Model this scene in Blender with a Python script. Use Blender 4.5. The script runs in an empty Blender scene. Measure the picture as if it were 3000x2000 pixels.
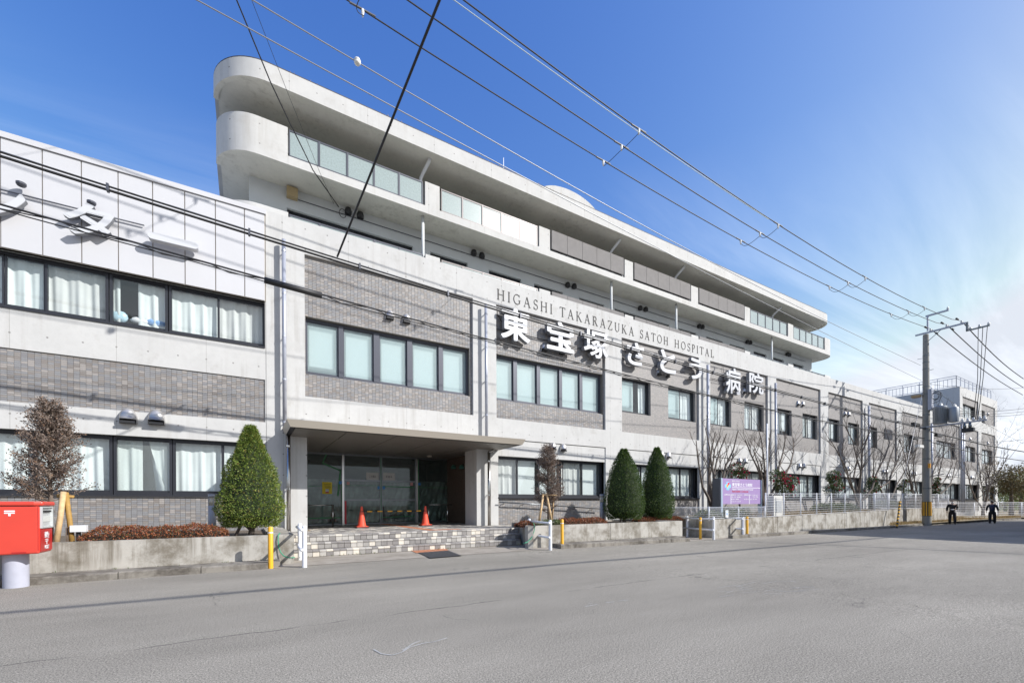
import bpy, math, random
from mathutils import Vector
SC = bpy.context.scene
COL = SC.collection
R = random.Random(7)

# ---------------------------------------------------------------- camera
F, CY, HC = 1290.0, 1478.6, 1.25            # focal length and principal row in photo pixels (3000 wide), eye height
YAW, ROLL = math.radians(58.94), math.radians(-0.3)
fw = Vector((math.cos(YAW), math.sin(YAW), 0)); r0 = fw.cross(Vector((0, 0, 1))); u0 = r0.cross(fw)
RT = math.cos(ROLL) * r0 + math.sin(ROLL) * u0
UP = -math.sin(ROLL) * r0 + math.cos(ROLL) * u0
CP = Vector((0, 0, HC))
cam_d = bpy.data.cameras.new('camera'); cam = bpy.data.objects.new('camera', cam_d); COL.objects.link(cam)
from mathutils import Matrix
m = Matrix.Identity(4)
for i in range(3):
    m[i][0] = RT[i]; m[i][1] = UP[i]; m[i][2] = -fw[i]; m[i][3] = CP[i]
cam.matrix_world = m
cam_d.sensor_width = 36; cam_d.sensor_fit = 'HORIZONTAL'; cam_d.lens = 36 * F / 3000
cam_d.shift_y = (CY - 1000) / 3000
cam_d.clip_start = 0.05; cam_d.clip_end = 6000
SC.camera = cam

# ---------------------------------------------------------------- light
TO_SUN = Vector((0.95, -1.0, 0.93)).normalized()
ELEV = math.asin(TO_SUN.z); AZ = math.atan2(TO_SUN.x, TO_SUN.y)
w = bpy.data.worlds.new('World'); SC.world = w; w.use_nodes = True
nt = w.node_tree; N = nt.nodes; L = nt.links; N.clear()
wo = N.new('ShaderNodeOutputWorld'); bg = N.new('ShaderNodeBackground'); sky = N.new('ShaderNodeTexSky')
sky.sky_type = 'NISHITA'; sky.sun_disc = False; sky.sun_elevation = ELEV; sky.sun_rotation = AZ
sky.air_density = 1.0; sky.dust_density = 1.3; sky.ozone_density = 2.2; sky.altitude = 50
tc = N.new('ShaderNodeTexCoord'); sep = N.new('ShaderNodeSeparateXYZ'); L.new(tc.outputs['Generated'], sep.inputs[0])
def wmath(op, a, b=None, c=None):
    n = N.new('ShaderNodeMath'); n.operation = op
    for i, v in enumerate((a, b, c)):
        if v is None: continue
        if isinstance(v, (int, float)): n.inputs[i].default_value = v
        else: L.new(v, n.inputs[i])
    return n.outputs[0]
# thin cirrus: noise on the sky dome seen in plan, pulled out along one direction
inv = wmath('DIVIDE', 1.0, wmath('ADD', wmath('ABSOLUTE', sep.outputs[2]), 0.12))
cmb = N.new('ShaderNodeCombineXYZ'); L.new(wmath('MULTIPLY', sep.outputs[0], inv), cmb.inputs[0]); L.new(wmath('MULTIPLY', sep.outputs[1], inv), cmb.inputs[1])
mp = N.new('ShaderNodeMapping'); mp.inputs['Rotation'].default_value = (0, 0, 0.5); mp.inputs['Scale'].default_value = (0.55, 2.3, 1); L.new(cmb.outputs[0], mp.inputs[0])
nz = N.new('ShaderNodeTexNoise'); nz.inputs['Scale'].default_value = 1.1; nz.inputs['Detail'].default_value = 9; nz.inputs['Roughness'].default_value = 0.62; nz.inputs['Distortion'].default_value = 0.6; L.new(mp.outputs[0], nz.inputs[0])
nz2 = N.new('ShaderNodeTexNoise'); nz2.inputs['Scale'].default_value = 0.35; nz2.inputs['Detail'].default_value = 2; L.new(cmb.outputs[0], nz2.inputs[0])
mr = N.new('ShaderNodeMapRange'); mr.inputs[1].default_value = 0.43; mr.inputs[2].default_value = 0.72; L.new(nz.outputs[0], mr.inputs[0])
low = N.new('ShaderNodeMapRange'); low.inputs[1].default_value = 0.60; low.inputs[2].default_value = 0.22; L.new(sep.outputs[2], low.inputs[0])
cov = N.new('ShaderNodeMapRange'); cov.inputs[1].default_value = 0.30; cov.inputs[2].default_value = 0.55; cov.inputs[3].default_value = 0.25; L.new(nz2.outputs[0], cov.inputs[0])
fac = wmath('MULTIPLY', wmath('MULTIPLY', wmath('MULTIPLY', mr.outputs[0], low.outputs[0]), cov.outputs[0]), 0.8)
mx = N.new('ShaderNodeMix'); mx.data_type = 'RGBA'; L.new(fac, mx.inputs[0]); L.new(sky.outputs[0], mx.inputs[6]); mx.inputs[7].default_value = (7.6, 8.0, 8.6, 1)
hs = N.new('ShaderNodeHueSaturation'); hs.inputs['Saturation'].default_value = 1.12; L.new(sky.outputs[0], hs.inputs['Color'])
tn_ = N.new('ShaderNodeMix'); tn_.data_type = 'RGBA'; tn_.blend_type = 'MULTIPLY'; tn_.inputs[0].default_value = 1; tn_.inputs[7].default_value = (1.16, 0.97, 1.12, 1); L.new(hs.outputs[0], tn_.inputs[6]); 
sp_ = N.new('ShaderNodeSeparateXYZ'); L.new(tn_.outputs[2], sp_.inputs[0]); cb_ = N.new('ShaderNodeCombineXYZ'); chs_ = []
for i_, (ref, out_, ex_) in enumerate(((.136, .100, 1.66), (.231, .256, 1.30), (.539, .69, .76))):      # deep blue away from the sun, paler towards it
    chs_.append(wmath('MULTIPLY', wmath('POWER', wmath('MULTIPLY', sp_.outputs[i_], .182/ref), ex_), out_/.182))

sm_ = N.new('ShaderNodeMath'); sm_.operation = 'SMOOTH_MIN'; L.new(chs_[2], sm_.inputs[0]); sm_.inputs[1].default_value = 5.0; sm_.inputs[2].default_value = 2.0; chs_[2] = sm_.outputs[0]
gc_ = wmath('MINIMUM', chs_[1], wmath('MULTIPLY', chs_[2], .90)); L.new(wmath('MINIMUM', chs_[0], wmath('MULTIPLY', gc_, .94)), cb_.inputs[0]); L.new(gc_, cb_.inputs[1]); L.new(chs_[2], cb_.inputs[2])
L.new(cb_.outputs[0], mx.inputs[6])
L.new(mx.outputs[2], bg.inputs[0]); bg.inputs[1].default_value = 0.14
L.new(bg.outputs[0], wo.inputs[0])
sd = bpy.data.lights.new('sun', 'SUN'); sd.energy = 4.6; sd.angle = math.radians(0.55); sd.color = (1.0, 0.972, 0.935)
so = bpy.data.objects.new('sun', sd); COL.objects.link(so); so.rotation_euler = TO_SUN.to_track_quat('Z', 'Y').to_euler(); so.location = (20, -20, 30)
SC.view_settings.view_transform = 'Standard'; SC.view_settings.look = 'None'; SC.view_settings.gamma = 1
SC.view_settings.use_curve_mapping = False; SC.view_settings.exposure = 0.40
SC.render.engine = 'CYCLES'
SC.cycles.max_bounces = 8; SC.cycles.transparent_max_bounces = 24

# ---------------------------------------------------------------- pixels of the photo to points of the place
def ray(u, v): return F * fw + (u - 1500) * RT - (v - CY) * UP
def py(u, v, y): d = ray(u, v); return CP + d * (y / d.y)
def px(u, v, x): d = ray(u, v); return CP + d * (x / d.x)
def zg(x): return -0.0085 * min(max(0.0, x - 6), 36)
def pg(u, v, dz=0.0):
    d = ray(u, v); z = 0.0
    for _ in range(12):
        p = CP + d * ((z + dz - HC) / d.z); z = zg(p.x)
    return p
def xa(u, y, v=1200): return py(u, v, y).x

# ---------------------------------------------------------------- materials
MATS = {}
def mat(name, col=(.5, .5, .5), rough=.6, metal=0.0, var=0.0, vscale=3.0, bump=0.0, bscale=40.0, spec=.5, rnd=None, emit=None, subs=0):
    if name in MATS: return MATS[name]
    mt = bpy.data.materials.new(name); mt.use_nodes = True; MATS[name] = mt
    n = mt.node_tree.nodes; l = mt.node_tree.links; b = n['Principled BSDF']
    b.inputs['Base Color'].default_value = (*col, 1); b.inputs['Roughness'].default_value = rough; b.inputs['Metallic'].default_value = metal
    b.inputs['Specular IOR Level'].default_value = spec
    ge = n.new('ShaderNodeNewGeometry')
    src = None
    if rnd:                                                   # a ramp of kinds picked per island or per object
        ramp = n.new('ShaderNodeValToRGB'); ramp.color_ramp.interpolation = 'CONSTANT' if rnd[0] != 'soft' else 'LINEAR'
        cs = rnd[2]
        while len(ramp.color_ramp.elements) < len(cs): ramp.color_ramp.elements.new(0.5)
        for e, (p, c) in zip(ramp.color_ramp.elements, cs): e.position = p; e.color = (*c, 1)
        if rnd[1] == 'island': l.new(ge.outputs['Random Per Island'], ramp.inputs[0])
        else:
            oi = n.new('ShaderNodeObjectInfo'); l.new(oi.outputs['Random'], ramp.inputs[0])
        src = ramp.outputs[0]
    if var > 0:
        tn = n.new('ShaderNodeTexNoise'); tn.inputs['Scale'].default_value = vscale; tn.inputs['Detail'].default_value = 8; tn.inputs['Roughness'].default_value = .6
        l.new(ge.outputs['Position'], tn.inputs[0])
        mrr = n.new('ShaderNodeMapRange'); mrr.inputs[1].default_value = .3; mrr.inputs[2].default_value = .7; mrr.inputs[3].default_value = 1 - var; mrr.inputs[4].default_value = 1 + var
        l.new(tn.outputs[0], mrr.inputs[0])
        mm = n.new('ShaderNodeMix'); mm.data_type = 'RGBA'; mm.blend_type = 'MULTIPLY'; mm.inputs[0].default_value = 1
        if src is not None: l.new(src, mm.inputs[6])
        else: mm.inputs[6].default_value = (*col, 1)
        l.new(mrr.outputs[0], mm.inputs[7]); src = mm.outputs[2]
    if src is not None: l.new(src, b.inputs['Base Color'])
    if bump > 0:
        tb = n.new('ShaderNodeTexNoise'); tb.inputs['Scale'].default_value = bscale; tb.inputs['Detail'].default_value = 5
        l.new(ge.outputs['Position'], tb.inputs[0])
        bp = n.new('ShaderNodeBump'); bp.inputs['Strength'].default_value = bump; bp.inputs['Distance'].default_value = .01
        l.new(tb.outputs[0], bp.inputs['Height']); l.new(bp.outputs[0], b.inputs['Normal'])
    if emit:
        b.inputs['Emission Color'].default_value = (*emit[0], 1); b.inputs['Emission Strength'].default_value = emit[1]
    return mt

class G:                                                      # small node helper
    def __init__(s, mt): s.n = mt.node_tree.nodes; s.l = mt.node_tree.links
    def m(s, op, a, b=None, c=None):
        n = s.n.new('ShaderNodeMath'); n.operation = op
        for i, v in enumerate((a, b, c)):
            if v is None: continue
            if isinstance(v, (int, float)): n.inputs[i].default_value = v
            else: s.l.new(v, n.inputs[i])
        return n.outputs[0]
    def noise(s, vec, scale, detail=6, rough=.6, map_scale=None):
        if map_scale:
            mp = s.n.new('ShaderNodeMapping'); mp.inputs['Scale'].default_value = map_scale; s.l.new(vec, mp.inputs[0]); vec = mp.outputs[0]
        t = s.n.new('ShaderNodeTexNoise'); t.inputs['Scale'].default_value = scale; t.inputs['Detail'].default_value = detail; t.inputs['Roughness'].default_value = rough
        s.l.new(vec, t.inputs[0]); return t.outputs[0]
    def rng(s, v, a, b, c=0.0, d=1.0):
        n = s.n.new('ShaderNodeMapRange')
        for i, q in zip((1, 2, 3, 4), (a, b, c, d)): n.inputs[i].default_value = q
        s.l.new(v, n.inputs[0]); return n.outputs[0]
    def mix(s, f, a, b, mode='MIX'):
        n = s.n.new('ShaderNodeMix'); n.data_type = 'RGBA'; n.blend_type = mode
        for i, v in ((0, f), (6, a), (7, b)):
            if isinstance(v, (int, float)): n.inputs[i].default_value = v
            elif isinstance(v, tuple): n.inputs[i].default_value = (*v, 1)
            else: s.l.new(v, n.inputs[i])
        return n.outputs[2]
    def bump(s, h, st, dist=.01):
        b = s.n.new('ShaderNodeBump'); b.inputs['Strength'].default_value = st; b.inputs['Distance'].default_value = dist
        s.l.new(h, b.inputs['Height']); return b.outputs[0]

def concrete(name, col=(.545, .542, .528), stain=.22, holes=True, dirt=(.20, .17, .13), streak=.25, jx=1.86):
    mt = bpy.data.materials.new(name); mt.use_nodes = True; MATS[name] = mt
    g = G(mt); b = g.n['Principled BSDF']; b.inputs['Roughness'].default_value = .85; b.inputs['Specular IOR Level'].default_value = .25
    ge = g.n.new('ShaderNodeNewGeometry'); P = ge.outputs['Position']
    sx = g.n.new('ShaderNodeSeparateXYZ'); g.l.new(P, sx.inputs[0]); X, Y, Z = sx.outputs
    c = g.mix(g.rng(g.noise(P, 1.1, 8), .38, .62), col, tuple(v * .93 for v in col))
    c = g.mix(g.m('MULTIPLY', g.rng(g.noise(P, 9, 6), .45, .8), .35), c, tuple(v * .8 for v in col))
    st = g.rng(g.noise(P, 1.0, 7, .65, (5.0, 5.0, .28)), .50, .68)
    st2 = g.m('MULTIPLY', st, g.rng(g.noise(P, .6, 3), .40, .58))
    c = g.mix(g.m('MULTIPLY', st2, streak), c, dirt)
    bl = g.rng(g.noise(P, 1.7, 9, .7), (.57 if stain < .5 else .44), (.70 if stain < .5 else .62))
    c = g.mix(g.m('MULTIPLY', bl, stain), c, dirt)
    if holes:
        fx = g.m('ABSOLUTE', g.m('SUBTRACT', g.m('FRACT', g.m('DIVIDE', X, jx / 3)), .5)); fx = g.m('MULTIPLY', fx, jx / 3)
        fz = g.m('ABSOLUTE', g.m('SUBTRACT', g.m('FRACT', g.m('DIVIDE', Z, .62)), .5)); fz = g.m('MULTIPLY', fz, .62)
        d = g.m('SQRT', g.m('ADD', g.m('MULTIPLY', fx, fx), g.m('MULTIPLY', fz, fz)))
        hole = g.m('LESS_THAN', d, .021)
        jt = g.m('MULTIPLY', g.m('ABSOLUTE', g.m('SUBTRACT', g.m('FRACT', g.m('DIVIDE', X, jx)), .5)), jx)
        joint = g.m('LESS_THAN', jt, .006)
        c = g.mix(g.m('MULTIPLY', hole, .7), c, (.16, .15, .14))
        c = g.mix(g.m('MULTIPLY', joint, .45), c, (.22, .21, .19))
    g.l.new(c, b.inputs['Base Color'])
    g.l.new(g.bump(g.noise(P, 25, 6), .12), b.inputs['Normal'])
    return mt

CONC = concrete('facade_concrete')
CONC_T = concrete('tower_concrete', (.565, .56, .54), .2, True, (.30, .27, .22), .28, 2.4)
CONC_S = concrete('soffit_concrete', (.70, .68, .60), .25, False, (.22, .20, .15), .3)
CONC_OLD = concrete('weathered_concrete', (.43, .41, .37), .8, False, (.13, .11, .08), .9)
CONC_KERB = concrete('kerb_concrete', (.25, .23, .20), .9, False, (.07, .06, .05), .8)
CONC_PAVE = concrete('apron_concrete', (.36, .325, .28), .5, False, (.17, .15, .12), .1)

def asphalt():
    mt = bpy.data.materials.new('asphalt'); mt.use_nodes = True; MATS['asphalt'] = mt
    g = G(mt); b = g.n['Principled BSDF']; b.inputs['Roughness'].default_value = .9; b.inputs['Specular IOR Level'].default_value = .2
    ge = g.n.new('ShaderNodeNewGeometry'); P = ge.outputs['Position']
    sp = g.noise(P, 80, 3, .85); sp2 = g.noise(P, 33, 4, .85)
    c = g.mix(g.rng(sp, .40, .60), (.113, .105, .09), (.46, .428, .37))
    c = g.mix(g.rng(sp2, .42, .60, 0, .45), c, (.18, .166, .14))
    big = g.rng(g.noise(P, .45, 7, .65, (.35, 1, 1)), .36, .64, .82, 1.12)
    oil = g.rng(g.noise(P, 1.3, 4, .6), .66, .74); c = g.mix(g.m('MULTIPLY', oil, .35), c, (.10, .095, .09))
    c = g.mix(1.0, c, big, 'MULTIPLY')
    # long paving joint and hair cracks
    sx = g.n.new('ShaderNodeSeparateXYZ'); g.l.new(P, sx.inputs[0])
    wob = g.m('MULTIPLY', g.m('SUBTRACT', g.noise(P, 1.6, 5), .5), .22)
    jl = g.m('LESS_THAN', g.m('ABSOLUTE', g.m('SUBTRACT', g.m('ADD', sx.outputs[1], wob), 5.05)), .011)
    jm = g.m('MULTIPLY', jl, g.rng(g.noise(P, .7, 3), .42, .5))
    c = g.mix(g.m('MULTIPLY', jm, .7), c, (.055, .052, .05))
    vo = g.n.new('ShaderNodeTexVoronoi'); vo.feature = 'DISTANCE_TO_EDGE'; vo.inputs['Scale'].default_value = .33
    wv = g.n.new('ShaderNodeVectorMath'); wv.operation = 'ADD'; tn = g.n.new('ShaderNodeTexNoise'); tn.inputs['Scale'].default_value = 1.8; g.l.new(P, tn.inputs[0])
    g.l.new(P, wv.inputs[0]); g.l.new(tn.outputs[1], wv.inputs[1]); g.l.new(wv.outputs[0], vo.inputs[0])
    cr = g.m('MULTIPLY', g.m('LESS_THAN', vo.outputs['Distance'], .0022), g.rng(g.noise(P, .5, 2), .52, .56))
    c = g.mix(g.m('MULTIPLY', cr, .55), c, (.06, .058, .055))
    g.l.new(c, b.inputs['Base Color'])
    g.l.new(g.bump(g.m('ADD', sp, sp2), .3, .004), b.inputs['Normal'])
    return mt
ASPH = asphalt()

TILE_COLS = [(0, (.25, .25, .255)), (.26, (.225, .222, .228)), (.48, (.255, .237, .222)), (.70, (.238, .215, .198)), (.85, (.335, .31, .29))]
TILE_I = mat('wall_tile', rough=.5, rnd=('c', 'island', TILE_COLS), var=.10, vscale=1.3)
TILE_O = mat('wall_tile_single', rough=.5, rnd=('c', 'object', TILE_COLS), var=.06, vscale=14)
GROUT = mat('tile_grout', (.16, .145, .13), .9, var=.1)
def far_tile():
    mt = bpy.data.materials.new('far_wall_tile'); mt.use_nodes = True; MATS['far_wall_tile'] = mt
    g = G(mt); b = g.n['Principled BSDF']; b.inputs['Roughness'].default_value = .55
    ge = g.n.new('ShaderNodeNewGeometry'); sx = g.n.new('ShaderNodeSeparateXYZ'); g.l.new(ge.outputs['Position'], sx.inputs[0])
    cb = g.n.new('ShaderNodeCombineXYZ'); g.l.new(sx.outputs[0], cb.inputs[0]); g.l.new(sx.outputs[2], cb.inputs[1])
    br = g.n.new('ShaderNodeTexBrick'); br.offset = 0; br.inputs['Scale'].default_value = 1; br.inputs['Mortar Size'].default_value = .004
    br.inputs['Brick Width'].default_value = .112; br.inputs['Row Height'].default_value = .0485
    br.inputs['Color1'].default_value = (.245, .235, .23, 1); br.inputs['Color2'].default_value = (.33, .305, .285, 1); br.inputs['Mortar'].default_value = (.16, .15, .14, 1)
    g.l.new(cb.outputs[0], br.inputs[0])
    c = g.mix(g.rng(g.noise(cb.outputs[0], 1.2, 5), .3, .7, 0, .25), br.outputs[0], (.26, .245, .235))
    g.l.new(c, b.inputs['Base Color']); return mt
TILE_F = far_tile()
STEP_COLS = [(0, (.215, .20, .19)), (.38, (.40, .38, .35)), (.70, (.60, .55, .47)), (.84, (.29, .275, .255))]
STEP_O = mat('step_tile_single', rough=.55, rnd=('c', 'object', STEP_COLS), var=.12, vscale=9)
STEP_I = mat('step_tile', rough=.55, rnd=('c', 'island', STEP_COLS), var=.12, vscale=9)

DARKF = mat('window_frame_dark', (.035, .037, .045), .42, .3)
GREYF = mat('window_frame_grey', (.085, .09, .11), .4, .4)
TOWF = mat('balcony_frame', (.13, .12, .12), .4, .5)
CURT = mat('curtain_cloth', (.62, .655, .65), .9, var=.04, vscale=2)
SHEER = mat('screen_mesh_curtain', (.55, .555, .545), .9, var=.05, vscale=3)
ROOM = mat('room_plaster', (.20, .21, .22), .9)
WHITEM = mat('white_metal_panel', (.545, .545, .56), .45, .0, var=.03, vscale=.8)
SEAM = mat('panel_seam', (.36, .32, .27), .8)
WHITEP = mat('white_paint', (.72, .73, .75), .4)
PALEG = mat('painted_wall', (.58, .60, .60), .8, var=.05, vscale=1.2)
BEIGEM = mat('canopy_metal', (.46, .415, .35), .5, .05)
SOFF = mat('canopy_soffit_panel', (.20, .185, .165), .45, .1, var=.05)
STEEL = mat('stainless_steel', (.50, .49, .47), .22, 1.0)
GALV = mat('galvanised_pipe', (.38, .40, .46), .4, .25, var=.08)
DARKM = mat('black_plastic', (.02, .02, .022), .5)
RUB = mat('cable_rubber', (.018, .018, .02), .55)
WIREG = mat('bare_wire', (.30, .31, .33), .45, .6)
CERAM = mat('ceramic_white', (.75, .74, .70), .25)
YEL = mat('yellow_paint', (.78, .40, .02), .45, var=.06, vscale=8)
RED = mat('post_red', (.60, .055, .035), .32, var=.05, vscale=3)
REDD = mat('post_red_front', (.42, .02, .018), .35, var=.05, vscale=3)
CONE = mat('cone_orange', (.80, .09, .045), .45)
SILV = mat('silver_plate', (.58, .60, .60), .35, .3)
BARK = mat('bark', (.14, .115, .095), .9, var=.35, vscale=12, bump=.5)
BARKP = mat('pale_bark', (.15, .115, .09), .9, var=.35, vscale=12, bump=.4)
WOOD1 = mat('peeled_stake', (.55, .38, .20), .7, var=.2, vscale=12)
WOOD2 = mat('treated_stake', (.34, .20, .05), .7, var=.2, vscale=12)
def leafm(name, cols, rough=.55, tr=.25):
    mt = mat(name, rough=rough, rnd=('soft', 'island', cols), var=.12, vscale=5)
    n = mt.node_tree.nodes; l = mt.node_tree.links; b = n['Principled BSDF']
    t = n.new('ShaderNodeBsdfTranslucent'); ms = n.new('ShaderNodeMixShader'); ms.inputs[0].default_value = tr
    l.new(b.inputs['Base Color'].links[0].from_socket, t.inputs[0]); l.new(b.outputs[0], ms.inputs[1]); l.new(t.outputs[0], ms.inputs[2])
    l.new(ms.outputs[0], n['Material Output'].inputs[0]); return mt
LYEW = leafm('yew_leaf_light', [(0, (.06, .11, .018)), (.5, (.15, .215, .03)), (.9, (.27, .32, .065)), (1, (.27, .16, .05))])
LYEWD = leafm('yew_leaf_dark', [(0, (.03, .065, .012)), (.6, (.06, .115, .018)), (1, (.12, .17, .03))])
LDEAD = leafm('dead_leaf', [(0, (.10, .075, .055)), (.5, (.20, .15, .12)), (.85, (.30, .245, .215)), (1, (.24, .12, .05))], .8, .15)
LAZ = leafm('azalea_leaf', [(0, (.05, .03, .015)), (.4, (.26, .07, .03)), (.8, (.36, .13, .05)), (1, (.09, .10, .03))])
LCAM = leafm('camellia_leaf', [(0, (.018, .04, .012)), (.6, (.05, .085, .02)), (1, (.15, .17, .05))], .35)
LHED = leafm('hedge_leaf', [(0, (.05, .07, .02)), (.6, (.10, .14, .04)), (1, (.22, .22, .08))])
LFLO = mat('camellia_flower', rough=.5, rnd=('c', 'island', [(0, (.55, .012, .09)), (.5, (.68, .03, .14)), (.8, (.42, .01, .04))]))
DRY = leafm('dry_grass', [(0, (.25, .17, .08)), (.6, (.42, .30, .15)), (1, (.20, .18, .07))], .8)
SOIL = mat('soil', (.12, .095, .07), .95, var=.3, vscale=6, bump=.5)

def glass(name, tint=(.9, .95, .95), refl=.5, alpha=.06, rough=0.0, body=(.7, .8, .8), dots=0.0):
    mt = bpy.data.materials.new(name); mt.use_nodes = True; MATS[name] = mt
    g = G(mt); g.n.remove(g.n['Principled BSDF']); out = g.n['Material Output']
    tr = g.n.new('ShaderNodeBsdfTransparent'); tr.inputs[0].default_value = (*tint, 1)
    gl = g.n.new('ShaderNodeBsdfGlossy'); gl.inputs['Roughness'].default_value = rough; gl.inputs[0].default_value = (1, 1, 1, 1)
    di = g.n.new('ShaderNodeBsdfDiffuse'); di.inputs[0].default_value = (*body, 1)
    m1 = g.n.new('ShaderNodeMixShader'); m1.inputs[0].default_value = alpha; g.l.new(tr.outputs[0], m1.inputs[1]); g.l.new(di.outputs[0], m1.inputs[2])
    if dots:
        ge = g.n.new('ShaderNodeNewGeometry'); w_ = g.noise(ge.outputs['Position'], dots, 3); g.l.new(g.rng(w_, .3, .7, alpha * (.5 if dots < 10 else .85), min(1, alpha * (1.4 if dots < 10 else 1.12))), m1.inputs[0])
        g.l.new(g.bump(w_, .3, .004), gl.inputs['Normal'])
    gg = g.n.new('ShaderNodeNewGeometry'); dt = g.n.new('ShaderNodeVectorMath'); dt.operation = 'DOT_PRODUCT'
    g.l.new(gg.outputs['Incoming'], dt.inputs[0]); g.l.new(gg.outputs['Normal'], dt.inputs[1])
    f = g.m('POWER', g.m('SUBTRACT', 1.0, g.m('ABSOLUTE', dt.outputs['Value'])), 5.0)          # Schlick, the same from both sides
    f = g.m('MINIMUM', g.m('MULTIPLY', g.m('ADD', g.m('MULTIPLY', f, .92), .08), refl * 2), 1.0)
    m2 = g.n.new('ShaderNodeMixShader'); g.l.new(f, m2.inputs[0]); g.l.new(m1.outputs[0], m2.inputs[1]); g.l.new(gl.outputs[0], m2.inputs[2])
    g.l.new(m2.outputs[0], out.inputs[0]); return mt
GLASS = glass('clear_glass', (.95, .98, .975), .5, .02)
GWIRE = glass('wired_glass', (.93, .97, .96), .5, .16, .05, (.62, .70, .68), 30)
GFROST = glass('frosted_glass', (.90, .97, .97), .35, .45, .25, (.52, .66, .67), 60)
GBAL = glass('balcony_glass', (.8, .9, .9), .8, .72, .22, (.36, .44, .43), 18)
GDOOR = glass('door_glass', (.68, .76, .73), .24, .04)
FILM = glass('plastic_film', (.75, .8, .8), .9, .5, .3, (.42, .45, .45), 3)

# ---------------------------------------------------------------- mesh helpers
ORG = {}
class M:
    def __init__(s): s.v = []; s.f = []
    def quad(s, a, b, c, d):
        i = len(s.v); s.v += [tuple(a), tuple(b), tuple(c), tuple(d)]; s.f.append((i, i+1, i+2, i+3)); return s
    def box(s, x0, x1, y0, y1, z0, z1):
        i = len(s.v)
        s.v += [(x0,y0,z0),(x1,y0,z0),(x1,y1,z0),(x0,y1,z0),(x0,y0,z1),(x1,y0,z1),(x1,y1,z1),(x0,y1,z1)]
        s.f += [(i,i+3,i+2,i+1),(i+4,i+5,i+6,i+7),(i,i+1,i+5,i+4),(i+1,i+2,i+6,i+5),(i+2,i+3,i+7,i+6),(i+3,i,i+4,i+7)]; return s
    def tile(s, x0, x1, yb, yf, z0, z1, c=.0):                # a face proud of the wall, bevelled edge
        i = len(s.v)
        s.v += [(x0,yb,z0),(x1,yb,z0),(x1,yb,z1),(x0,yb,z1),(x0+c,yf,z0+c),(x1-c,yf,z0+c),(x1-c,yf,z1-c),(x0+c,yf,z1-c)]
        s.f += [(i+4,i+5,i+6,i+7),(i,i+1,i+5,i+4),(i+1,i+2,i+6,i+5),(i+2,i+3,i+7,i+6),(i+3,i,i+4,i+7)]; return s
    def prism(s, poly, z0, z1, flip=False):
        n = len(poly); i = len(s.v)
        s.v += [(p[0], p[1], z0 if not callable(z0) else z0(*p)) for p in poly] + [(p[0], p[1], z1) for p in poly]
        s.f += [tuple(range(i+n-1, i-1, -1)), tuple(range(i+n, i+2*n))]
        for k in range(n): s.f.append((i+k, i+(k+1) % n, i+n+(k+1) % n, i+n+k))
        return s
    def tube(s, pts, rad, n=8, caps=True):
        pts = [Vector(p) for p in pts]; rs = rad if isinstance(rad, (list, tuple)) else [rad]*len(pts)
        base = len(s.v); prev = None
        for k, p in enumerate(pts):
            t = (pts[min(k+1, len(pts)-1)] - pts[max(k-1, 0)]).normalized()
            a = (Vector((0,0,1)) if abs(t.z) < .95 else Vector((1,0,0))) if prev is None else prev
            a = (a - t * a.dot(t)).normalized(); b = t.cross(a); prev = a
            for j in range(n):
                q = p + rs[k] * (math.cos(2*math.pi*j/n) * a + math.sin(2*math.pi*j/n) * b); s.v.append(tuple(q))
        for k in range(len(pts)-1):
            for j in range(n):
                i0 = base + k*n + j; i1 = base + k*n + (j+1) % n; s.f.append((i0, i1, i1+n, i0+n))
        if caps: s.f.append(tuple(base + j for j in range(n-1, -1, -1))); s.f.append(tuple(base + (len(pts)-1)*n + j for j in range(n)))
        return s
    def lathe(s, c, prof, n=24):                               # prof: (r, z) upward about the vertical through c
        base = len(s.v)
        for r, z in prof:
            for j in range(n): s.v.append((c[0] + r*math.cos(2*math.pi*j/n), c[1] + r*math.sin(2*math.pi*j/n), c[2] + z))
        for k in range(len(prof)-1):
            for j in range(n):
                i0 = base + k*n + j; i1 = base + k*n + (j+1) % n; s.f.append((i0, i1, i1+n, i0+n))
        s.f.append(tuple(base + j for j in range(n-1, -1, -1))); s.f.append(tuple(base + (len(prof)-1)*n + j for j in range(n)))
        return s
    def build(s, name, mt, parent=None, smooth=False):
        o0 = ORG.get(parent.name, Vector()) if parent else Vector()
        me = bpy.data.meshes.new(name); me.from_pydata([(x-o0.x, y-o0.y, z-o0.z) for x, y, z in s.v], [], s.f)
        if mt is not None: me.materials.append(mt)
        if smooth: me.polygons.foreach_set('use_smooth', [True]*len(me.polygons))
        me.update(); o = bpy.data.objects.new(name, me); COL.objects.link(o)
        if parent: o.parent = parent; ORG[o.name] = o0
        return o
def tag(o, label=None, cat=None, group=None, kind=None):
    if label: o['label'] = label
    if cat: o['category'] = cat
    if group: o['group'] = group
    if kind: o['kind'] = kind
    return o
def thing(name, loc, label, cat, group=None):
    o = bpy.data.objects.new(name, None); o.empty_display_size = .2; COL.objects.link(o); o.location = loc; ORG[o.name] = Vector(loc)
    return tag(o, label, cat, group)
def struct(name, mb, mt): return tag(mb.build(name, mt), kind='structure')
def smooth_by_angle(o, a=.6):
    me = o.data; me.polygons.foreach_set('use_smooth', [True]*len(me.polygons)); me.set_sharp_from_angle(angle=a)
def instance(mesh, name, parent, loc):                         # an object sharing a mesh; loc in world
    o = bpy.data.objects.new(name, mesh); COL.objects.link(o)
    if parent: o.parent = parent; loc = Vector(loc) - ORG[parent.name]
    o.location = loc; return o
def copy_tree(o, parent=None):
    c = o.copy(); COL.objects.link(c)
    if parent: c.parent = parent
    for ch in list(o.children): copy_tree(ch, c)
    return c
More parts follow.
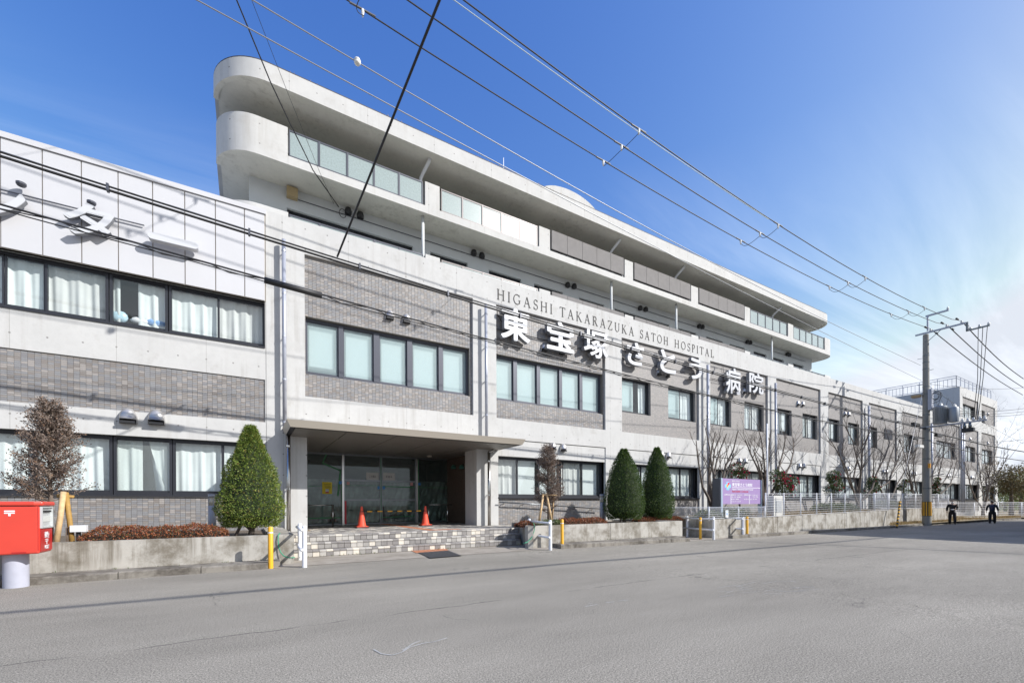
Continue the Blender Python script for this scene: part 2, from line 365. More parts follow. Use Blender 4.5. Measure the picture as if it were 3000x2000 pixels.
def grid_wall(mb, x0, x1, z0, z1, y, holes, depth, side=True):
    """front face at y with rectangular holes (x0,x1,z0,z1); reveals go back by depth"""
    xs = sorted({x0, x1, *[min(max(h[i], x0), x1) for h in holes for i in (0, 1)]}); zs = sorted({z0, z1, *[min(max(h[i], z0), z1) for h in holes for i in (2, 3)]})
    for a, b in zip(xs, xs[1:]):
        for c, d in zip(zs, zs[1:]):
            mx_, mz = (a+b)/2, (c+d)/2
            if any(h[0] < mx_ < h[1] and h[2] < mz < h[3] for h in holes): continue
            mb.quad((a,y,c), (b,y,c), (b,y,d), (a,y,d))
    for a, b, c, d in holes:
        mb.quad((a,y,c), (a,y+depth,c), (b,y+depth,c), (b,y,c)); mb.quad((a,y,d), (b,y,d), (b,y+depth,d), (a,y+depth,d))
        mb.quad((a,y,c), (a,y,d), (a,y+depth,d), (a,y+depth,c)); mb.quad((b,y,c), (b,y+depth,c), (b,y+depth,d), (b,y,d))
    return mb
def text_mesh(s, depth=.01, offset=0.0, bevel=0.0, res=3):
    cu = bpy.data.curves.new('text', 'FONT'); cu.body = s; cu.size = 1; cu.extrude = depth / 2; cu.offset = offset; cu.bevel_depth = bevel; cu.bevel_resolution = 2; cu.resolution_u = res
    ob = bpy.data.objects.new('text', cu); COL.objects.link(ob)
    dg = bpy.context.evaluated_depsgraph_get(); me = bpy.data.meshes.new_from_object(ob.evaluated_get(dg)); bpy.data.objects.remove(ob); bpy.data.curves.remove(cu)
    return me
def place_text(name, s, x0, x1, y, z0, z1, mt, parent=None, depth=.01, offset=0., bevel=0., res=3, bold=0.):
    """text standing on the wall facing -y, fitted into the box; y is its front"""
    me = text_mesh(s, depth, offset, bevel, res)
    if bold:                                                  # a heavier stroke: copies of the glyph moved round a small circle, each a hair deeper
        bv_ = [v.co.copy() for v in me.vertices]; bf = [tuple(p.vertices) for p in me.polygons]; V_, F_ = [], []
        for k in range(17):
            dx, dy_ = (0, 0) if k == 16 else (bold*math.cos(k*math.pi/8), bold*math.sin(k*math.pi/8)); b0 = len(V_)
            V_ += [(c.x + dx, c.y + dy_, c.z - .0004*k) for c in bv_]; F_ += [tuple(i + b0 for i in f) for f in bf]
        me = bpy.data.meshes.new('text'); me.from_pydata(V_, [], F_)
    vs = [v.co.copy() for v in me.vertices]
    if not vs: return None
    a0 = min(v.x for v in vs); a1 = max(v.x for v in vs); b0 = min(v.y for v in vs); b1 = max(v.y for v in vs); zm = max(v.z for v in vs); zn = min(v.z for v in vs)
    o0 = ORG.get(parent.name, Vector()) if parent else Vector()
    for v, c in zip(me.vertices, vs):
        v.co = Vector((x0 + (c.x-a0)/(a1-a0)*(x1-x0), y + (zm-c.z), z0 + (c.y-b0)/max(b1-b0, 1e-6)*(z1-z0))) - o0
    me.name = name; me.materials.clear(); me.materials.append(mt); me.update()
    o = bpy.data.objects.new(name, me); COL.objects.link(o)
    if parent: o.parent = parent; ORG[o.name] = o0
    return o

# ================================================================ ground, road, kerb
def kerb_y(x):
    pts = [(-60, 10.05), (14, 10.08), (20, 10.25), (33, 10.75), (40, 11.25), (50, 10.9), (61, 10.3), (120, 9.0)]
    for (a, ya), (b, yb) in zip(pts, pts[1:]):
        if x <= b: return ya + (yb - ya) * max(0, x - a) / (b - a)
    return 9.0
struct('ground', M().quad((-2500, -2500, -.62), (2500, -2500, -.62), (2500, 2500, -.62), (-2500, 2500, -.62)), mat('dry_ground', (.16, .14, .10), .95, var=.3, vscale=.2))
xs = [-60, -20, 0, 6, 8, 10, 12, 14, 17, 20, 24, 28, 33, 36, 40, 42, 50, 61, 120]
mb = M()
for a, b in zip(xs, xs[1:]):
    mb.quad((a, -16, zg(a)), (b, -16, zg(b)), (b, kerb_y(b) + .05, zg(b)), (a, kerb_y(a) + .05, zg(a)))
struct('road', mb, ASPH)
# ground between the kerb and the buildings
mb = M()
for a, b in zip(xs, xs[1:]):
    mb.quad((a, kerb_y(a) + .04, zg(a) + .006), (b, kerb_y(b) + .04, zg(b) + .006), (b, 14.7, zg(b) + .006), (a, 14.7, zg(a) + .006))
struct('pavement', mb, CONC_PAVE)
mb = M()
mb.quad((34.5, 11.3, -.14), (61, 10.4, -.14), (61, 14.5, -.02), (34.5, 14.5, -.02)); mb.quad((61, 10.4, -.14), (120, 9.2, -.14), (120, 60, -.05), (61, 60, -.05))
struct('grass_verge', mb, mat('verge_ground', (.24, .19, .11), .95, var=.35, vscale=1.2))

kerb = tag(bpy.data.objects.new('kerb', None), kind='structure'); COL.objects.link(kerb); ORG[kerb.name] = Vector()
kerb.empty_display_size = .2
XK = [pg(789, 1664).x, 7.7, 13.4, 16.0]      # ends of the raised kerb runs
def kerb_run(xa_, xb_, width):
    x = xa_
    while x < xb_ - .05:
        x2 = min(x + 1.18, xb_); j = R.uniform(-.006, .006)
        mb = M(); g_ = .006; a, b = x + g_, x2 - g_; z0 = zg(x) - .1
        ya, yb = kerb_y(a) + j, kerb_y(b) + j; zt = .125 + R.uniform(-.006, .006)
        i = len(mb.v)
        mb.v += [(a, ya, z0), (b, yb, z0), (b, yb, zg(b) + zt - .02), (a, ya, zg(a) + zt - .02), (a, ya + .03, zg(a) + zt), (b, yb + .03, zg(b) + zt), (b, yb + width, zg(b) + zt), (a, ya + width, zg(a) + zt), (a, ya + width, z0), (b, yb + width, z0)]
        mb.f += [(i, i+1, i+2, i+3), (i+3, i+2, i+5, i+4), (i+4, i+5, i+6, i+7), (i+7, i+6, i+9, i+8), (i, i+3, i+4, i+7, i+8), (i+1, i+9, i+6, i+5, i+2)]
        mb.build('kerb_stone', CONC_KERB, kerb); x = x2
kerb_run(-9, XK[0] - .02, .18); kerb_run(XK[1], XK[2], .18); kerb_run(XK[3], 60, .18)
# strips of concrete behind the kerb stones
mb = M(); mb.box(-9, XK[0] + .2, 10.24, 10.72, -.1, .118); mb.box(XK[1] + .1, XK[2], 10.27, 10.72, -.15, .10)
struct('kerb_strip', mb, CONC_KERB)

# worn chalk-like marks on the road
WORN = mat('worn_chalk', (.36, .36, .35), .9, var=.2, vscale=8)
def ribbon(mb, pts, w_):
    for p, q in zip(pts, pts[1:]):
        d = Vector((q[0]-p[0], q[1]-p[1], 0)); d.normalize(); n = Vector((-d.y, d.x, 0)) * w_ / 2
        mb.quad((p[0]-n.x, p[1]-n.y, zg(p[0])+.004), (q[0]-n.x, q[1]-n.y, zg(q[0])+.004), (q[0]+n.x, q[1]+n.y, zg(q[0])+.004), (p[0]+n.x, p[1]+n.y, zg(p[0])+.004))
mb = M()
for line in ([(1095, 1902), (1118, 1915), (1150, 1919), (1178, 1910), (1200, 1896), (1240, 1884), (1270, 1880), (1310, 1868)], [(1180, 1905), (1210, 1885), (1232, 1876)],
             [(1715, 1776), (1750, 1770)], [(1722, 1768), (1735, 1766)], [(1775, 1765), (1800, 1762)], [(1812, 1760), (1840, 1757)], [(985, 1692), (1020, 1690)], [(1035, 1688), (1090, 1683)], [(1255, 1667), (1275, 1666)]):
    ribbon(mb, [pg(*p)[:2] for p in line], .016)
for k in range(26):
    u = 2100 + R.random() * 260; v = 1735 - (u - 2100) * .10 + R.uniform(-18, 18)
    ribbon(mb, [pg(u, v)[:2], pg(u + R.uniform(20, 60), v + R.uniform(-8, 4))[:2]], .010)
tag(mb.build('worn_road_marks', WORN), kind='structure')

# ================================================================ facade frame
YF = 14.6; YT = YF + .10; YW = YF + .24; YR = YF + 1.5
ZP = .50                                                       # platform level
block = thing('hospital_building', (10, YF, 0), 'long two storey concrete hospital block with grey tiled bays and dark framed windows', 'building')
wing = thing('hospital_wing', (-4, YF, 0), 'white metal panelled wing with curtained windows at the left of the entrance', 'building')
tower = thing('hospital_tower', (18, 17, 9), 'upper concrete storeys with rounded balconies and a broad overhanging roof', 'building')

def wins(parent, x0, x1, z0, z1, y, spec, frame_mat=DARKF, fr=.055, glassm=GLASS, cur='curtain', name='window', curd=.16):
    """spec: list of (fraction0, fraction1, kind, forward) panes across the opening"""
    mb = M(); W = x1 - x0
    mb.box(x0, x0+fr, y, y+.09, z0, z1); mb.box(x1-fr, x1, y, y+.09, z0, z1); mb.box(x0+fr, x1-fr, y, y+.09, z1-fr, z1); mb.box(x0+fr, x1-fr, y, y+.09, z0, z0+fr*1.2)
    win = mb.build(name, frame_mat, parent)
    for f0, f1, kind, fo in spec:
        a = x0 + W * f0; b = x0 + W * f1; yy = y + (.018 if fo else .045); s = .035 if name == 'window' else .02
        mb = M(); zz0 = z0 + fr*1.2; zz1 = z1 - fr
        mb.box(a, a+s, yy, yy+.03, zz0, zz1); mb.box(b-s, b, yy, yy+.03, zz0, zz1); mb.box(a+s, b-s, yy, yy+.03, zz1-s, zz1); mb.box(a+s, b-s, yy, yy+.03, zz0, zz0+s*1.3)
        mb.build('sash', frame_mat, win)
        gm = {'frost': GFROST, 'wire': GWIRE}.get(kind.split('_')[0], glassm)
        M().quad((a+s, yy+.014, zz0+s), (b-s, yy+.014, zz0+s), (b-s, yy+.014, zz1-s), (a+s, yy+.014, zz1-s)).build('pane', gm, win)
        if 'blind' in kind or 'frost' in kind:
            k_ = R.uniform(.0, .05)
            M().box(a+s+.07, b-s-.09, y+curd, y+curd+.01, z0+.05 + (.28 if 'short' in kind else k_), z1-.10).build('roller_blind', CURT, win)
        elif 'open' in kind or 'cur' in kind or 'sheer' in kind or 'wire' in kind:
            mt_ = SHEER if 'sheer' in kind else CURT
            spans = [(a+.02, b-.02)] if 'open' not in kind else [(a, a+(b-a)*.14), (a+(b-a)*.46, b)]
            if 'gap' in kind: spans = [(a+.02, a+(b-a)*.46), (a+(b-a)*.58, b-.02)]
            for q0, q1 in spans:
                n = max(10, int((q1-q0)*46)); mb = M(); ph = R.random()*9; am = R.uniform(.018, .03)
                base = 0; rows = 5
                for j in range(rows):
                    for i in range(n+1):
                        t = i/n; x = q0+(q1-q0)*t; s_ = x*19+ph
                        fl = .4+.6*j/(rows-1) if True else 1
                        yv = y+curd + am*(1.2-.5*j/(rows-1))*(math.sin(s_+.8*math.sin(s_*.37)+.25*j) + .4*math.sin(2.3*s_+1))
                        if 'gap' in kind and q0 > a+.1 and i == 0: x += .0 + .30*(b-a)*(1-j/(rows-1))**1.5
                        if 'gap' in kind and q0 > a+.1: x = x + (q1-x)*.30*(1-j/(rows-1))
                        mb.v.append((x, yv, z0+.06+(z1-z0-.14)*j/(rows-1)))
                for j in range(rows-1):
                    for i in range(n): i0 = j*(n+1)+i; mb.f.append((i0, i0+1, i0+n+2, i0+n+1))
                mb.build('curtain', mt_, win, True)
    return win

# bays: (u0, u1) of the tile panel seen in the photo at mid height
def X2(u, v): return xa(u, YF, v)
BX = {}
for k, u0, u1, v in (('A', 893, 1385.5, 950), ('B', 1454, 1773, 1050), ('C', 1822, 2048, 1160), ('D', 2081, 2249.6, 1150), ('E', 2274.6, 2404, 1180), ('F', 2427, 2527.5, 1210), ('G', 2546, 2627, 1230),
                     ('H', 2643.5, 2714, 1250), ('I', 2734.7, 2812.6, 1270), ('J', 2823.8, 2866.5, 1270), ('K', 2875.6, 2915, 1280)):
    BX[k] = (X2(u0, v), X2(u1, v))
XL = X2(779, 900); XEND = X2(2922, 1250)
T0, T1 = 4.56, 8.86
WZ2 = {'A': (5.27, 7.02), 'B': (5.27, 7.02)}
W1Z = (1.56, 3.13)
def wx(u, v=1180): return X2(u, v)
W2 = {'A': [(X2(893, 1000) + .03, X2(1380, 1000) - .02)], 'B': [(X2(1455, 1090), X2(1769, 1100))],
      'C': [(wx(1823.9), wx(1911)), (wx(1962.6), wx(2043))], 'D': [(wx(2083.4), wx(2147)), (wx(2185.7), wx(2242.5))], 'E': [(wx(2278), wx(2324)), (wx(2355.9), wx(2400))],
      'F': [(wx(2429), wx(2464)), (wx(2489), wx(2521))], 'G': [(wx(2551.5), wx(2574))], 'H': [(wx(2652), wx(2680))], 'I': [(wx(2747), wx(2803))], 'J': [(wx(2831), wx(2860))], 'K': [(wx(2878), wx(2911))]}
for k in 'CDEFGHIJK': WZ2[k] = (5.50, 7.10)
PX0, PX1 = X2(900.8, 1545), X2(1397, 1500)                     # entrance opening
holes = []
for k, (a, b) in BX.items(): holes.append((a, b, T0, T1))
W1 = {k: (BX[k][0] + (.06 if k == 'B' else .12), BX[k][1]) for k in BX if k != 'A'}
for k, (a, b) in W1.items(): holes.append((a, b, .1 if k in 'B' else .35, 3.78))
holes.append((PX0, PX1, -.4, 3.335))
mb = M(); grid_wall(mb, XL, XEND, -.5, 9.83, YF, holes, .13)
mb.quad((XL, YF, 9.83), (XEND, YF, 9.83), (XEND, YF + .35, 9.83), (XL, YF + .35, 9.83)); mb.quad((XL, YF+.35, 9.3), (XL, YF+.35, 9.83), (XEND, YF+.35, 9.83), (XEND, YF+.35, 9.3))
mb.quad((XEND, YF, -.5), (XEND, YF + 16, -.5), (XEND, YF + 16, 9.83), (XEND, YF, 9.83))
mb.build('concrete_frame', CONC, block)
for k, (a, b) in W1.items():                                   # recessed lintel panel, sill, dado
    mb = M(); grid_wall(mb, a, b, W1Z[1], 3.76, YF + .035, [], .1); mb.quad((a, YF+.035, W1Z[1]), (a, YW, W1Z[1]), (b, YW, W1Z[1]), (b, YF+.035, W1Z[1])); mb.build('lintel_panel', CONC, block)
    M().box(a, b, YF - .02, YW + .05, W1Z[0] - .05, W1Z[0]).build('window_sill', DARKF, block)

# tile fields. Near ones are real tiles, far ones carry their joints in the material
TP, TR = .1115, .0485
n_single = [0]
def tile_field(parent, x0, x1, z0, z1, y, holes, single=False, seams=()):
    mbb = M(); grid_wall(mbb, x0, x1, z0, z1, y, holes, .16); mbb.build('tile_backing', GROUT, parent)
    cols = int((x1 - x0) / TP) + 1; rows = int((z1 - z0) / TR) + 1; rest = M(); sh = None
    me = None
    for c in range(cols):
        for r in range(rows):
            a = x0 + c*TP + .003; b = min(a + TP - .0055, x1 - .002); d0 = z0 + r*TR + .002; d1 = min(d0 + TR - .0042, z1 - .002)
            if b - a < .02 or d1 - d0 < .015: continue
            cut = False
            for h in holes:
                if b > h[0] and a < h[1] and d1 > h[2] and d0 < h[3]:
                    if a >= h[0] - .0 and b <= h[1] and d0 >= h[2] and d1 <= h[3]: cut = True; break
                    if a < h[0] < b and b - h[0] < a - h[0] + TP: b = min(b, h[0]); 
                    elif a < h[1] < b: a = max(a, h[1])
                    if d0 < h[2] < d1 and not (b <= h[0] or a >= h[1]): d1 = min(d1, h[2])
                    elif d0 < h[3] < d1 and not (b <= h[0] or a >= h[1]): d0 = max(d0, h[3])
                    if b > h[0] and a < h[1] and d1 > h[2] and d0 < h[3]: cut = True; break
            if cut or b - a < .015 or d1 - d0 < .01: continue
            full = abs(b - a - (TP - .0055)) < 1e-4 and abs(d1 - d0 - (TR - .0042)) < 1e-4
            pr = .006 + R.uniform(-.001, .0012)
            if single and full and n_single[0] < 300 and single(c, r):
                if me is None:
                    t = M().tile(0, TP - .0055, 0, -.006, 0, TR - .0042, .0012); me = bpy.data.meshes.new('wall_tile'); me.from_pydata(t.v, [], t.f); me.materials.append(TILE_O)
                instance(me, 'wall_tile', parent, (a, y, d0)); n_single[0] += 1
            else: rest.tile(a, b, y, y - pr, d0, d1, .0012)
    if rest.v: tag(rest.build('tile_field', TILE_I, parent), kind='stuff')

# bay A and B upper panels
for k in 'AB':
    a, b = BX[k]; tile_field(block, a, b, T0, T1, YT, [(h[0], h[1], *WZ2[k]) for h in W2[k]])
for k in 'CDEFGHIJK':
    a, b = BX[k]; mb = M(); grid_wall(mb, a, b, T0, T1, YT, [(h[0], h[1], *WZ2[k]) for h in W2[k]], .16); mb.build('tile_panel', TILE_F, block)
a, b = W1['B']; tile_field(block, a, b, .1, W1Z[0] - .05, YT - .02, [])
for k in 'CDEFGHIJK':
    a, b = W1[k]; mb = M(); mb.quad((a, YT - .02, .3), (b, YT - .02, .3), (b, YT - .02, W1Z[0] - .05), (a, YT - .02, W1Z[0] - .05)); mb.build('tile_panel', TILE_F, block)
# upper windows
def fr_(u, a, b, v): return (X2(u, v) - a) / (b - a)
a, b = W2['A'][0]
pa = [(893, 996), (1010, 1100), (1117, 1199), (1214, 1292), (1304, 1379)]
wins(block, a, b, 5.27, 7.02, YW, [(max(.005, fr_(p, a, b, 1010)), min(.995, fr_(q, a, b, 1010)), 'frost_short' if i == 0 else 'frost', 0) for i, (p, q) in enumerate(pa)], GREYF, .07)
for p, q in ((996, 1010), (1100, 1117), (1199, 1214), (1292, 1304)):
    M().box(X2(p, 1010), X2(q, 1010), YW - .012, YW + .1, 5.34, 6.96).build('mullion', GREYF, block)
a, b = W2['B'][0]
pb = [(1455, 1513), (1524, 1582), (1592, 1648), (1656.5, 1708), (1716.5, 1766)]
wins(block, a, b, 5.27, 7.02, YW, [(max(.005, fr_(p, a, b, 1090)), min(.995, fr_(q, a, b, 1090)), 'frost', 0) for p, q in pb], GREYF, .07)
for p, q in ((1513, 1524), (1582, 1592), (1648, 1656.5), (1708, 1716.5)):
    M().box(X2(p, 1090), X2(q, 1090), YW - .012, YW + .1, 5.34, 6.96).build('mullion', GREYF, block)
for k in 'CDEFGHIJK':
    for a, b in W2[k]:
        n = 2 if b - a < 2.6 else 4; sp = []
        for i in range(n): sp.append((.02 + i*.96/n, .02 + (i+1)*.96/n, R.choice(('cur', 'cur', 'sheer', 'blind_short', 'open', 'frost_short')), i % 2 == 0))
        wins(block, a, b, *WZ2[k], YW, sp, DARKF)
# louvre vent in bay G
la, lb = wx(2593.8), wx(2617); mb = M(); mb.box(la, lb, YT - .03, YT + .05, 6.35, 7.15)
lv = mb.build('louvre_vent', DARKF, block)
for i in range(8): M().box(la + .06, lb - .06, YT - .06, YT - .035, 6.42 + i*.085, 6.46 + i*.085).build('slat', GREYF, lv)
# ground floor windows
for k, (a, b) in W1.items():
    if k == 'B':
        us = [1461, 1525.6, 1590, 1655, 1660, 1718, 1773]; sp = []
        xs_ = [max(.01, min(.99, fr_(u, a, b, 1400))) for u in us]
        sp = [(xs_[0], xs_[1], 'sheer', 1), (xs_[1], xs_[2], 'blind', 0), (xs_[2], xs_[3], 'blind', 0), (xs_[4], xs_[5], 'sheer', 1), (xs_[5], xs_[6], 'blind', 0)]
    elif k == 'C':
        xs_ = [.01] + [fr_(u, a, b, 1400) for u in (1890, 1960, 2006)] + [.94]
        sp = [(xs_[i], xs_[i+1], 'wirecur', i % 2) for i in range(4)]
    else:
        n = 5 if b - a > 4.5 else 4; sp = [(.02 + i*.93/n, .02 + (i+1)*.93/n, R.choice(('wirecur', 'sheer', 'cur', 'open', 'blind_short')), i % 2) for i in range(n)]
    wins(block, a + .02, b - .02, *W1Z, YW, sp, DARKF, .06)
# upper storey block at the far end
X3 = X2(2812, 1150); mb = M()
hl = []
for u0, u1, wz, ww in ((2820.5, 2866.5, None, (2824, 2860)), (2875.6, 2915, None, (2877, 2888))): hl.append((X2(u0, 1200), X2(u1, 1200), 9.9, 12.0))
grid_wall(mb, X3, XEND, 9.83, 12.9, YF, hl, .12)
mb.quad((X3, YF, 9.83), (X3, YF, 12.9), (X3, YF + 15, 12.9), (X3, YF + 15, 9.83)); mb.quad((X3, YF, 12.9), (XEND, YF, 12.9), (XEND, YF+15, 12.9), (X3, YF+15, 12.9)); mb.quad((XEND, YF, 9.83), (XEND, YF+15, 9.83), (XEND, YF+15, 12.9), (XEND, YF, 12.9))
mb.build('upper_storey', CONC, block)
for (u0, u1, _, ww), h in zip(((2820.5, 2866.5, 0, (2823, 2861)), (2875.6, 2915, 0, (2877, 2889))), hl):
    wa, wb = X2(ww[0], 1220), X2(ww[1], 1220); mb = M(); grid_wall(mb, h[0], h[1], h[2], h[3], YT, [(wa, wb, 9.95, 11.35)], .16); mb.build('tile_panel', TILE_F, block)
    n = 3 if wb - wa > 4 else 2
    wins(block, wa, wb, 9.95, 11.35, YW, [(.02 + i*.96/n, .02+(i+1)*.96/n, 'cur' if i % 2 else 'sheer', i % 2) for i in range(n)], DARKF)
# rooftop railing of the far block
rail = M(); xr0, xr1 = X3 + .2, XEND - 1
def rail_run(mb, p, q, h, n):
    p, q = Vector(p), Vector(q)
    for i in range(n+1):
        c = p.lerp(q, i/n); mb.tube([c, c + Vector((0,0,h))], .028, 6)
    mb.tube([p + Vector((0,0,h)), q + Vector((0,0,h))], .03, 6); mb.tube([p + Vector((0,0,h*.8)), q + Vector((0,0,h*.8))], .03, 6); mb.tube([p + Vector((0,0,.15)), q + Vector((0,0,.15))], .03, 6)
rail_run(rail, (xr0, YF + .3, 12.9), (xr1, YF + .3, 12.9), 1.15, 9); rail_run(rail, (xr0, YF + .3, 12.9), (xr0, YF + 14.5, 12.9), 1.15, 10)
for i in range(45):
    rail.tube([(xr0, YF + .3 + i*.32, 13.05), (xr0, YF + .3 + i*.32, 13.8)], .018, 4, False)
rail.build('roof_railing', GALV, block)
ac = M()
for i in range(7): ac.box(X3 - 1.2, X3 - .5, YF + 7 + i*.8, YF + 7.5 + i*.8, 11.2, 12.6)
ac.box(X3 - 1.3, X3, YF + 4.5, YF + 14, 10.2, 11.3)
ac.build('roof_plant', GREYF, block)

# body, rooms behind the glass, roof
M().box(XL - 14, PX0 - .6, YF + 2.8, YF + 15.5, -.5, 9.4).build('building_body', PALEG, wing); M().box(8.7, XEND - .02, YF + 2.8, YF + 15.5, -.5, 9.4).build('building_body', PALEG, block); M().box(PX0 - .59, 8.69, YF + 2.8, YF + 15.5, 3.6, 9.4).build('building_body', PALEG, block)
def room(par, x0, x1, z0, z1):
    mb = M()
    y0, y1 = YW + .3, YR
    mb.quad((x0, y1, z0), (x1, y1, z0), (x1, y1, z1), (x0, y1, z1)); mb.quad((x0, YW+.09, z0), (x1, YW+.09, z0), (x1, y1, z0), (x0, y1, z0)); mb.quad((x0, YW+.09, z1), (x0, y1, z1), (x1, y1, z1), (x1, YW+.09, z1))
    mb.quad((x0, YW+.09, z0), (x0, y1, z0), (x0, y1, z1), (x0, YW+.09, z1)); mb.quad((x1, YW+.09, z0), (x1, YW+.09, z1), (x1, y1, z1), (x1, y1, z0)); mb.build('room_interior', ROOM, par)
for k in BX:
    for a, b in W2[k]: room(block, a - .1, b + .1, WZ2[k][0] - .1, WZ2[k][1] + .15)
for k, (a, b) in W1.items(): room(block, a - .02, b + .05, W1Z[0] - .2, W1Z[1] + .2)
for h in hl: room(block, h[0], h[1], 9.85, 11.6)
mb = M(); mb.quad((XL - 14, YF + .35, 9.4), (XEND, YF + .35, 9.4), (XEND, YF + 15.5, 9.4), (XL - 14, YF + 15.5, 9.4)); mb.build('flat_roof', PALEG, block)

# ---------------------------------------------------------------- entrance recess, doors
YD = 18.5; XW = 7.75
mb = M()
mb.quad((PX0, YF+.13, -.4), (PX0, YD + .2, -.4), (PX0, YD + .2, 3.335), (PX0, YF+.13, 3.335)); mb.build('recess_side_wall', CONC, block)
mb = M(); mb.quad((PX1, YF+.13, -.2), (PX1, YF+.13, 3.335), (PX1, 15.6, 3.335), (PX1, 15.6, -.2)); mb.quad((PX1, 15.6, -.2), (PX1, 15.6, 3.335), (XW, 15.6, 3.335), (XW, 15.6, -.2)); mb.build('pillar_side', CONC, block)
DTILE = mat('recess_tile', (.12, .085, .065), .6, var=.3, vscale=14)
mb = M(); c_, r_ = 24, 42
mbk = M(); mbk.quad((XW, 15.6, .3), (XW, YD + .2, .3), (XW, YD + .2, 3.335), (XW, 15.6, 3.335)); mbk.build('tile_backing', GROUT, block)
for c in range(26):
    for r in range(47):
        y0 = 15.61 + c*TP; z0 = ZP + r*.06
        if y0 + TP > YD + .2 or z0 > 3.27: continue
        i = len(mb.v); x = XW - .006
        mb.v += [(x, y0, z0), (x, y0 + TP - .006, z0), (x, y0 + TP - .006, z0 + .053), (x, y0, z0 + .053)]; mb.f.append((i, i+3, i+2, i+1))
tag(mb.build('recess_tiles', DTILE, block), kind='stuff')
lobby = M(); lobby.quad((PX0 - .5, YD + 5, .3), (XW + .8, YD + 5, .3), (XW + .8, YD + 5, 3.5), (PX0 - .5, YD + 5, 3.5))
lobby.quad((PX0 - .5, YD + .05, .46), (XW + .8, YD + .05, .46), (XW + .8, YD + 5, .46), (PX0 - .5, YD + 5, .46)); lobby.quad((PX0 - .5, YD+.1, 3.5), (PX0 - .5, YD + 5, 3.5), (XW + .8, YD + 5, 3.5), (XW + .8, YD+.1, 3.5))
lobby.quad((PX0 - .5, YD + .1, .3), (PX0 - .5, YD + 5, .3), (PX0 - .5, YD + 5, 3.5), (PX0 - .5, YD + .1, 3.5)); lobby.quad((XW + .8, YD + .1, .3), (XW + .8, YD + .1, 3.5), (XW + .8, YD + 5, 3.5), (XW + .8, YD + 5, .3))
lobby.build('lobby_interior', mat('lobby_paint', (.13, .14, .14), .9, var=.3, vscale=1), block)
def xd(u): return xa(u, YD, 1430)
posts = [(xd(1001), xd(1007)), (xd(1217.5), xd(1222.5))]
XG0, XG1 = PX0 + .02, xd(1319)
STL = mat('dark_steel', (.16, .17, .18), .3, .8)
ent = thing('entrance_doors', ((PX0+XW)/2, YD, ZP), 'dark glass entrance doors and side lights taped with green tape under the canopy', 'door')
mb = M(); mb.box(XG0, XG1, YD - .03, YD + .05, 3.26, 3.335); mb.box(XG0, XG1, YD - .03, YD + .05, ZP, ZP + .05); mb.box(XG1, XG1 + .06, YD - .03, YD + .05, ZP, 3.335); mb.box(XG0, XG0+.05, YD-.03, YD+.05, ZP+.05, 3.26); mb.build('door_frame', STL, ent)
for a, b in posts: M().box(a, b, YD - .10, YD + .05, ZP + .0, 3.27).build('door_post', STEEL, ent)
xm = xd(1116)
for nm, a, b in (('side_pane', XG0, posts[0][0]), ('door_leaf', posts[0][1], xm - .02), ('door_leaf', xm + .02, posts[1][0]), ('side_pane', posts[1][1], XG1)):
    pn = M().box(a, b, YD, YD + .012, ZP + .05, 3.26).build(nm, GDOOR, ent)
    if nm == 'door_leaf':
        mb = M(); mb.box(a, b, YD - .035, YD - .005, 2.24, 2.31); mb.box(a, b, YD - .035, YD - .005, 1.46, 1.52); mb.box(a, a+.035, YD-.03, YD-.004, ZP+.05, 3.26); mb.box(b-.035, b, YD-.03, YD-.004, ZP+.05, 3.26); mb.build('door_rail', STL, pn)
TAPE = mat('green_tape', (.05, .22, .09), .6, var=.1)
def strip(mb, p, q, wd, y):
    d = Vector((q[0]-p[0], 0, q[1]-p[1])).normalized(); n = Vector((-d.z, 0, d.x)) * wd/2
    mb.quad((p[0]-n.x, y, p[1]-n.z), (q[0]-n.x, y, q[1]-n.z), (q[0]+n.x, y, q[1]+n.z), (p[0]+n.x, y, p[1]+n.z))
def dz(u, v): p = py(u, v, YD); return (p.x, p.z)
mb = M()
for p, q, w_ in (((958, 1326), (945, 1356), .05), ((945, 1356), (998, 1378), .06), ((998, 1374), (990, 1452), .07), ((1116, 1335), (1118, 1518), .09), ((898, 1424), (996, 1421), .015), ((1008, 1421), (1112, 1422), .015), ((1120, 1424), (1216, 1427), .04), ((1224, 1427), (1312, 1428), .015), ((1224, 1340), (1228, 1500), .05), ((898, 1518), (1000, 1515), .05), ((1000, 1420), (1003, 1516), .05), ((1122, 1515), (1216, 1510), .03), ((899, 1323), (1003, 1327), .03), ((1224, 1339), (1318, 1342), .03)):
    strip(mb, dz(*p), dz(*q), w_, YD - .006)
mb.build('green_tape', TAPE, ent)
# crumpled plastic sheet hanging inside
mb = M(); nx, nz_ = 90, 26; x0, x1 = XG0 + .05, XG1 - .05
for j in range(nz_+1):
    for i in range(nx+1):
        x = x0 + (x1-x0)*i/nx; z = .56 + 1.75*j/nz_
        yy = YD + .22 + .06*math.sin(x*9 + z*3.1) + .045*math.sin(x*23 - z*7) + .07*math.sin(z*5 + x*2.2) + R.uniform(-.02, .02)
        mb.v.append((x, yy, z))
for j in range(nz_):
    for i in range(nx):
        if R.random() < .0: continue
        i0 = j*(nx+1)+i; mb.f.append((i0, i0+1, i0+nx+2, i0+nx+1))
mb.build('plastic_sheet', FILM, ent, True)
M().box(posts[0][1] + .02, posts[0][1] + .09, YD - .05, YD - .03, ZP + .03, 1.45).build('red_strip', mat('red_plastic', (.55, .01, .03), .5), ent)
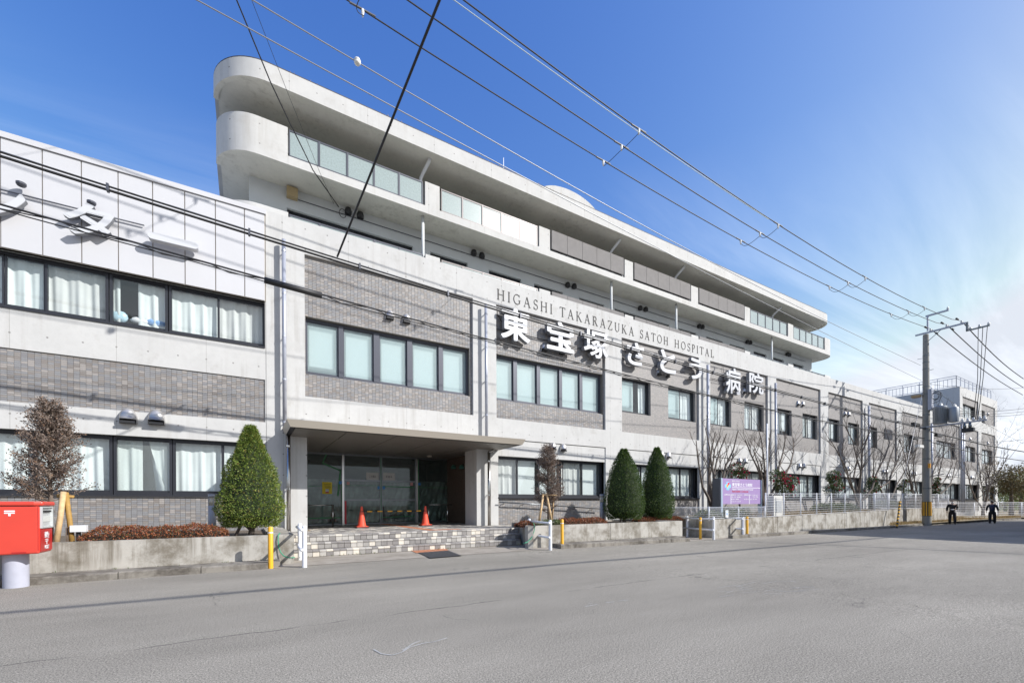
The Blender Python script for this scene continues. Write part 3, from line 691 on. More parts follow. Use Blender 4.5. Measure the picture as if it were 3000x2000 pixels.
# handrails beside the doors
def hrail(xa_, xb_, y, label):
    t = thing('handrail', ((xa_+xb_)/2, y, ZP), label, 'handrail')
    M().tube([(xa_, y, ZP + .78), (xb_, y, ZP + .78)], .02, 8).build('rail', STEEL, t, True)
    for x in (xb_ if xa_ < 2 else xa_,): M().tube([(x, y, ZP), (x, y, ZP + .80)], .035, 10).build('post', STEEL, t, True)
hrail(PX0 + .05, xa(975, 17.2, 1500), 17.2, 'steel handrail in front of the left side light beside the yellow notice')
hrail(xa(1256, 17.2, 1500), 7.4, 17.2, 'steel handrail in front of the right side light behind the second cone')
M().tube([(xa(1311, 17.2, 1500), 17.2, ZP), (xa(1311, 17.2, 1500), 17.2, ZP + .8)], .035, 10).build('post', STEEL, bpy.data.objects['handrail.001'], True)
# notices on the glass
PAPER = mat('paper', (.55, .56, .54), .7); PY = mat('yellow_paper', (.70, .55, .02), .6); INK = mat('ink', (.02, .02, .03), .7); BLUE = mat('sticker_blue', (.03, .22, .55), .5); PINK = mat('sticker_pink', (.60, .30, .28), .6); REDI = mat('red_ink', (.55, .02, .03), .6)
def notice(u0, v0, u1, v1, mt_, label, cat='notice', y=None):
    y = y or YD - .012
    a = py(u0, v0, y); b = py(u1, v1, y); t = M().box(a.x, b.x, y, y + .003, b.z, a.z).build('notice', mt_); ORG[t.name] = Vector(); tag(t, label, cat); return t, a.x, b.x, b.z, a.z, y
t, a, b, c, d, y = notice(1073, 1383, 1109.5, 1406, PAPER, 'white paper notice reading kono tobira wa on the left door leaf')
place_text('lettering', 'この扉は', a + .12, b - .12, y - .003, (c+d)/2 - .05, (c+d)/2 + .045, INK, t, .002, .006)
t, a, b, c, d, y = notice(1122, 1384, 1157, 1407.5, PAPER, 'white paper notice reading closed on the right door leaf')
place_text('lettering', '閉 鎖 中', a + .12, b - .12, y - .003, (c+d)/2 - .05, (c+d)/2 + .045, INK, t, .002, .006)
t, a, b, c, d, y = notice(944, 1411, 973, 1446, PY, 'yellow poster taped inside the left side light')
for i in range(4): M().box(a + .05 + .02*i, b - .05 - .02*(i % 2), y - .004, y - .002, d - .10 - i*.055, d - .085 - i*.055).build('text_line', INK, t)
M().box((a+b)/2 - .06, (a+b)/2 + .06, y - .004, y - .002, c + .03, c + .08).build('red_label', REDI, t); M().box((a+b)/2 - .06, (a+b)/2 + .06, y - .004, y - .002, c + .08, c + .19).build('white_label', PAPER, t)
for u, v, s, mt_, lb in ((1020, 1415, 4, PINK, 'small pink no entry sticker beside the left door post'), (1206, 1417, 4, PINK, 'small pink no entry sticker beside the right door post'), (1110, 1428, 4, BLUE, 'blue caution sticker left of the door gap'), (1124, 1428, 4, BLUE, 'blue caution sticker right of the door gap'), (997, 1413, 4, BLUE, 'blue round sticker on the left side light'), (1228.5, 1417, 3.5, BLUE, 'blue round sticker on the right side light')):
    notice(u-s, v-s*1.1, u+s, v+s*1.1, mt_, lb, 'sticker')
# two green lamps on the recess side wall, speaker over the door, smoke detector
LAMPG = mat('verdigris_lamp', (.05, .16, .13), .4, .2)
for i, u in enumerate((1329, 1353)):
    p = px(u, 1366, XW - .08); mb = M(); mb.lathe((p.x, p.y, p.z - .1), [(.10, 0), (.12, .04), (.10, .12), (.06, .16), (.02, .18)], 12); mb.box(p.x, XW, p.y-.03, p.y+.03, p.z, p.z+.05)
    tag(mb.build('wall_lamp', LAMPG), 'round green wall lamp nearer the %s on the dark tiled side wall' % ('doors' if i == 0 else 'pillar'), 'lamp', 'wall lamps in the entrance recess')
p = py(1117, 1322, YD - .15); tag(M().box(p.x - .16, p.x + .16, YD - .2, YD - .04, p.z - .05, p.z + .05).build('door_sensor', SILV), 'silver automatic door sensor above the gap between the doors', 'sensor')

# ---------------------------------------------------------------- canopy
CX0, CX1, CY0 = .99, 8.2, 12.9
can = M(); zb, zt = 3.335, 3.52; sl = .09
i = 0
can.v += [(CX0, CY0, zb), (CX1, CY0, zb), (CX1, YF, zb), (CX0, YF, zb), (CX0-sl, CY0-sl, zt), (CX1+sl, CY0-sl, zt), (CX1+sl, YF, zt), (CX0-sl, YF, zt)]
can.f += [(0,1,5,4), (1,2,6,5), (3,0,4,7), (4,5,6,7)]
cano = can.build('canopy', BEIGEM, block)
xj = [CX0 + .12] + [xa(u, CY0, v) for u, v in ((1018.8, 1258), (1166, 1269), (1295.5, 1279), (1420, 1287))] + [CX1 - .10]
for a, b in zip(xj, xj[1:]):
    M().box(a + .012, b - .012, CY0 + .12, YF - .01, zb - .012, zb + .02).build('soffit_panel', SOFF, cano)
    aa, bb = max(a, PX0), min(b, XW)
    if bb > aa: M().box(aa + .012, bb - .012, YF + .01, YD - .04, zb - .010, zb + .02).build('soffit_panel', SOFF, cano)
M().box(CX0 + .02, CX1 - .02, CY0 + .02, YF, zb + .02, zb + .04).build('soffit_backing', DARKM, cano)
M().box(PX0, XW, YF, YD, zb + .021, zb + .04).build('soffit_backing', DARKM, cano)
p = py(1258, 1322, 17.5); tag(M().lathe((p.x, 17.5, 3.26), [(.08, 0), (.11, .03), (.11, .06)], 12).build('smoke_detector', BEIGEM), 'round ceiling detector under the canopy near the right door', 'detector')

# ---------------------------------------------------------------- left wing
XW0 = -11.0; XR = XL - .01
L2 = (5.86, 7.17); L1 = (1.56, 3.06); LT = (3.68, 4.91)
XOL = X2(776, 870)
grid_wall(mb := M(), XW0, XR, -.4, 7.17, YF, [(XW0 + .5, XOL, *L2), (XW0 + .5, XOL, *L1), (XW0 + .5, XR - .02, *LT), (XW0 + .5, XR - .02, -.2, 1.50)], .13)
mb.build('concrete_wall', CONC, wing)
tile_field(wing, XW0 + .5, XR - .02, *LT, YF + .035, [], single=lambda c, r: False)
XT0 = X2(170, 1500)
tile_field(wing, XT0, XR - .02, .45, 1.50, YF + .035, [], single=lambda c, r: r > 6)
M().quad((XW0 + .5, YF + .03, -.2), (XR, YF + .03, -.2), (XR, YF + .03, .45), (XW0 + .5, YF + .03, .45)).build('wall_base', CONC, wing)
tile_field(wing, XW0 + .5, XT0, .45, 1.50, YF + .035, [])
# metal panels
us = [4.5, 127, 241, 348, 448.7, 542.4, 631.7, 716.5, 776]
xs_ = [X2(u, 720) for u in us]; step = xs_[1] - xs_[0]; xs_ = [xs_[0] - step*k for k in (4, 3, 2, 1)] + xs_
for a, b in zip(xs_, xs_[1:]):
    M().box(a + .011, b - .011, YF - .045, YF + .02, 7.185, 9.66).build('metal_panel', WHITEM, wing)
M().box(xs_[0], XR, YF - .02, YF + .1, 7.17, 9.70).build('panel_backing', SEAM, wing)
M().box(xs_[0], XR + .02, YF - .08, YF + .35, 9.67, 9.80).build('roof_coping', WHITEM, wing)
M().box(xs_[0], XR, YF + .1, YF + 15.4, 9.0, 9.66).build('wing_roof', PALEG, wing)
M().box(XOL, XR, YF - .002, YF + .13, 5.0, 7.17).build('corner_post', CONC, wing) if False else None
# windows of the wing
def fx(u, v): return (X2(u, v) - (XW0 + .5)) / (XOL - XW0 - .5)
V2, V1 = 870, 1370
def unit(u0, u1, z, sp, v, first=False):
    a = X2(u0, v) if not first else XW0 + .5; b = X2(u1, v)
    return wins(wing, a, b, *z, YW - .08, [((X2(p, v) - a)/(b-a) if p is not None else .0, (X2(q, v) - a)/(b-a), k, f) for p, q, k, f in sp], DARKF, .06)
wa = unit(-1, 313, L2, [(-160, 0, 'cur', 0), (2, 124, 'cur', 0), (124, 310, 'sheer', 1)], V2, True)
wb = unit(316, 489, L2, [(320, 485, 'open', 0)], V2)
wc = unit(492, 776, L2, [(496, 640, 'cur', 0), (638, 773, 'sheer', 1)], V2)
unit(-1, 325, L1, [(-160, 90, 'wirecur', 0), (92, 320, 'wirecur', 1)], V1, True)
unit(328, 502, L1, [(332, 498, 'wire_gap', 0)], V1)
unit(504, 776, L1, [(508, 652, 'wirecur', 1), (652, 773, 'wirecur', 0)], V1)
M().box(XW0 + .5, XOL, YF - .03, YW, 5.82, 5.86).build('window_sill', DARKF, wing); M().box(XW0 + .5, XOL, YF - .03, YW, 1.52, 1.56).build('window_sill', DARKF, wing)
for z0, z1 in (L2, L1): room(wing, XW0 + .5, XOL + .02, z0 - .15, z1 + .15)
# things on the sill of the open-curtained window
def blob(name, u, v, rx, rz, mt_, label, cat):
    p = py(u, v, YW + .14); mb = M(); n = 10
    for j in range(7):
        for i in range(n):
            a = math.pi*j/6; t = 2*math.pi*i/n; q = 1 + R.uniform(-.12, .12)
            mb.v.append((p.x + rx*q*math.sin(a)*math.cos(t), YW + .12 + .07*q*math.sin(a)*math.sin(t), max(5.93, p.z + rz*q*math.cos(a))))
    for j in range(6):
        for i in range(n): mb.f.append((j*n+i, j*n+(i+1) % n, (j+1)*n+(i+1) % n, (j+1)*n+i))
    tag(mb.build(name, mt_, None, True), label, cat)
blob('nappy_pack', 350, 929, .19, .15, mat('pale_blue_plastic', (.45, .62, .72), .4, var=.25, vscale=14), 'pale blue wrapped pack standing on the sill at the left of the open curtain', 'packet')
blob('paper_roll', 410, 941, .20, .09, mat('white_paper_roll', (.75, .75, .75), .7), 'white paper roll lying on the window sill in the middle', 'roll')
blob('towel', 458, 948, .24, .10, mat('blue_towel', (.25, .40, .66), .9, var=.2, vscale=20), 'crumpled blue towel on the sill under the drawn curtain', 'towel')

# ---------------------------------------------------------------- wall letters
SIGNW = mat('sign_white', (.57, .58, .60), .4); SIGNS = mat('sign_side_shaded_grey', (.24, .25, .27), .45, .2)  # grey side trim, with the shade on the letter sides put into its colour
def side_mat(o):
    o.data.materials.append(SIGNS)
    for p in o.data.polygons: p.material_index = 0 if p.normal.y < -.5 else 1

sign = thing('hospital_name_sign', (X2(1850, 1000), YF - .15, 8), 'large white raised Japanese letters across the grey tiled upper wall', 'sign')
for ch, u0, u1, v0, v1 in (('東', 1463, 1553, 897, 1002), ('宝', 1597, 1682, 937, 1031), ('塚', 1706, 1781, 963, 1051), ('さ', 1832, 1887, 998, 1072), ('と', 1929, 1980, 1021, 1095), ('う', 2013, 2057, 1044, 1113), ('病', 2122, 2170, 1072, 1156), ('院', 2190, 2237, 1088, 1154)):
    yfr = YT - .32; um = (u0+u1)/2; vm = (v0+v1)/2
    a = py(u0 + 3, vm, yfr + .05).x; b = py(u1, vm, yfr).x; zt_ = py(um, v0 + (v1-v0)*.06, yfr).z; zb_ = py(um, v1 - (v1-v0)*.04, yfr).z
    o = place_text('raised_letter', ch, a, b, yfr, zb_, zt_, SIGNW, sign, .19, 0, 0, 4, .020 if ch in '塚病院' else .028); side_mat(o)
def railpipe(name, parent, pts, r, mt_): return M().tube(pts, r, 6).build(name, mt_, parent, True)
zr = 7.95
for k in 'BCD': railpipe('mounting_rail', sign, [(BX[k][0], YT - .06, zr), (BX[k][1], YT - .06, zr)], .016, DARKM)
for u, v in ((1456, 880), (1822, 985), (2118, 1060)):
    p = py(u, v, YT - .05); railpipe('feed_cable', sign, [(p.x, YT - .05, 8.75), (p.x + .02, YT - .06, 8.5), (p.x + .25, YT - .06, 8.2)], .012, DARKM)
wsign = thing('wing_name_sign', (X2(380, 640), YF - .2, 8.5), 'white raised kana letters on the white metal panels of the left wing', 'sign')
for ch, u0, u1, v0, v1 in (('ン', -85, 75, 552, 628), ('タ', 184, 335, 585, 700), ):
    yfr = YF - .27; um = (u0+u1)/2; vm = (v0+v1)/2
    if ch == 'ン': zt_, zb_ = py(60, 548, yfr).z, py(0, 640, yfr).z
    else: zt_, zb_ = py(200, 580, yfr).z, py(300, 702, yfr).z
    place_text('raised_letter', ch, py(u0, vm, yfr).x, py(u1, vm, yfr).x, yfr, zb_, zt_, SIGNW, wsign, .13, 0, 0, 5, .03) and side_mat(bpy.data.objects[[k for k in ORG][-1]])
p = py(432, 690, YF - .36); q = py(581, 725, YF - .36); zc = (py(440, 685, YF-.36).z + py(570, 722, YF-.36).z)/2
mb = M(); n = 10; h = .085; poly = [(p.x + h - h*math.sin(math.pi*k/n), zc + h*math.cos(math.pi*k/n)) for k in range(n+1)] + [(q.x - h + h*math.sin(math.pi*k/n), zc - h*math.cos(math.pi*k/n)) for k in range(n+1)]
nn = len(poly)
for yy in (YF - .36, YF - .16): mb.v += [(a, yy, b) for a, b in poly]
mb.f += [tuple(range(nn)), tuple(range(2*nn-1, nn-1, -1))] + [(k, nn+k, nn+(k+1) % nn, (k+1) % nn) for k in range(nn)]
mb.build('raised_letter', SIGNW, wsign)
zrl = py(200, 590, YF - .1).z
railpipe('mounting_rail', wsign, [(xs_[0], YF - .10, zrl - .12), (X2(425, 690), YF - .10, zrl - .12)], .018, GREYF)
for u, v in ((62, 540), (268, 595)):
    p = py(u, v, YF - .2); M().lathe((p.x, YF - .2, p.z - .04), [(.07, 0), (.09, .03), (.09, .07), (.03, .09)], 12).build('junction_box', GREYF, wsign)

# Roman capitals cut in the parapet: own serif strokes in a unit cap height
def glyph(ch):
    T, t, s = .115, .05, .035
    S = []                                                    # (points, width)
    def vs(x, w_=T): S.append(([(x, 0), (x, 1)], w_)); S.append(([(x-w_/2-.07, s/2), (x+w_/2+.07, s/2)], s)); S.append(([(x-w_/2-.07, 1-s/2), (x+w_/2+.07, 1-s/2)], s))
    def arc(cx, cz, rx, rz, a0, a1, w_, n=14): S.append(([(cx+rx*math.cos(math.radians(a0+(a1-a0)*k/n)), cz+rz*math.sin(math.radians(a0+(a1-a0)*k/n))) for k in range(n+1)], w_))
    if ch == 'H': vs(.14); vs(.72); S.append(([(.14, .52), (.72, .52)], t)); W = .88
    elif ch == 'I': vs(.15); W = .30
    elif ch == 'G': arc(.45, .5, .38, .47, 50, 320, .085, 20); S.append(([(.74, .14), (.74, .44)], T)); S.append(([(.60, .44), (.86, .44)], s)); S.append(([(.72, .98), (.72, .74)], t)); W = .90
    elif ch == 'A': S.append(([(.10, 0), (.40, 1)], t)); S.append(([(.40, 1), (.72, 0)], T)); S.append(([(.20, .36), (.60, .36)], t)); S.append(([(0, s/2), (.22, s/2)], s)); S.append(([(.58, s/2), (.86, s/2)], s)); W = .86
    elif ch == 'S': arc(.28, .74, .20, .23, 30, 250, .075, 12); arc(.28, .27, .22, .25, 70, -150, .075, 12); S.append(([(.20, .53), (.37, .49)], .10)); S.append(([(.47, .98), (.47, .78)], t)); S.append(([(.06, .02), (.06, .24)], t)); W = .55
    elif ch == 'T': vs(.38); S.append(([(.02, .97), (.74, .97)], t)); S.append(([(.03, .97), (.03, .80)], t)); S.append(([(.73, .97), (.73, .80)], t)); W = .76
    elif ch == 'K': vs(.14); S.append(([(.18, .42), (.62, .98)], t)); S.append(([(.30, .58), (.72, 0)], T)); S.append(([(.50, 1-s/2), (.74, 1-s/2)], s)); S.append(([(.60, s/2), (.86, s/2)], s)); W = .86
    elif ch == 'R': vs(.14); arc(.30, .755, .26, .225, 90, -90, .085, 12); S.append(([(.14, .98), (.30, .98)], t)); S.append(([(.14, .53), (.32, .53)], t)); S.append(([(.34, .53), (.70, .02)], T)); S.append(([(.60, s/2), (.84, s/2)], s)); W = .82
    elif ch == 'Z': S.append(([(.06, .97), (.66, .97)], t)); S.append(([(.64, .97), (.06, .03)], T)); S.append(([(.04, .03), (.68, .03)], t)); S.append(([(.06, .97), (.06, .80)], t)); S.append(([(.68, .03), (.68, .22)], t)); W = .74
    elif ch == 'U': S.append(([(.14, 1), (.14, .35)], T)); arc(.42, .35, .28, .33, 180, 360, .075, 14); S.append(([(.70, .35), (.70, 1)], t)); S.append(([(.02, 1-s/2), (.28, 1-s/2)], s)); S.append(([(.58, 1-s/2), (.82, 1-s/2)], s)); W = .84
    elif ch == 'O': arc(.46, .5, .38, .47, 0, 360, .085, 28); W = .92
    elif ch == 'P': vs(.14); arc(.28, .74, .27, .24, 90, -90, .085, 12); S.append(([(.14, .98), (.28, .98)], t)); S.append(([(.14, .50), (.28, .50)], t)); W = .62
    elif ch == 'L': vs(.14); S.append(([(.14, .03), (.60, .03)], t)); S.append(([(.60, .03), (.60, .24)], t)); W = .66
    return S, W
LETD = mat('engraved_letter', (.035, .033, .03), .7)
ro = thing('roman_name_sign', (X2(1800, 920), YF, 9.3), 'thin dark Roman capital lettering along the concrete parapet above the raised letters', 'sign')
za, zb_ = py(1456, 872, YF).z, 0
for word, u0, u1, v in (('HIGASHI', 1456, 1618, 880), ('TAKARAZUKA', 1640, 1857, 940), ('SATOH', 1875, 1957, 985), ('HOSPITAL', 1976, 2091, 1015)):
    x0, x1 = X2(u0, v), X2(u1, v); gs = [glyph(c) for c in word]; gap = .34
    tot = sum(g_[1] for g_ in gs) + gap * (len(word) - 1); sc = (x1 - x0) / tot; x = x0
    for ch, (S, W) in zip(word, gs):
        mb = M(); hgt = .40; zz = 9.06
        for pts, w_ in S:
            for p, q in zip(pts, pts[1:]):
                a = Vector((x + p[0]*sc, 0, zz + p[1]*hgt)); b = Vector((x + q[0]*sc, 0, zz + q[1]*hgt)); d = (b-a).normalized(); nrm = Vector((-d.z, 0, d.x)) * w_*hgt/2*.92; e = d * (.004 if len(pts) > 2 else 0)
                a -= e; b += e; yy = YF - .012 - .0005*R.random()
                i = len(mb.v); mb.v += [(a.x-nrm.x, yy, a.z-nrm.z), (b.x-nrm.x, yy, b.z-nrm.z), (b.x+nrm.x, yy, b.z+nrm.z), (a.x+nrm.x, yy, a.z+nrm.z)]
                mb.v += [(vx, YF + .001, vz) for vx, _, vz in mb.v[i:i+4]]
                mb.f += [(i, i+1, i+2, i+3), (i, i+4, i+5, i+1), (i+1, i+5, i+6, i+2), (i+2, i+6, i+7, i+3), (i+3, i+7, i+4, i)]
        mb.build('capital_letter', LETD, ro); x += (W + gap) * sc

# ---------------------------------------------------------------- vent hoods, pipes
def hood_mesh():
    mb = M(); n = 10; m_ = 6; w_, h_, d_ = .15, .24, .15      # quarter dome over a flanged throat
    for j in range(m_+1):
        a = math.pi/2 * j/m_
        for i in range(n+1):
            t = math.pi * i/n; mb.v.append((-w_*math.cos(t)*(1 - .12*j/m_), -d_*math.sin(a)*(.25 + .75*math.sin(t)**.5) , .02 + h_*math.sin(t)*math.cos(a)**.8))
    for j in range(m_):
        for i in range(n): i0 = j*(n+1)+i; mb.f.append((i0, i0+n+1, i0+n+2, i0+1))
    b0 = len(mb.v)
    for j in range(m_+1):
        i0 = j*(n+1); mb.v.append((mb.v[i0][0], mb.v[i0][1], -.06)); mb.v.append((mb.v[i0+n][0], mb.v[i0+n][1], -.06))
    for j in range(m_): mb.f.append((j*(n+1), b0+2*j, b0+2*j+2, (j+1)*(n+1))); mb.f.append((j*(n+1)+n, (j+1)*(n+1)+n, b0+2*j+3, b0+2*j+1))
    fr_a = m_*(n+1); mb.f.append(tuple([b0+2*m_] + [fr_a + i for i in range(n+1)] + [b0+2*m_+1]))
    me = bpy.data.meshes.new('vent_hood'); me.from_pydata(mb.v, [], mb.f); me.materials.append(mat('brushed_hood', (.52, .51, .50), .38, .65)); me.polygons.foreach_set('use_smooth', [True]*len(me.polygons)); return me
HM = hood_mesh()
thr = M().box(-.12, .12, -.13, 0, -.065, -.02); TH = bpy.data.meshes.new('vent_throat'); TH.from_pydata(thr.v, [], thr.f); TH.materials.append(DARKM)
def hood(parent, u, v, y, s=1.0):
    p = py(u, v, y - .08); o = instance(HM, 'vent_hood', parent, (p.x, y, p.z - .05)); o.scale = (s, s, s); ORG[o.name] = ORG[parent.name]
    c = bpy.data.objects.new('vent_throat', TH); COL.objects.link(c); c.parent = o
for u, v in ((374, 1224), (457, 1228)): hood(wing, u, v, YF, 1.25)
for u, v, y in ((1143, 924, YT), (1192, 935, YT), (1596, 1020, YT), (1646, 1030, YT), (1622, 1309, YF), (1652.6, 1313, YF), (1940, 1332, YF), (1961, 1335, YF), (1932, 1092, YT), (1957, 1098, YT), (2165, 1143, YT), (2182.6, 1146, YT), (2170, 1350, YF), (2186.5, 1351, YF), (2340, 1182, YT), (2354, 1183.6, YT), (2345, 1365, YF), (2358.7, 1365, YF), (2477.7, 1212, YT), (2489, 1213.5, YT), (2480, 1373, YF), (2489, 1373, YF), (2591, 1381, YF), (2599, 1381, YF), (2677, 1388, YF), (2684, 1388, YF), (2778, 1393, YF), (2784, 1393, YF), (2844, 1286, YT), (2896, 1298, YT), (2896, 1213, YT), (2848, 1398, YF), (2852, 1398, YF)):
    hood(block, u, v, y)
def pipe(parent, u, v, ztop, zbot, y, r=.055, mt_=GALV, bracket=True, name='downpipe'):
    x = xa(u, y, v); o = M().tube([(x, y, zbot), (x, y, ztop)], r, 14).build(name, mt_, parent, True); ORG[o.name] = ORG[parent.name]
    z = ztop - .35; mb = M()
    while z > zbot: mb.lathe((x, y, z), [(r+.006, 0), (r+.006, .05)], 12); mb.box(x-.012, x+.012, y, YF, z+.01, z+.035); z -= 1.25
    if mb.v: mb.build('pipe_bracket', mt_, o)
    return x
pipe(block, 832, 850, 9.02, 3.52, YF - .18); pipe(block, 845.5, 1450, 3.33, .47, YF - .18, .06, STEEL)
pipe(block, 1424, 1000, 8.65, 3.52, YF - .18); pipe(block, 1433, 1420, 3.2, .45, YF - .18, .06, STEEL)
x = xa(1433, YF - .18, 1420); M().tube([(x, YF-.18, 3.1), (x, YF - .18, 3.22), (x + .12, YF - .22, 3.25), (x + .13, YF - .25, 3.34)], .05, 10).build('pipe_elbow', STEEL, block, True)
for u, v, zt_ in ((2073.8, 1150, 8.5), (2272.6, 1200, 8.45), (2546, 1250, 8.5), (2729.7, 1250, 8.4), (2824, 1300, 9.3), (2818, 1300, 9.3)): pipe(block, u, v, zt_, .3, YF - .2, .07 if u < 2300 else .08)

# handrail on the wall behind the planter
t = thing('wall_handrail', (X2(1600, 1480), YF - .1, 1.1), 'dark handrail sloping down the tiled wall behind the right planter', 'handrail')
pts = [(py(1463, 1470, YF - .12)), (py(1560, 1475.5, YF - .12)), (py(1760, 1490, YF - .12))]
M().tube(pts, .022, 8).build('rail', STL, t, True)
for u, v in ((1476, 1472), (1533, 1475), (1684, 1486), (1735, 1489)):
    p = py(u, v, YF - .12); M().tube([p, (p.x, p.y + .02, p.z - .06), (p.x, YF + .07, p.z - .06)], .012, 6).build('bracket', STL, t)

# ================================================================ tower
YB, YWL, YRF = 16.0, 17.25, 15.4
def round_poly(x0, x1, y0, y1, r0_, r1_, n=14):
    pts = []
    for k in range(n+1): a = math.pi + math.pi/2*k/n; pts.append((x0 + r0_ + r0_*math.cos(a), y0 + r0_ + r0_*math.sin(a)))
    for k in range(n+1): a = 1.5*math.pi + math.pi/2*k/n; pts.append((x1 - r1_ + r1_*math.cos(a), y0 + r1_ + r1_*math.sin(a)))
    pts += [(x1, y1), (x0, y1)]; return pts
TX0, TX1 = -.80, xa(2438, 16.6, 1030) - 1.0
TWL, TWR = .11, xa(2378, YWL, 1065)
YBK = 31.0
def slab(name, x0, x1, y0, r, z0, z1, side, lip=.0):
    P_ = round_poly(x0, x1, y0, YBK, r, r*.8); mb = M(); n = len(P_)
    mb.v += [(p[0], p[1], z) for z in (z0, z1) for p in P_]
    for k in range(n-1): mb.f.append((k, k+1, n+k+1, n+k))
    mb.f.append(tuple(range(n, 2*n))); o = mb.build(name, side, tower); smooth_by_angle(o)
    Q = round_poly(x0 + .13, x1 - .13, y0 + .13, YBK, r-.1, r*.8-.1); mb = M()
    mb.v += [(p[0], p[1], z0 + lip) for p in Q]; mb.f.append(tuple(range(len(Q)-1, -1, -1)))
    i = len(mb.v); mb.v += [(p[0], p[1], z0) for p in P_] + [(p[0], p[1], z0) for p in Q]
    for k in range(n-1): mb.f.append((i+k, i+n+k, i+n+k+1, i+k+1))
    for k in range(n-1): mb.f.append((i+n+k, k, k+1, i+n+k+1))
    mb.build('soffit', CONC_S, o)
    return o
slab('roof_slab', TX0 - .05, TX1 - 1.6, YRF, 1.5, 14.27, 14.84, CONC_T, .06)
slab('balcony_slab', TX0, TX1, YB, 1.15, 12.36, 12.64, CONC_T, .04)
slab('lower_balcony_slab', TX0, TX1, YB, 1.15, 9.5, 9.75, CONC_T, .04)
P_ = round_poly(TX0 - .05, TX1 - 1.6, YRF + .03, YBK, 1.5, 1.2); mb = M(); n = len(P_)      # dark metal edge of the roof
mb.v += [(p[0], p[1], z) for z in (14.84, 14.90) for p in P_]
for k in range(n-1): mb.f.append((k, k+1, n+k+1, n+k))
mb.f.append(tuple(range(n, 2*n))); mb.build('roof_edging', mat('roof_edging_metal', (.07, .07, .075), .7, .3, var=.4, vscale=6), tower)
wd = tag((wm := M()) and None or bpy.data.objects.new('tmp', None)) if False else None
# weeds along the roof edge
mb = M()
for k in range(420):
    x = TX0 + 2 + R.random()**.8 * (TX1 - TX0 - 4)
    if math.sin(x*1.7) + math.sin(x*.61 + 1) < .2: continue
    h = R.uniform(.03, .12); a = R.uniform(-.05, .05); mb.v += [(x, YRF + .06, 14.9), (x + .02, YRF + .06, 14.9), (x + a, YRF + .06, 14.9 + h)]; i = len(mb.v); mb.f.append((i-3, i-2, i-1))
tag(mb.build('roof_weeds', DRY), 'low dry weeds growing along the top edge of the overhanging roof', 'weeds', kind='stuff')

# parapets: solid lengths and infill between
def wallpath(name, P_, z0, z1, th, mt_):
    mb = M(); n = len(P_)
    nr = []
    for k in range(n):
        a = Vector(P_[max(k-1, 0)]); b = Vector(P_[min(k+1, n-1)]); d = (b-a).normalized(); nr.append((-d.y, d.x))
    for z in (z0, z1):
        mb.v += [(p[0], p[1], z) for p in P_]; mb.v += [(p[0]+q[0]*th, p[1]+q[1]*th, z) for p, q in zip(P_, nr)]
    o_, i_, O, I = 0, n, 2*n, 3*n
    for k in range(n-1):
        mb.f += [(o_+k, o_+k+1, O+k+1, O+k), (i_+k+1, i_+k, I+k, I+k+1), (O+k, O+k+1, I+k+1, I+k)]
    mb.f += [(0, 2*n, 3*n, n), (n-1, 2*n-1, 4*n-1, 3*n-1)]
    o = mb.build(name, mt_, tower); smooth_by_angle(o); return o
def xb(u, v): return xa(u, YB, v)
RPL = [(TX0, y) for y in (24, 20, 18)] + [(TX0 + 1.15 + 1.15*math.cos(math.pi + math.pi/2*k/14), YB + 1.15 + 1.15*math.sin(math.pi + math.pi/2*k/14)) for k in range(15)]
x842 = xb(843.5, 420)
RPR = [(TX1 - .92 + .92*math.cos(1.5*math.pi + math.pi/2*k/12), YB + .92 + .92*math.sin(1.5*math.pi + math.pi/2*k/12)) for k in range(13)] + [(TX1, y) for y in (18, 20, 24)]
groups = [(847, 1239, 420, 5, 'g'), (1294, 1575, 640, 5, 's'), (1615.8, 1826.7, 740, 5, 'p'), (1858, 2022, 830, 5, 'p'), (2048, 2179.6, 890, 5, 'p'), (2199.7, 2307, 940, 5, 'g'), (2326, 2415.5, 990, 5, 'g')]
gx = [(xb(a, v), xb(b, v), n, k) for a, b, v, n, k in groups]
PANM = mat('balcony_panel', (.215, .205, .20), .75, .0, var=.08, vscale=3, spec=.15)
for zf, ztop in ((12.64, 13.56), (9.75, 10.80)):
    wallpath('solid_parapet', RPL + [(x842, YB)], zf, ztop, .2, CONC_T)
    wallpath('solid_parapet', [(gx[-1][1] + .05, YB)] + RPR, zf, ztop, .2, CONC_T)
    for (a, b, n, k), nxt in zip(gx, gx[1:] + [None]):
        if nxt: wallpath('balcony_pier', [(b + .08, YB), (nxt[0] - .08, YB)], zf, ztop, .2, CONC_T)
        if k in 'gs':
            fmt = TOWF if k == 's' else GREYF
            mb = M(); mb.box(a, b, YB + .04, YB + .10, ztop - .07, ztop - .02); mb.box(a, b, YB + .04, YB + .09, zf + .03, zf + .07)
            for i in range(n+1): xx = a + (b-a)*i/n; mb.box(max(a, xx-.03), min(b, xx+.03), YB + .03, YB + .10, zf + .03, ztop - .02)
            fo = mb.build('railing_frame', fmt, tower)
            for i in range(n): M().box(a + (b-a)*i/n + .03, a + (b-a)*(i+1)/n - .03, YB + .055, YB + .065, zf + .07, ztop - .07).build('glass_panel', GBAL, fo)
        else:
            mb = M(); mb.box(a, b, YB + .08, YB + .12, zf + .12, zf + .16)
            for i in range(n*2+1): xx = a + (b-a)*i/(2*n); mb.box(max(a, xx-.02), min(b, xx+.02), YB + .06, YB + .11, zf, ztop - .1)
            fo = mb.build('railing_frame', GREYF, tower)
            for i in range(n): M().box(a + (b-a)*i/n + .008, a + (b-a)*(i+1)/n - .008, YB - .02, YB + .03, zf + .10, ztop + .02).build('metal_panel', PANM, fo)
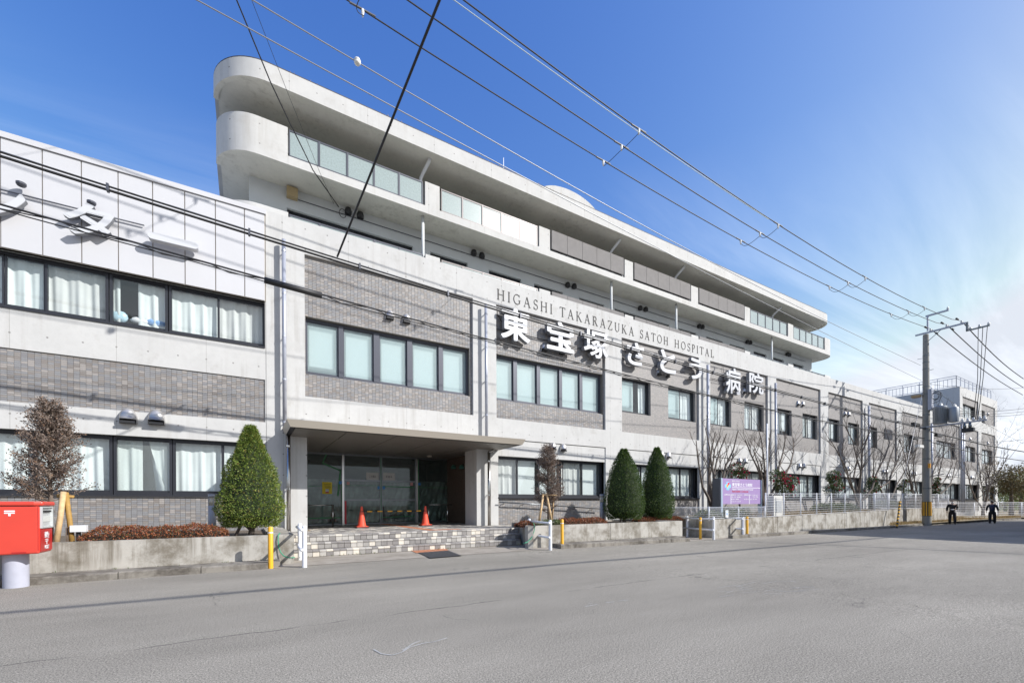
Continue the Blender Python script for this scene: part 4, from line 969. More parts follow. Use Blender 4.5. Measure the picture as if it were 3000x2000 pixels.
# back walls of both storeys and their windows
w3 = [(841, 1209, 660), (1260.7, 1370, 750), (1432.6, 1527, 800), (1565, 1649, 840), (1697, 1770, 877), (1801, 1961, 920), (1988, 2040, 963), (2069.6, 2118, 990), (2137, 2183, 1010), (2208, 2245.8, 1030), (2264.7, 2297, 1047), (2323, 2354, 1066)]
hs = []
for a, b, v in w3: hs.append((xa(a, YWL, v), xa(b, YWL, v), 9.9, 11.70)); hs.append((xa(a, YWL, v), xa(b, YWL, v), 12.7, 13.62))
mb = M(); grid_wall(mb, TWL, TWR, 9.5, 14.4, YWL, hs, .18)
mb.quad((TWL, YWL, 9.5), (TWL, YWL, 14.4), (TWL, 24, 14.4), (TWL, 24, 9.5)); mb.quad((TWR, YWL, 9.5), (TWR, 24, 9.5), (TWR, 24, 14.4), (TWR, YWL, 14.4))
mb.build('back_wall', PALEG, tower)
for i, (a, b, z0, z1) in enumerate(hs):
    n = max(2, int((b-a)/1.0)); sp = [(.02+j*.96/n, .02+(j+1)*.96/n, 'cur' if z0 < 12 else 'clear', j % 2) for j in range(n)]
    if z0 < 12: wins(tower, a, b, z0, z1, YWL + .12, sp, DARKF, .05, curd=.3)
    else: wins(tower, a, b, z0, z1, YWL + .12, sp[:2] if n > 2 else sp, DARKF, .05)
mb = M(); mb.quad((TWL+.1, YWL + 1.5, 9.5), (TWR-.1, YWL + 1.5, 9.5), (TWR-.1, YWL + 1.5, 14.3), (TWL+.1, YWL + 1.5, 14.3)); mb.quad((TWL+.1, YWL+.2, 12.3), (TWR-.1, YWL+.2, 12.3), (TWR-.1, YWL + 1.5, 12.3), (TWL+.1, YWL + 1.5, 12.3)); mb.build('room_interior', ROOM, tower)
mb = M(); mb.box(TWL + .5, TWR - .5, 24, YBK, 9.4, 14.27); mb.build('tower_body', PALEG, tower)
for u, v in ((1020.5, 618), (1056, 630), (1389, 740), (1412.5, 748), (1664, 834), (1683.5, 838), (1877, 902), (1893, 905.6), (2049.5, 955), (2059, 957), (2190.5, 1001), (2199, 1003), (2308, 1037), (2314, 1039)):
    p = py(u, v, YWL - .12); M().lathe((p.x, YWL - .10, p.z - .1), [(.12, 0), (.13, .1), (.10, .2), (.04, .24)], 12).build('vent_cowl', DARKM, tower, True)
for u, v in ((1239, 710), (1791, 884), (1981, 941), (2261, 1025)): x = xa(u, YB + .3, v); M().tube([(x, YB + .3, 9.8), (x, YB + .3, 12.38)], .06, 12).build('drain_pipe', PALEG, tower, True)
for u, v, u2, v2 in ((1247, 462, 1232, 525), (1823, 706, 1788, 737), (2015, 788, 1977, 813), (2300, 905, 2262, 925)):
    x = xa(u2, YB + .3, v2); M().tube([(x, YB + .3, 12.7), (x, YB + .3, 13.8), (x + .05, YB + .2, 13.95), (x + .18, YB - .15, 14.25), (x + .2, YB - .2, 14.4)], .065, 12).build('drain_pipe', WHITEP, tower, True)
p = py(856, 567, YWL - .1); M().box(p.x - .17, p.x + .17, YWL - .22, YWL, p.z - .16, p.z + .16).build('junction_box', mat('tan_box', (.42, .32, .17), .6), tower)
railpipe('conduit', tower, [(TWL + 1.5, YWL - .03, 12.08), (TWR - 1, YWL - .03, 12.08)], .014, GREYF)
# arched roof housing and lightning rod
mb = M(); ya, yb_ = 21.0, 27.0; a = xa(1580, ya, 560); b = xa(1756, ya, 610); n = 18; zc = py(1745, 625, ya).z - .3; hh = py(1650, 548, ya).z - zc
for yy in (ya, yb_): mb.v += [(a + (b-a)*(1-math.cos(math.pi*k/n))/2, yy, zc + hh*math.sin(math.pi*k/n)) for k in range(n+1)]
mb.f.append(tuple(range(n+1))); mb.f += [(k, n+1+k, n+2+k, k+1) for k in range(n)]
mb.build('arched_roof_housing', CONC_T, tower)
p = py(1475, 500, 18); M().tube([(p.x, 18, 14.8), (p.x, 18, py(1475, 463, 18).z)], .02, 6).build('lightning_rod', GALV, tower)

# ================================================================ steps and platform
def pz(u, v, z): d = ray(u, v); return CP + d * ((z - HC) / d.z)
SY = [11.75, 12.05, 12.35]; SZ = [.17, .335, .50]; SX0 = .90; SXR = [7.42, 7.56, 7.70]
stp = tag(bpy.data.objects.new('entrance_steps', None), kind='structure'); COL.objects.link(stp); ORG[stp.name] = Vector(); stp.empty_display_size = .2
mb = M()
for i in range(3): mb.box(SX0, SXR[i] - .01, SY[i] + .012, (SY[i+1] + .02) if i < 2 else YF + .02, -.2, SZ[i] - .012)
mb.box(SXR[2] - .02, 13.7, 13.15, YF - .02, -.3, SZ[2] - .03)
mb.box(PX0, XW + .02, YF + .02, YD + .1, -.2, .488)
mb.build('step_core', mat('step_grout', (.25, .20, .14), .9), stp)
ST = .158; n_st = 0
def smesh(name, dx, dy, dz, mt_):
    t = M(); c = .004
    t.v = [(0,0,0),(dx,0,0),(dx,dy,0),(0,dy,0),(c,c,dz),(dx-c,c,dz),(dx-c,dy-c,dz),(c,dy-c,dz)]; t.f = [(4,5,6,7),(0,1,5,4),(1,2,6,5),(2,3,7,6),(3,0,4,7)]
    me = bpy.data.meshes.new(name); me.from_pydata(t.v, [], t.f); me.materials.append(mt_); return me
g_ = .006
FACE = bpy.data.meshes.new('riser_tile'); t = M().tile(0, ST - g_, 0, -.010, 0, .108, .003); FACE.from_pydata(t.v, [], t.f); FACE.materials.append(STEP_O)
NOSE = bpy.data.meshes.new('nosing_tile'); t = M(); d = ST - g_
t.v = [(0,.15,0),(0,-.008,0),(0,-.018,-.012),(0,-.018,-.044),(0,0,-.044),(d,.15,0),(d,-.008,0),(d,-.018,-.012),(d,-.018,-.044),(d,0,-.044)]
t.f = [(0,1,6,5),(1,2,7,6),(2,3,8,7),(3,4,9,8),(0,4,3,2,1),(5,6,7,8,9)]; NOSE.from_pydata(t.v, [], t.f); NOSE.materials.append(STEP_O)
rest = M()
def flat(mb, x0, x1, y0, y1, z, th=.010):
    c = .003; i = len(mb.v); mb.v += [(x0,y0,z-th),(x1,y0,z-th),(x1,y1,z-th),(x0,y1,z-th),(x0+c,y0+c,z),(x1-c,y0+c,z),(x1-c,y1-c,z),(x0+c,y1-c,z)]
    mb.f += [(i+4,i+5,i+6,i+7),(i,i+1,i+5,i+4),(i+1,i+2,i+6,i+5),(i+2,i+3,i+7,i+6),(i+3,i,i+4,i+7)]
for i in range(3):
    x = SX0; 
    while x < SXR[i] - .1:
        w_ = min(ST, SXR[i] - x)
        if w_ > ST - .001:
            instance(FACE, 'riser_tile', stp, (x + g_/2, SY[i] + .004, SZ[i] - .158)); instance(NOSE, 'nosing_tile', stp, (x + g_/2, SY[i], SZ[i] + R.uniform(-.0008, .0008))); n_st += 2
        else:
            rest.tile(x + g_/2, x + w_ - g_/2, SY[i] + .004, SY[i] - .006, SZ[i] - .158, SZ[i], .003); flat(rest, x + g_/2, x + w_ - g_/2, SY[i], SY[i] + .15, SZ[i])
        if i < 2: flat(rest, x + g_/2, x + w_ - g_/2, SY[i] + .154, SY[i+1] + .004, SZ[i])
        x += ST
TA = mat('tactile_orange', (.46, .20, .11), .7, var=.1, vscale=9)
xt = pz(1163, 1541, .5).x; tact = M(); plat = 0
TILEF = smesh('platform_tile', ST - g_, ST - g_, .010, STEP_O)
for r in range(40):
    y = SY[2] + .154 + r*ST
    if y + ST > YD: break
    c = 0; x = SX0
    x_end = 7.78 if y < 12.95 else (9.5 if y + ST < YF - .2 else 0)
    inside = y + ST > YF
    while True:
        x0, x1 = x + g_/2, x + ST - g_/2
        if inside:
            if x1 > XW: break
            if x0 < PX0 + .01 or (x1 > PX1 - .02 and y < 15.6): x += ST; continue
        elif x1 > x_end: break
        z = .5 + R.uniform(-.0008, .0008)
        strip_a = xt < (x0+x1)/2 < xt + .30 and y > 12.9; strip_b = 12.68 < y + ST/2 < 12.99 and xt < (x0+x1)/2 < xt + 1.1
        if strip_a or strip_b: flat(tact, x0, x1, y, y + ST - g_, z)
        elif n_st < 296 and r == 0 and x0 < 7.7: instance(TILEF, 'platform_tile', stp, (x0, y, z - .010)); n_st += 1
        else: flat(rest, x0, x1, y, y + ST - g_, z)
        x += ST
tag(rest.build('platform_tiles', STEP_I, stp), kind='stuff')
def studs(mb, a, b, c, d, n, m_, z):
    for i in range(n):
        for j in range(m_):
            p = a.lerp(b, (i+.5)/n).lerp(d.lerp(c, (i+.5)/n), (j+.5)/m_); mb.box(p.x-.011, p.x+.011, p.y-.011, p.y+.011, z, z+.005)
V3 = lambda x, y: Vector((x, y, 0))
studs(tact, V3(xt, 12.95), V3(xt+.3, 12.95), V3(xt+.3, 18.3), V3(xt, 18.3), 6, 100, .5); studs(tact, V3(xt+.3, 12.68), V3(xt+1.1, 12.68), V3(xt+1.1, 12.98), V3(xt+.3, 12.98), 18, 6, .5)
tact.build('tactile_strip', TA, stp)
# tactile tiles and drain grate on the apron
def gq(mb, ps, dz): 
    q = [pg(*p) for p in ps]; mb.v += [(p.x, p.y, zg(p.x) + dz) for p in q]; i = len(mb.v); mb.f.append((i-4, i-3, i-2, i-1)); return [Vector((p.x, p.y, 0)) for p in q]
A = [pg(1203, 1613), pg(1301, 1605.5), pg(1316, 1613), pg(1219, 1620.5)]
tp = tag(bpy.data.objects.new('tactile_paving', None), kind='structure'); COL.objects.link(tp); ORG[tp.name] = Vector()
for k in range(7):
    e = .02; a = A[0].lerp(A[1], (k+e)/7); b = A[0].lerp(A[1], (k+1-e)/7); c = A[3].lerp(A[2], (k+1-e)/7); d = A[3].lerp(A[2], (k+e)/7); mb = M(); z = .016
    mb.quad((a.x, a.y, z), (d.x, d.y, z), (c.x, c.y, z), (b.x, b.y, z)); studs(mb, Vector((a.x, a.y, 0)), Vector((b.x, b.y, 0)), Vector((c.x, c.y, 0)), Vector((d.x, d.y, 0)), 4, 5, z); mb.build('tactile_tile', TA, tp)
Gp = [pg(1225.5, 1620), pg(1314, 1613), pg(1353, 1628.5), pg(1260, 1636)]; mb = M(); mb.quad(*[(p.x, p.y, .012) for p in (Gp[0], Gp[3], Gp[2], Gp[1])])
gr = tag(mb.build('drain_cover', mat('drain_dark', (.02, .02, .02), .9)), 'dark steel drain grate set in the apron at the foot of the steps', 'drain'); ORG[gr.name] = Vector()
for k in range(15):
    a = Gp[0].lerp(Gp[3], (k+.2)/15); b = Gp[1].lerp(Gp[2], (k+.2)/15); c = Gp[1].lerp(Gp[2], (k+.75)/15); d = Gp[0].lerp(Gp[3], (k+.75)/15)
    M().quad((a.x, a.y, .022), (d.x, d.y, .022), (c.x, c.y, .022), (b.x, b.y, .022)).build('grate_bar', mat('grate_steel', (.16, .165, .18), .5, .6), gr)

# ================================================================ planters
def soilm(name, poly, z, parent):
    mb = M(); mb.v = [(x, y, z) for x, y in poly]; mb.f = [tuple(range(len(poly)))]; mb.build(name, SOIL, parent)
ZT = .635
pl1 = thing('concrete_planter', (-3, 11, 0), 'long stained concrete planter left of the steps behind the red post box', 'planter')
x = -9.0
M().box(-9, .40, 10.7, 10.86, -.2, ZT).build('planter_wall', CONC_OLD, pl1); M().box(.403, .88, 10.7, YF - .02, -.2, ZT).build('end_block', CONC_OLD, pl1)
soilm('soil', [(-9, 10.86), (.40, 10.86), (.40, YF), (-9, YF)], .57, pl1)
pl2 = thing('concrete_planter', (10, 11, 0), 'grey stained concrete planter right of the steps holding two green cone trees', 'planter')
XE = py(1999, 1540, 10.7).x
def wallstrip(pts, th, z0, z1):
    mb = M(); n = len(pts); nr = []
    for k in range(n):
        a = Vector(pts[max(k-1, 0)]); b = Vector(pts[min(k+1, n-1)]); d = (b-a).normalized(); nr.append((-d.y, d.x))
    out = [(p[0], p[1]) for p in pts]; inn = [(p[0]+q[0]*th, p[1]+q[1]*th) for p, q in zip(pts, nr)]
    for k in range(n-1):
        mb.v += [(*out[k], z0), (*out[k+1], z0), (*out[k+1], z1), (*out[k], z1), (*inn[k], z0), (*inn[k+1], z0), (*inn[k+1], z1), (*inn[k], z1)]; i = len(mb.v) - 8
        mb.f += [(i, i+1, i+2, i+3), (i+5, i+4, i+7, i+6), (i+3, i+2, i+6, i+7)]
        if k == 0: mb.f.append((i, i+3, i+7, i+4))
        if k == n-2: mb.f.append((i+1, i+5, i+6, i+2))
    return mb
xj_ = py(1788, 1560, 10.7).x
wallstrip([(7.95, 13.0), (7.55, 11.9), (6.98, 10.7)], .16, -.2, ZT).build('side_wall', CONC_OLD, pl2)
for a, b in ((6.98, xj_ - .008), (xj_ + .008, XE)): M().box(a, b, 10.7, 10.86, -.3, ZT).build('planter_wall', CONC_OLD, pl2)
M().box(XE - .16, XE - .002, 10.862, 13.0, -.3, ZT - .003).build('planter_wall', CONC_OLD, pl2); M().box(7.9, XE, 13.0, 13.15, -.3, ZT).build('planter_wall', CONC_OLD, pl2)
soilm('soil', [(7.1, 10.8), (XE, 10.8), (XE, 13.05), (8.0, 13.05)], .58, pl2)

# retaining wall, raised bed behind it
rw = thing('retaining_wall', (24, 10.6, 0), 'long low weathered concrete wall with vertical joints under the white mesh fence', 'wall')
W_ = [(15.45, 13.3), (15.45, 10.64), (15.452, 10.62), (18, 10.62), (22.5, 10.75), (27.5, 10.95), (33.9, 11.2)]
zt_of = lambda x: .65 + .15*max(0, min(1, (x-18)/16))
for a, b in zip(W_, W_[1:]):
    if math.dist(a, b) < .1: continue
    L_ = math.dist(a, b); n = max(1, round(L_/2.6))
    for k in range(n):
        p = (a[0]+(b[0]-a[0])*k/n, a[1]+(b[1]-a[1])*k/n); q = (a[0]+(b[0]-a[0])*((k+1)/n-.006), a[1]+(b[1]-a[1])*((k+1)/n-.006))
        wallstrip([p, q], .16, zg(p[0]) - .1, zt_of((p[0]+q[0])/2)).build('wall_panel', CONC_OLD, rw)
M().box(33.7, 33.9, 11.36, 12.1, -.4, .80).build('wall_panel', CONC_OLD, rw)
rw2 = thing('retaining_wall', (41, 12, 0), 'shaded set back concrete wall behind the utility pole', 'wall')
for k in range(5): M().box(33.9 + k*2.76, 33.9 + (k+1)*2.76 - .02, 12.0, 12.16, -.5, .84).build('wall_panel', CONC_OLD, rw2)
mb = M(); mb.v = [(15.55, 13.3, .60), (15.55, 10.75, .60), (20, 10.78, .61), (28, 11.05, .68), (34, 11.3, .74), (34, 12.1, .76), (47.6, 12.1, .80), (47.6, 14.5, .9), (15.55, 14.5, .66)]; mb.f = [tuple(range(9))]
struct('raised_bed', mb, mat('bed_soil', (.20, .16, .10), .95, var=.4, vscale=3, bump=.4))
struct('ramp', M().quad((7.9, 13.2, .485), (13.9, 13.2, .1), (13.9, 14.58, .1), (7.9, 14.58, .485)), CONC_PAVE)

# ================================================================ fences
def mesh_fence(label, path, z0f, z1f, step, hw, vstep, loops=False, group='white mesh fences along the bed', vr=.003, hr=.0052, pr=.028):
    t = thing('mesh_fence', (path[0][0], path[0][1], z0f(path[0][0])), label, 'fence', group)
    pts = [Vector((*path[0], 0))]
    for a, b in zip(path, path[1:]):
        a, b = Vector((*a, 0)), Vector((*b, 0)); n = max(1, round((b-a).length/step))
        pts += [a.lerp(b, (k+1)/n) for k in range(n)]
    for p in pts: M().tube([(p.x, p.y, z0f(p.x) - .06), (p.x, p.y, z1f(p.x) + .02)], pr, 8).build('post', WHITEP, t, True)
    for p, q in zip(pts, pts[1:]):
        mb = M(); d = (q-p); Ln = d.length; nrm = Vector((d.y, -d.x, 0)).normalized()*.03
        for k in range(hw+1):
            f = k/hw; a = p + nrm + Vector((0,0,z0f(p.x)+.03 + (z1f(p.x)-z0f(p.x)-.05)*f)); b = q + nrm + Vector((0,0,z0f(q.x)+.03 + (z1f(q.x)-z0f(q.x)-.05)*f)); mb.tube([a, b], hr*(1.8 if k in (0, hw) else 1), 4, False)
        m_ = int(Ln/vstep)
        for k in range(m_):
            c = p.lerp(q, (k+.5)/m_) + nrm; a0, a1 = z0f(c.x)+.02, z1f(c.x)-.01
            if loops: mb.tube([(c.x, c.y, a0), (c.x, c.y, a1), (c.x+nrm.x*.8, c.y+nrm.y*.8, a1+.02), (c.x+nrm.x*1.5, c.y+nrm.y*1.5, a1), (c.x+nrm.x*1.5, c.y+nrm.y*1.5, a1-.06)], vr, 3, False)
            else: mb.tube([(c.x, c.y, a0), (c.x, c.y, a1)], vr, 3, False)
        mb.build('mesh_panel', WHITEP, t)
    return t
mesh_fence('low white mesh fence with looped top below the purple hospital board', [(15.33, 13.2), (15.33, 10.68), (19.2, 10.68)], lambda x: .66, lambda x: 1.13, 1.95, 5, .055, True, vr=.005)
mesh_fence('taller white mesh fence standing along the top of the weathered wall', [(19.3, 10.7), (22.5, 10.83), (27.5, 11.03), (33.8, 11.28)], lambda x: .66 + .15*(x-19)/15, lambda x: 1.70 + .13*(x-19)/15, 1.85, 9, .10)
mesh_fence('white mesh fence on the set back wall behind the utility pole', [(34.0, 12.05), (47.6, 12.05)], lambda x: .86, lambda x: 1.89, 2.2, 9, .12, vr=.006, hr=.010, pr=.04)
mesh_fence('far white mesh fence on the dry grass behind the two walkers', [(48.5, 13.9), (55, 13.8), (61.5, 10.6), (70, 9.6)], lambda x: -.10, lambda x: 1.25, 2.3, 8, .14, vr=.007, hr=.012, pr=.045)
# white meter cabinet behind the tall fence
t = thing('meter_cabinet', (20.0, 11.1, .62), 'white box cabinet with a window behind the near end of the tall mesh fence', 'cabinet')
a, b = py(2267, 1480, 11.0).x, py(2293, 1480, 11.0).x
M().box(a, b, 11.0, 11.3, .64, 1.62).build('body', mat('cabinet_cream', (.62, .61, .56), .5), t); M().box(a + .12, b - .1, 10.985, 11.0, .85, 1.40).build('window', SILV, t)
M().tube([(a - .15, 11.2, .6), (a - .15, 11.2, 4.9)], .035, 8).build('conduit', WHITEP, t, True)

# ================================================================ street furniture
def post_at(parent, u, vb, vt, r, mt_, name='post', cap=True):
    p = pg(u, vb); zt_ = py(u, vt, p.y).z; z0 = zg(p.x) - .05
    mb = M().lathe((p.x, p.y, z0), [(r, 0), (r, zt_-z0-.02), (r*.8, zt_-z0-.004), (r*.4, zt_-z0)], 16); o = mb.build(name, mt_, parent); smooth_by_angle(o); return p, zt_, o
for (u, vb, vt), lb in (((793, 1664, 1542), 'yellow bollard in front of the left planter beside the steps'), ((1647, 1605.5, 1520), 'yellow bollard in front of the right planter near its left end'), ((2052, 1579, 1514.5), 'yellow bollard inside the white pipe barrier by the ramp gap'), ((2189, 1571.5, 1512), 'yellow bollard at the start of the weathered wall, rightmost of the four')):
    p, zt_, o = post_at(None, u, vb, vt, .047, YEL, 'bollard'); tag(o, lb, 'bollard', 'yellow bollards along the kerb'); ORG[o.name] = Vector()
    M().lathe((p.x, p.y, zt_ - .13), [(.049, 0), (.049, .025)], 16).build('reflective_band', WHITEP, o)
def barrier(label, u1, b1, t1, u2, b2, t2, over=.0):
    p1, p2 = pg(u1, b1), pg(u2, b2); t = thing('pipe_barrier', ((p1.x+p2.x)/2, (p1.y+p2.y)/2, 0), label, 'barrier', 'white pipe barriers by the road')
    zt1 = py(u1, t1, p1.y).z; zt2 = py(u2, t2, p2.y).z; H_ = (zt1 - zg(p1.x) + zt2 - zg(p2.x))/2
    for p in (p1, p2): o = M().lathe((p.x, p.y, zg(p.x) - .05), [(.048, 0), (.048, H_+.03), (.03, H_+.05)], 16).build('post', WHITEP, t); smooth_by_angle(o)
    d = Vector((p2.x-p1.x, p2.y-p1.y, 0)).normalized(); nr = Vector((d.y, -d.x, 0))*.055
    if nr.y > 0: nr = -nr
    for f in (.90, .42):
        a = Vector((p1.x, p1.y, zg(p1.x) + H_*f)) + nr*-1 - d*(.14+over); b = Vector((p2.x, p2.y, zg(p2.x) + H_*f)) + nr*-1 + d*.06
        M().tube([a, b], .032, 12).build('rail', WHITEP, t, True)
        for p in (p1, p2): M().tube([(p.x, p.y, zg(p.x)+H_*f), (p.x - nr.x*1.2, p.y - nr.y*1.2, zg(p.x)+H_*f)], .018, 6).build('clamp', SILV, t)
barrier('white pipe barrier seen end-on at the left end of the steps', 879, 1640, 1533, 892, 1661, 1538)
barrier('white pipe barrier with two rails at the right end of the steps', 1551, 1596, 1518, 1612.4, 1610.5, 1522.5)
barrier('white pipe barrier crossing the ramp gap in front of the low mesh fence', 2013.5, 1571.5, 1510, 2090.8, 1580, 1514)
barrier('white pipe barrier in front of the corner of the weathered wall', 2099.6, 1564.6, 1510, 2177, 1574, 1514)
# bollard lamps in the planters
for (u, vb, vt, yy), lb in (((621.7, 1548, 1447, 13.2), 'grey bollard light behind the red leaved hedge left of the cone tree'), ((1763.6, 1528, 1447, 12.6), 'grey bollard light between the dead tree and the two cone trees')):
    p = py(u, vb, yy); zt_ = py(u, vt, yy).z; t = thing('bollard_light', (p.x, yy, .55), lb, 'garden light')
    gp = mat('grey_paint', (.36, .37, .40), .5); hh = zt_ - .55
    M().lathe((p.x, yy, .55), [(.085, 0), (.085, hh*.72)], 16).build('post', gp, t, True); M().lathe((p.x, yy, .55 + hh*.72), [(.07, 0), (.07, hh*.2)], 16).build('lamp_glass', mat('lamp_diffuser', (.60, .55, .42), .3), t, True); M().lathe((p.x, yy, .55 + hh*.92), [(.088, 0), (.088, hh*.08)], 16).build('cap', gp, t, True)
    for k in range(4): a = k*math.pi/2 + .4; M().box(p.x + .078*math.cos(a) - .008, p.x + .078*math.cos(a) + .008, yy + .078*math.sin(a) - .008, yy + .078*math.sin(a) + .008, .55 + hh*.72, .55 + hh*.92).build('cage_bar', gp, t)
# floodlight on a brown stake in the left planter
t = thing('garden_floodlight', (py(228, 1560, 11.3).x, 11.3, .57), 'small white floodlight on a brown stake in the left planter', 'garden light')
p = py(230, 1555, 11.3); M().box(p.x - .10, p.x + .12, 11.22, 11.36, p.z - .01, p.z + .11).build('lamp_head', WHITEP, t); M().tube([(p.x, 11.3, .55), (p.x, 11.3, p.z)], .035, 8).build('stem', DARKM, t); M().box(p.x - .17, p.x - .08, 11.28, 11.32, .5, p.z + .08).build('stake', BARKP, t)

# post box
pb = thing('post_box', (-3.12, 9.98, 0), 'bright red Japanese post box on a grey post at the left edge', 'post box')
BXR, BXL, BY0, BY1, BZ0, BZ1 = -2.78, -3.62, 9.70, 10.22, .53, 1.275
mb = M(); P_ = [(BXL, BY0), (BXR, BY0), (BXR + .13, BY0 + .03), (BXR + .13, BY1 - .03), (BXR, BY1), (BXL, BY1)]
P_ = [(BXL, BY0), (BXR, BY0), (BXR, BY1), (BXL, BY1)]
body = M().prism(P_, BZ0, BZ1).build('body', RED, pb)
bv = body.modifiers.new('b', 'BEVEL'); bv.width = .025; bv.segments = 3; bv.limit_method = 'ANGLE'
lid = M().prism([(BXL-.02, BY0-.025), (BXR-.05, BY0-.025), (BXR+.045, BY0+.01), (BXR+.045, BY1-.01), (BXR-.05, BY1+.025), (BXL-.02, BY1+.025)], BZ1 + .002, BZ1 + .07).build('lid', RED, pb); bv = lid.modifiers.new('b', 'BEVEL'); bv.width = .022; bv.segments = 3
M().box(BXR - .014, BXR - .008, BY0 - .0015, BY0 + .01, BZ0 + .05, BZ1 - .01).build('panel_seam', REDD, pb); M().box(BXR - .30, BXR - .14, BY0 - .002, BY0 + .01, BZ0 + .02, BZ0 + .04).build('maker_plate', REDD, pb); M().lathe((BXR + .02, BY1 - .1, BZ0 + .42), [(.012, 0), (.012, .015)], 10).build('lock', SILV, pb)
fp = M(); fp.box(BXR + .001, BXR + .012, BY0 + .025, BY1 - .025, BZ0 + .03, BZ1 - .36); fp.build('front_panel', REDD, pb)
fs = M(); x = BXR + .001
yy0, yy1, z0, z1 = BY0 + .03, BY1 - .03, BZ1 - .35, BZ1 - .01; xr = BXR + .030; rec = BXR + .004
fs.box(x, xr, yy0, yy0+.02, z0, z1); fs.box(x, xr, yy1-.02, yy1, z0, z1); fs.box(x, xr, yy0+.02, yy1-.02, z1-.02, z1); fs.box(x, xr, yy0+.02, yy1-.02, z0, z0+.02); fs.box(x, rec, yy0+.02, yy1-.02, z0+.02, z1-.02)
slt = fs.build('slot_plate', SILV, pb)
M().box(rec + .001, rec + .018, yy0 + .06, yy1 - .06, z1 - .09, z1 - .06).build('letter_slot', DARKM, slt); M().box(rec, rec + .006, yy0 + .05, yy1 - .05, z0 + .10, z0 + .19).build('collection_notice', PAPER, slt)
def yz_text(s, y0, y1, z0, z1, x, mt_, parent):
    me = text_mesh(s, .004, .012); vs = [v.co.copy() for v in me.vertices]; a0 = min(v.x for v in vs); a1 = max(v.x for v in vs); b0 = min(v.y for v in vs); b1 = max(v.y for v in vs); o0 = ORG[parent.name]
    for v, c in zip(me.vertices, vs): v.co = Vector((x + c.z, y0 + (c.x-a0)/(a1-a0)*(y1-y0), z0 + (c.y-b0)/(b1-b0)*(z1-z0))) - o0
    me.name = 'lettering'; me.materials.clear(); me.materials.append(mt_); o = bpy.data.objects.new('lettering', me); COL.objects.link(o); o.parent = parent; return o
yc = (BY0+BY1)/2; xf = BXR + .016
yz_text('郵便', yc - .09, yc + .09, BZ0 + .235, BZ0 + .335, xf, WHITEP, pb); yz_text('POST', yc - .085, yc + .085, BZ0 + .06, BZ0 + .12, xf, WHITEP, pb)
mb = M(); mb.box(xf-.003, xf, yc-.055, yc+.055, BZ0+.205, BZ0+.218); mb.box(xf-.003, xf, yc-.055, yc+.055, BZ0+.178, BZ0+.191); mb.box(xf-.003, xf-.0005, yc-.011, yc+.011, BZ0+.132, BZ0+.178); mb.build('postal_mark', WHITEP, pb)
a, b = py(12, 1498, BY0).x, py(43.5, 1498, BY0).x; zc = py(27, 1499, BY0).z; c = (a+b)/2
mb = M(); mb.box(a, b, BY0-.003, BY0-.0005, zc + .004, zc + .024); mb.box(a, b, BY0-.003, BY0-.0005, zc-.025, zc-.006); mb.box(c-.013, c+.013, BY0-.003, BY0-.0004, zc-.062, zc-.025); mb.build('postal_mark', WHITEP, pb)
o = M().lathe((-3.12, 9.98, -.02), [(.145, 0), (.145, .551)], 32).build('post', mat('post_grey', (.40, .41, .48), .5, var=.06, vscale=6), pb); smooth_by_angle(o)

# traffic cones and bar
def cone(label, u, vb):
    p = pz(u, vb, .505); yy = 15.55; p = Vector((xa(u, yy, vb), yy, .5)); t = thing('traffic_cone', p, label, 'traffic cone', 'orange cones joined by a striped bar in front of the doors')
    M().box(p.x-.20, p.x+.20, yy-.20, yy+.20, .502, .535).build('base_weight', DARKM, t); M().box(p.x-.185, p.x+.185, yy-.185, yy+.185, .536, .556).build('base', CONE, t)
    o = M().lathe((p.x, yy, .55), [(.165, 0), (.155, .02), (.135, .03), (.035, .63), (.033, .66), (.02, .68)], 28).build('cone_body', CONE, t); smooth_by_angle(o); return p
c1 = cone('orange traffic cone at the left end of the striped bar', 1060, 1537); c2 = cone('orange traffic cone at the right end of the striped bar', 1246.5, 1531)
BK = mat('black_bar', (.02, .02, .02), .4); bar = thing('cone_bar', (c1+c2)/2 + Vector((0,0,.56)), 'black and yellow striped bar resting between the two cones', 'barrier bar')
zb_ = .5 + .555; nseg = 13
for k in range(nseg):
    a = c1.x + (c2.x-c1.x)*k/nseg; b = c1.x + (c2.x-c1.x)*(k+1)/nseg
    M().tube([(a, 15.55, zb_), (b, 15.55, zb_)], .019, 10).build('bar_section', YEL if k % 2 else BK, bar, True)
for c in (c1, c2): 
    o = M().lathe((c.x, 15.55, zb_ - .012), [(.058, 0), (.062, .012), (.058, .024)], 16).build('ring', BK, bar)

# purple hospital board
sb = thing('hospital_board', (16.5, 11.4, .6), 'purple hospital information board with a heart and cross emblem behind the low fence', 'sign')
YS = 11.4; PUR = mat('board_purple', (.33, .235, .43), .4); BW = mat('board_white', (.78, .78, .80), .5); BP = mat('board_post_blue', (.42, .52, .62), .4, .3)
def bp(u, v): p = py(u, v, YS); return p.x, p.z
ax, az1 = bp(2116, 1401); bx, _ = bp(2228, 1404); _, az0 = bp(2170, 1475.5)
az1 = py(2170, 1402.5, YS).z
M().box(ax, bx, YS, YS + .08, az0, az1).build('board', PUR, sb)
M().box(ax - .11, ax - .002, YS - .02, YS + .14, .3, az1 + .01).build('post', BP, sb); M().box(bx + .002, bx + .09, YS - .02, YS + .14, .3, az1 - .01).build('post', BP, sb); M().box(ax - .16, ax - .115, YS + .0, YS + .35, .3, az1).build('side_fin', GREYF, sb)
WB, HB = bx - ax, az1 - az0
def bb(x0, x1, z0, z1, mt_, nm, k=1): M().box(ax + WB*x0, ax + WB*x1, YS - .002 - .001*k, YS - .0005*k, az0 + HB*(1-z1), az0 + HB*(1-z0)).build(nm, mt_, sb)
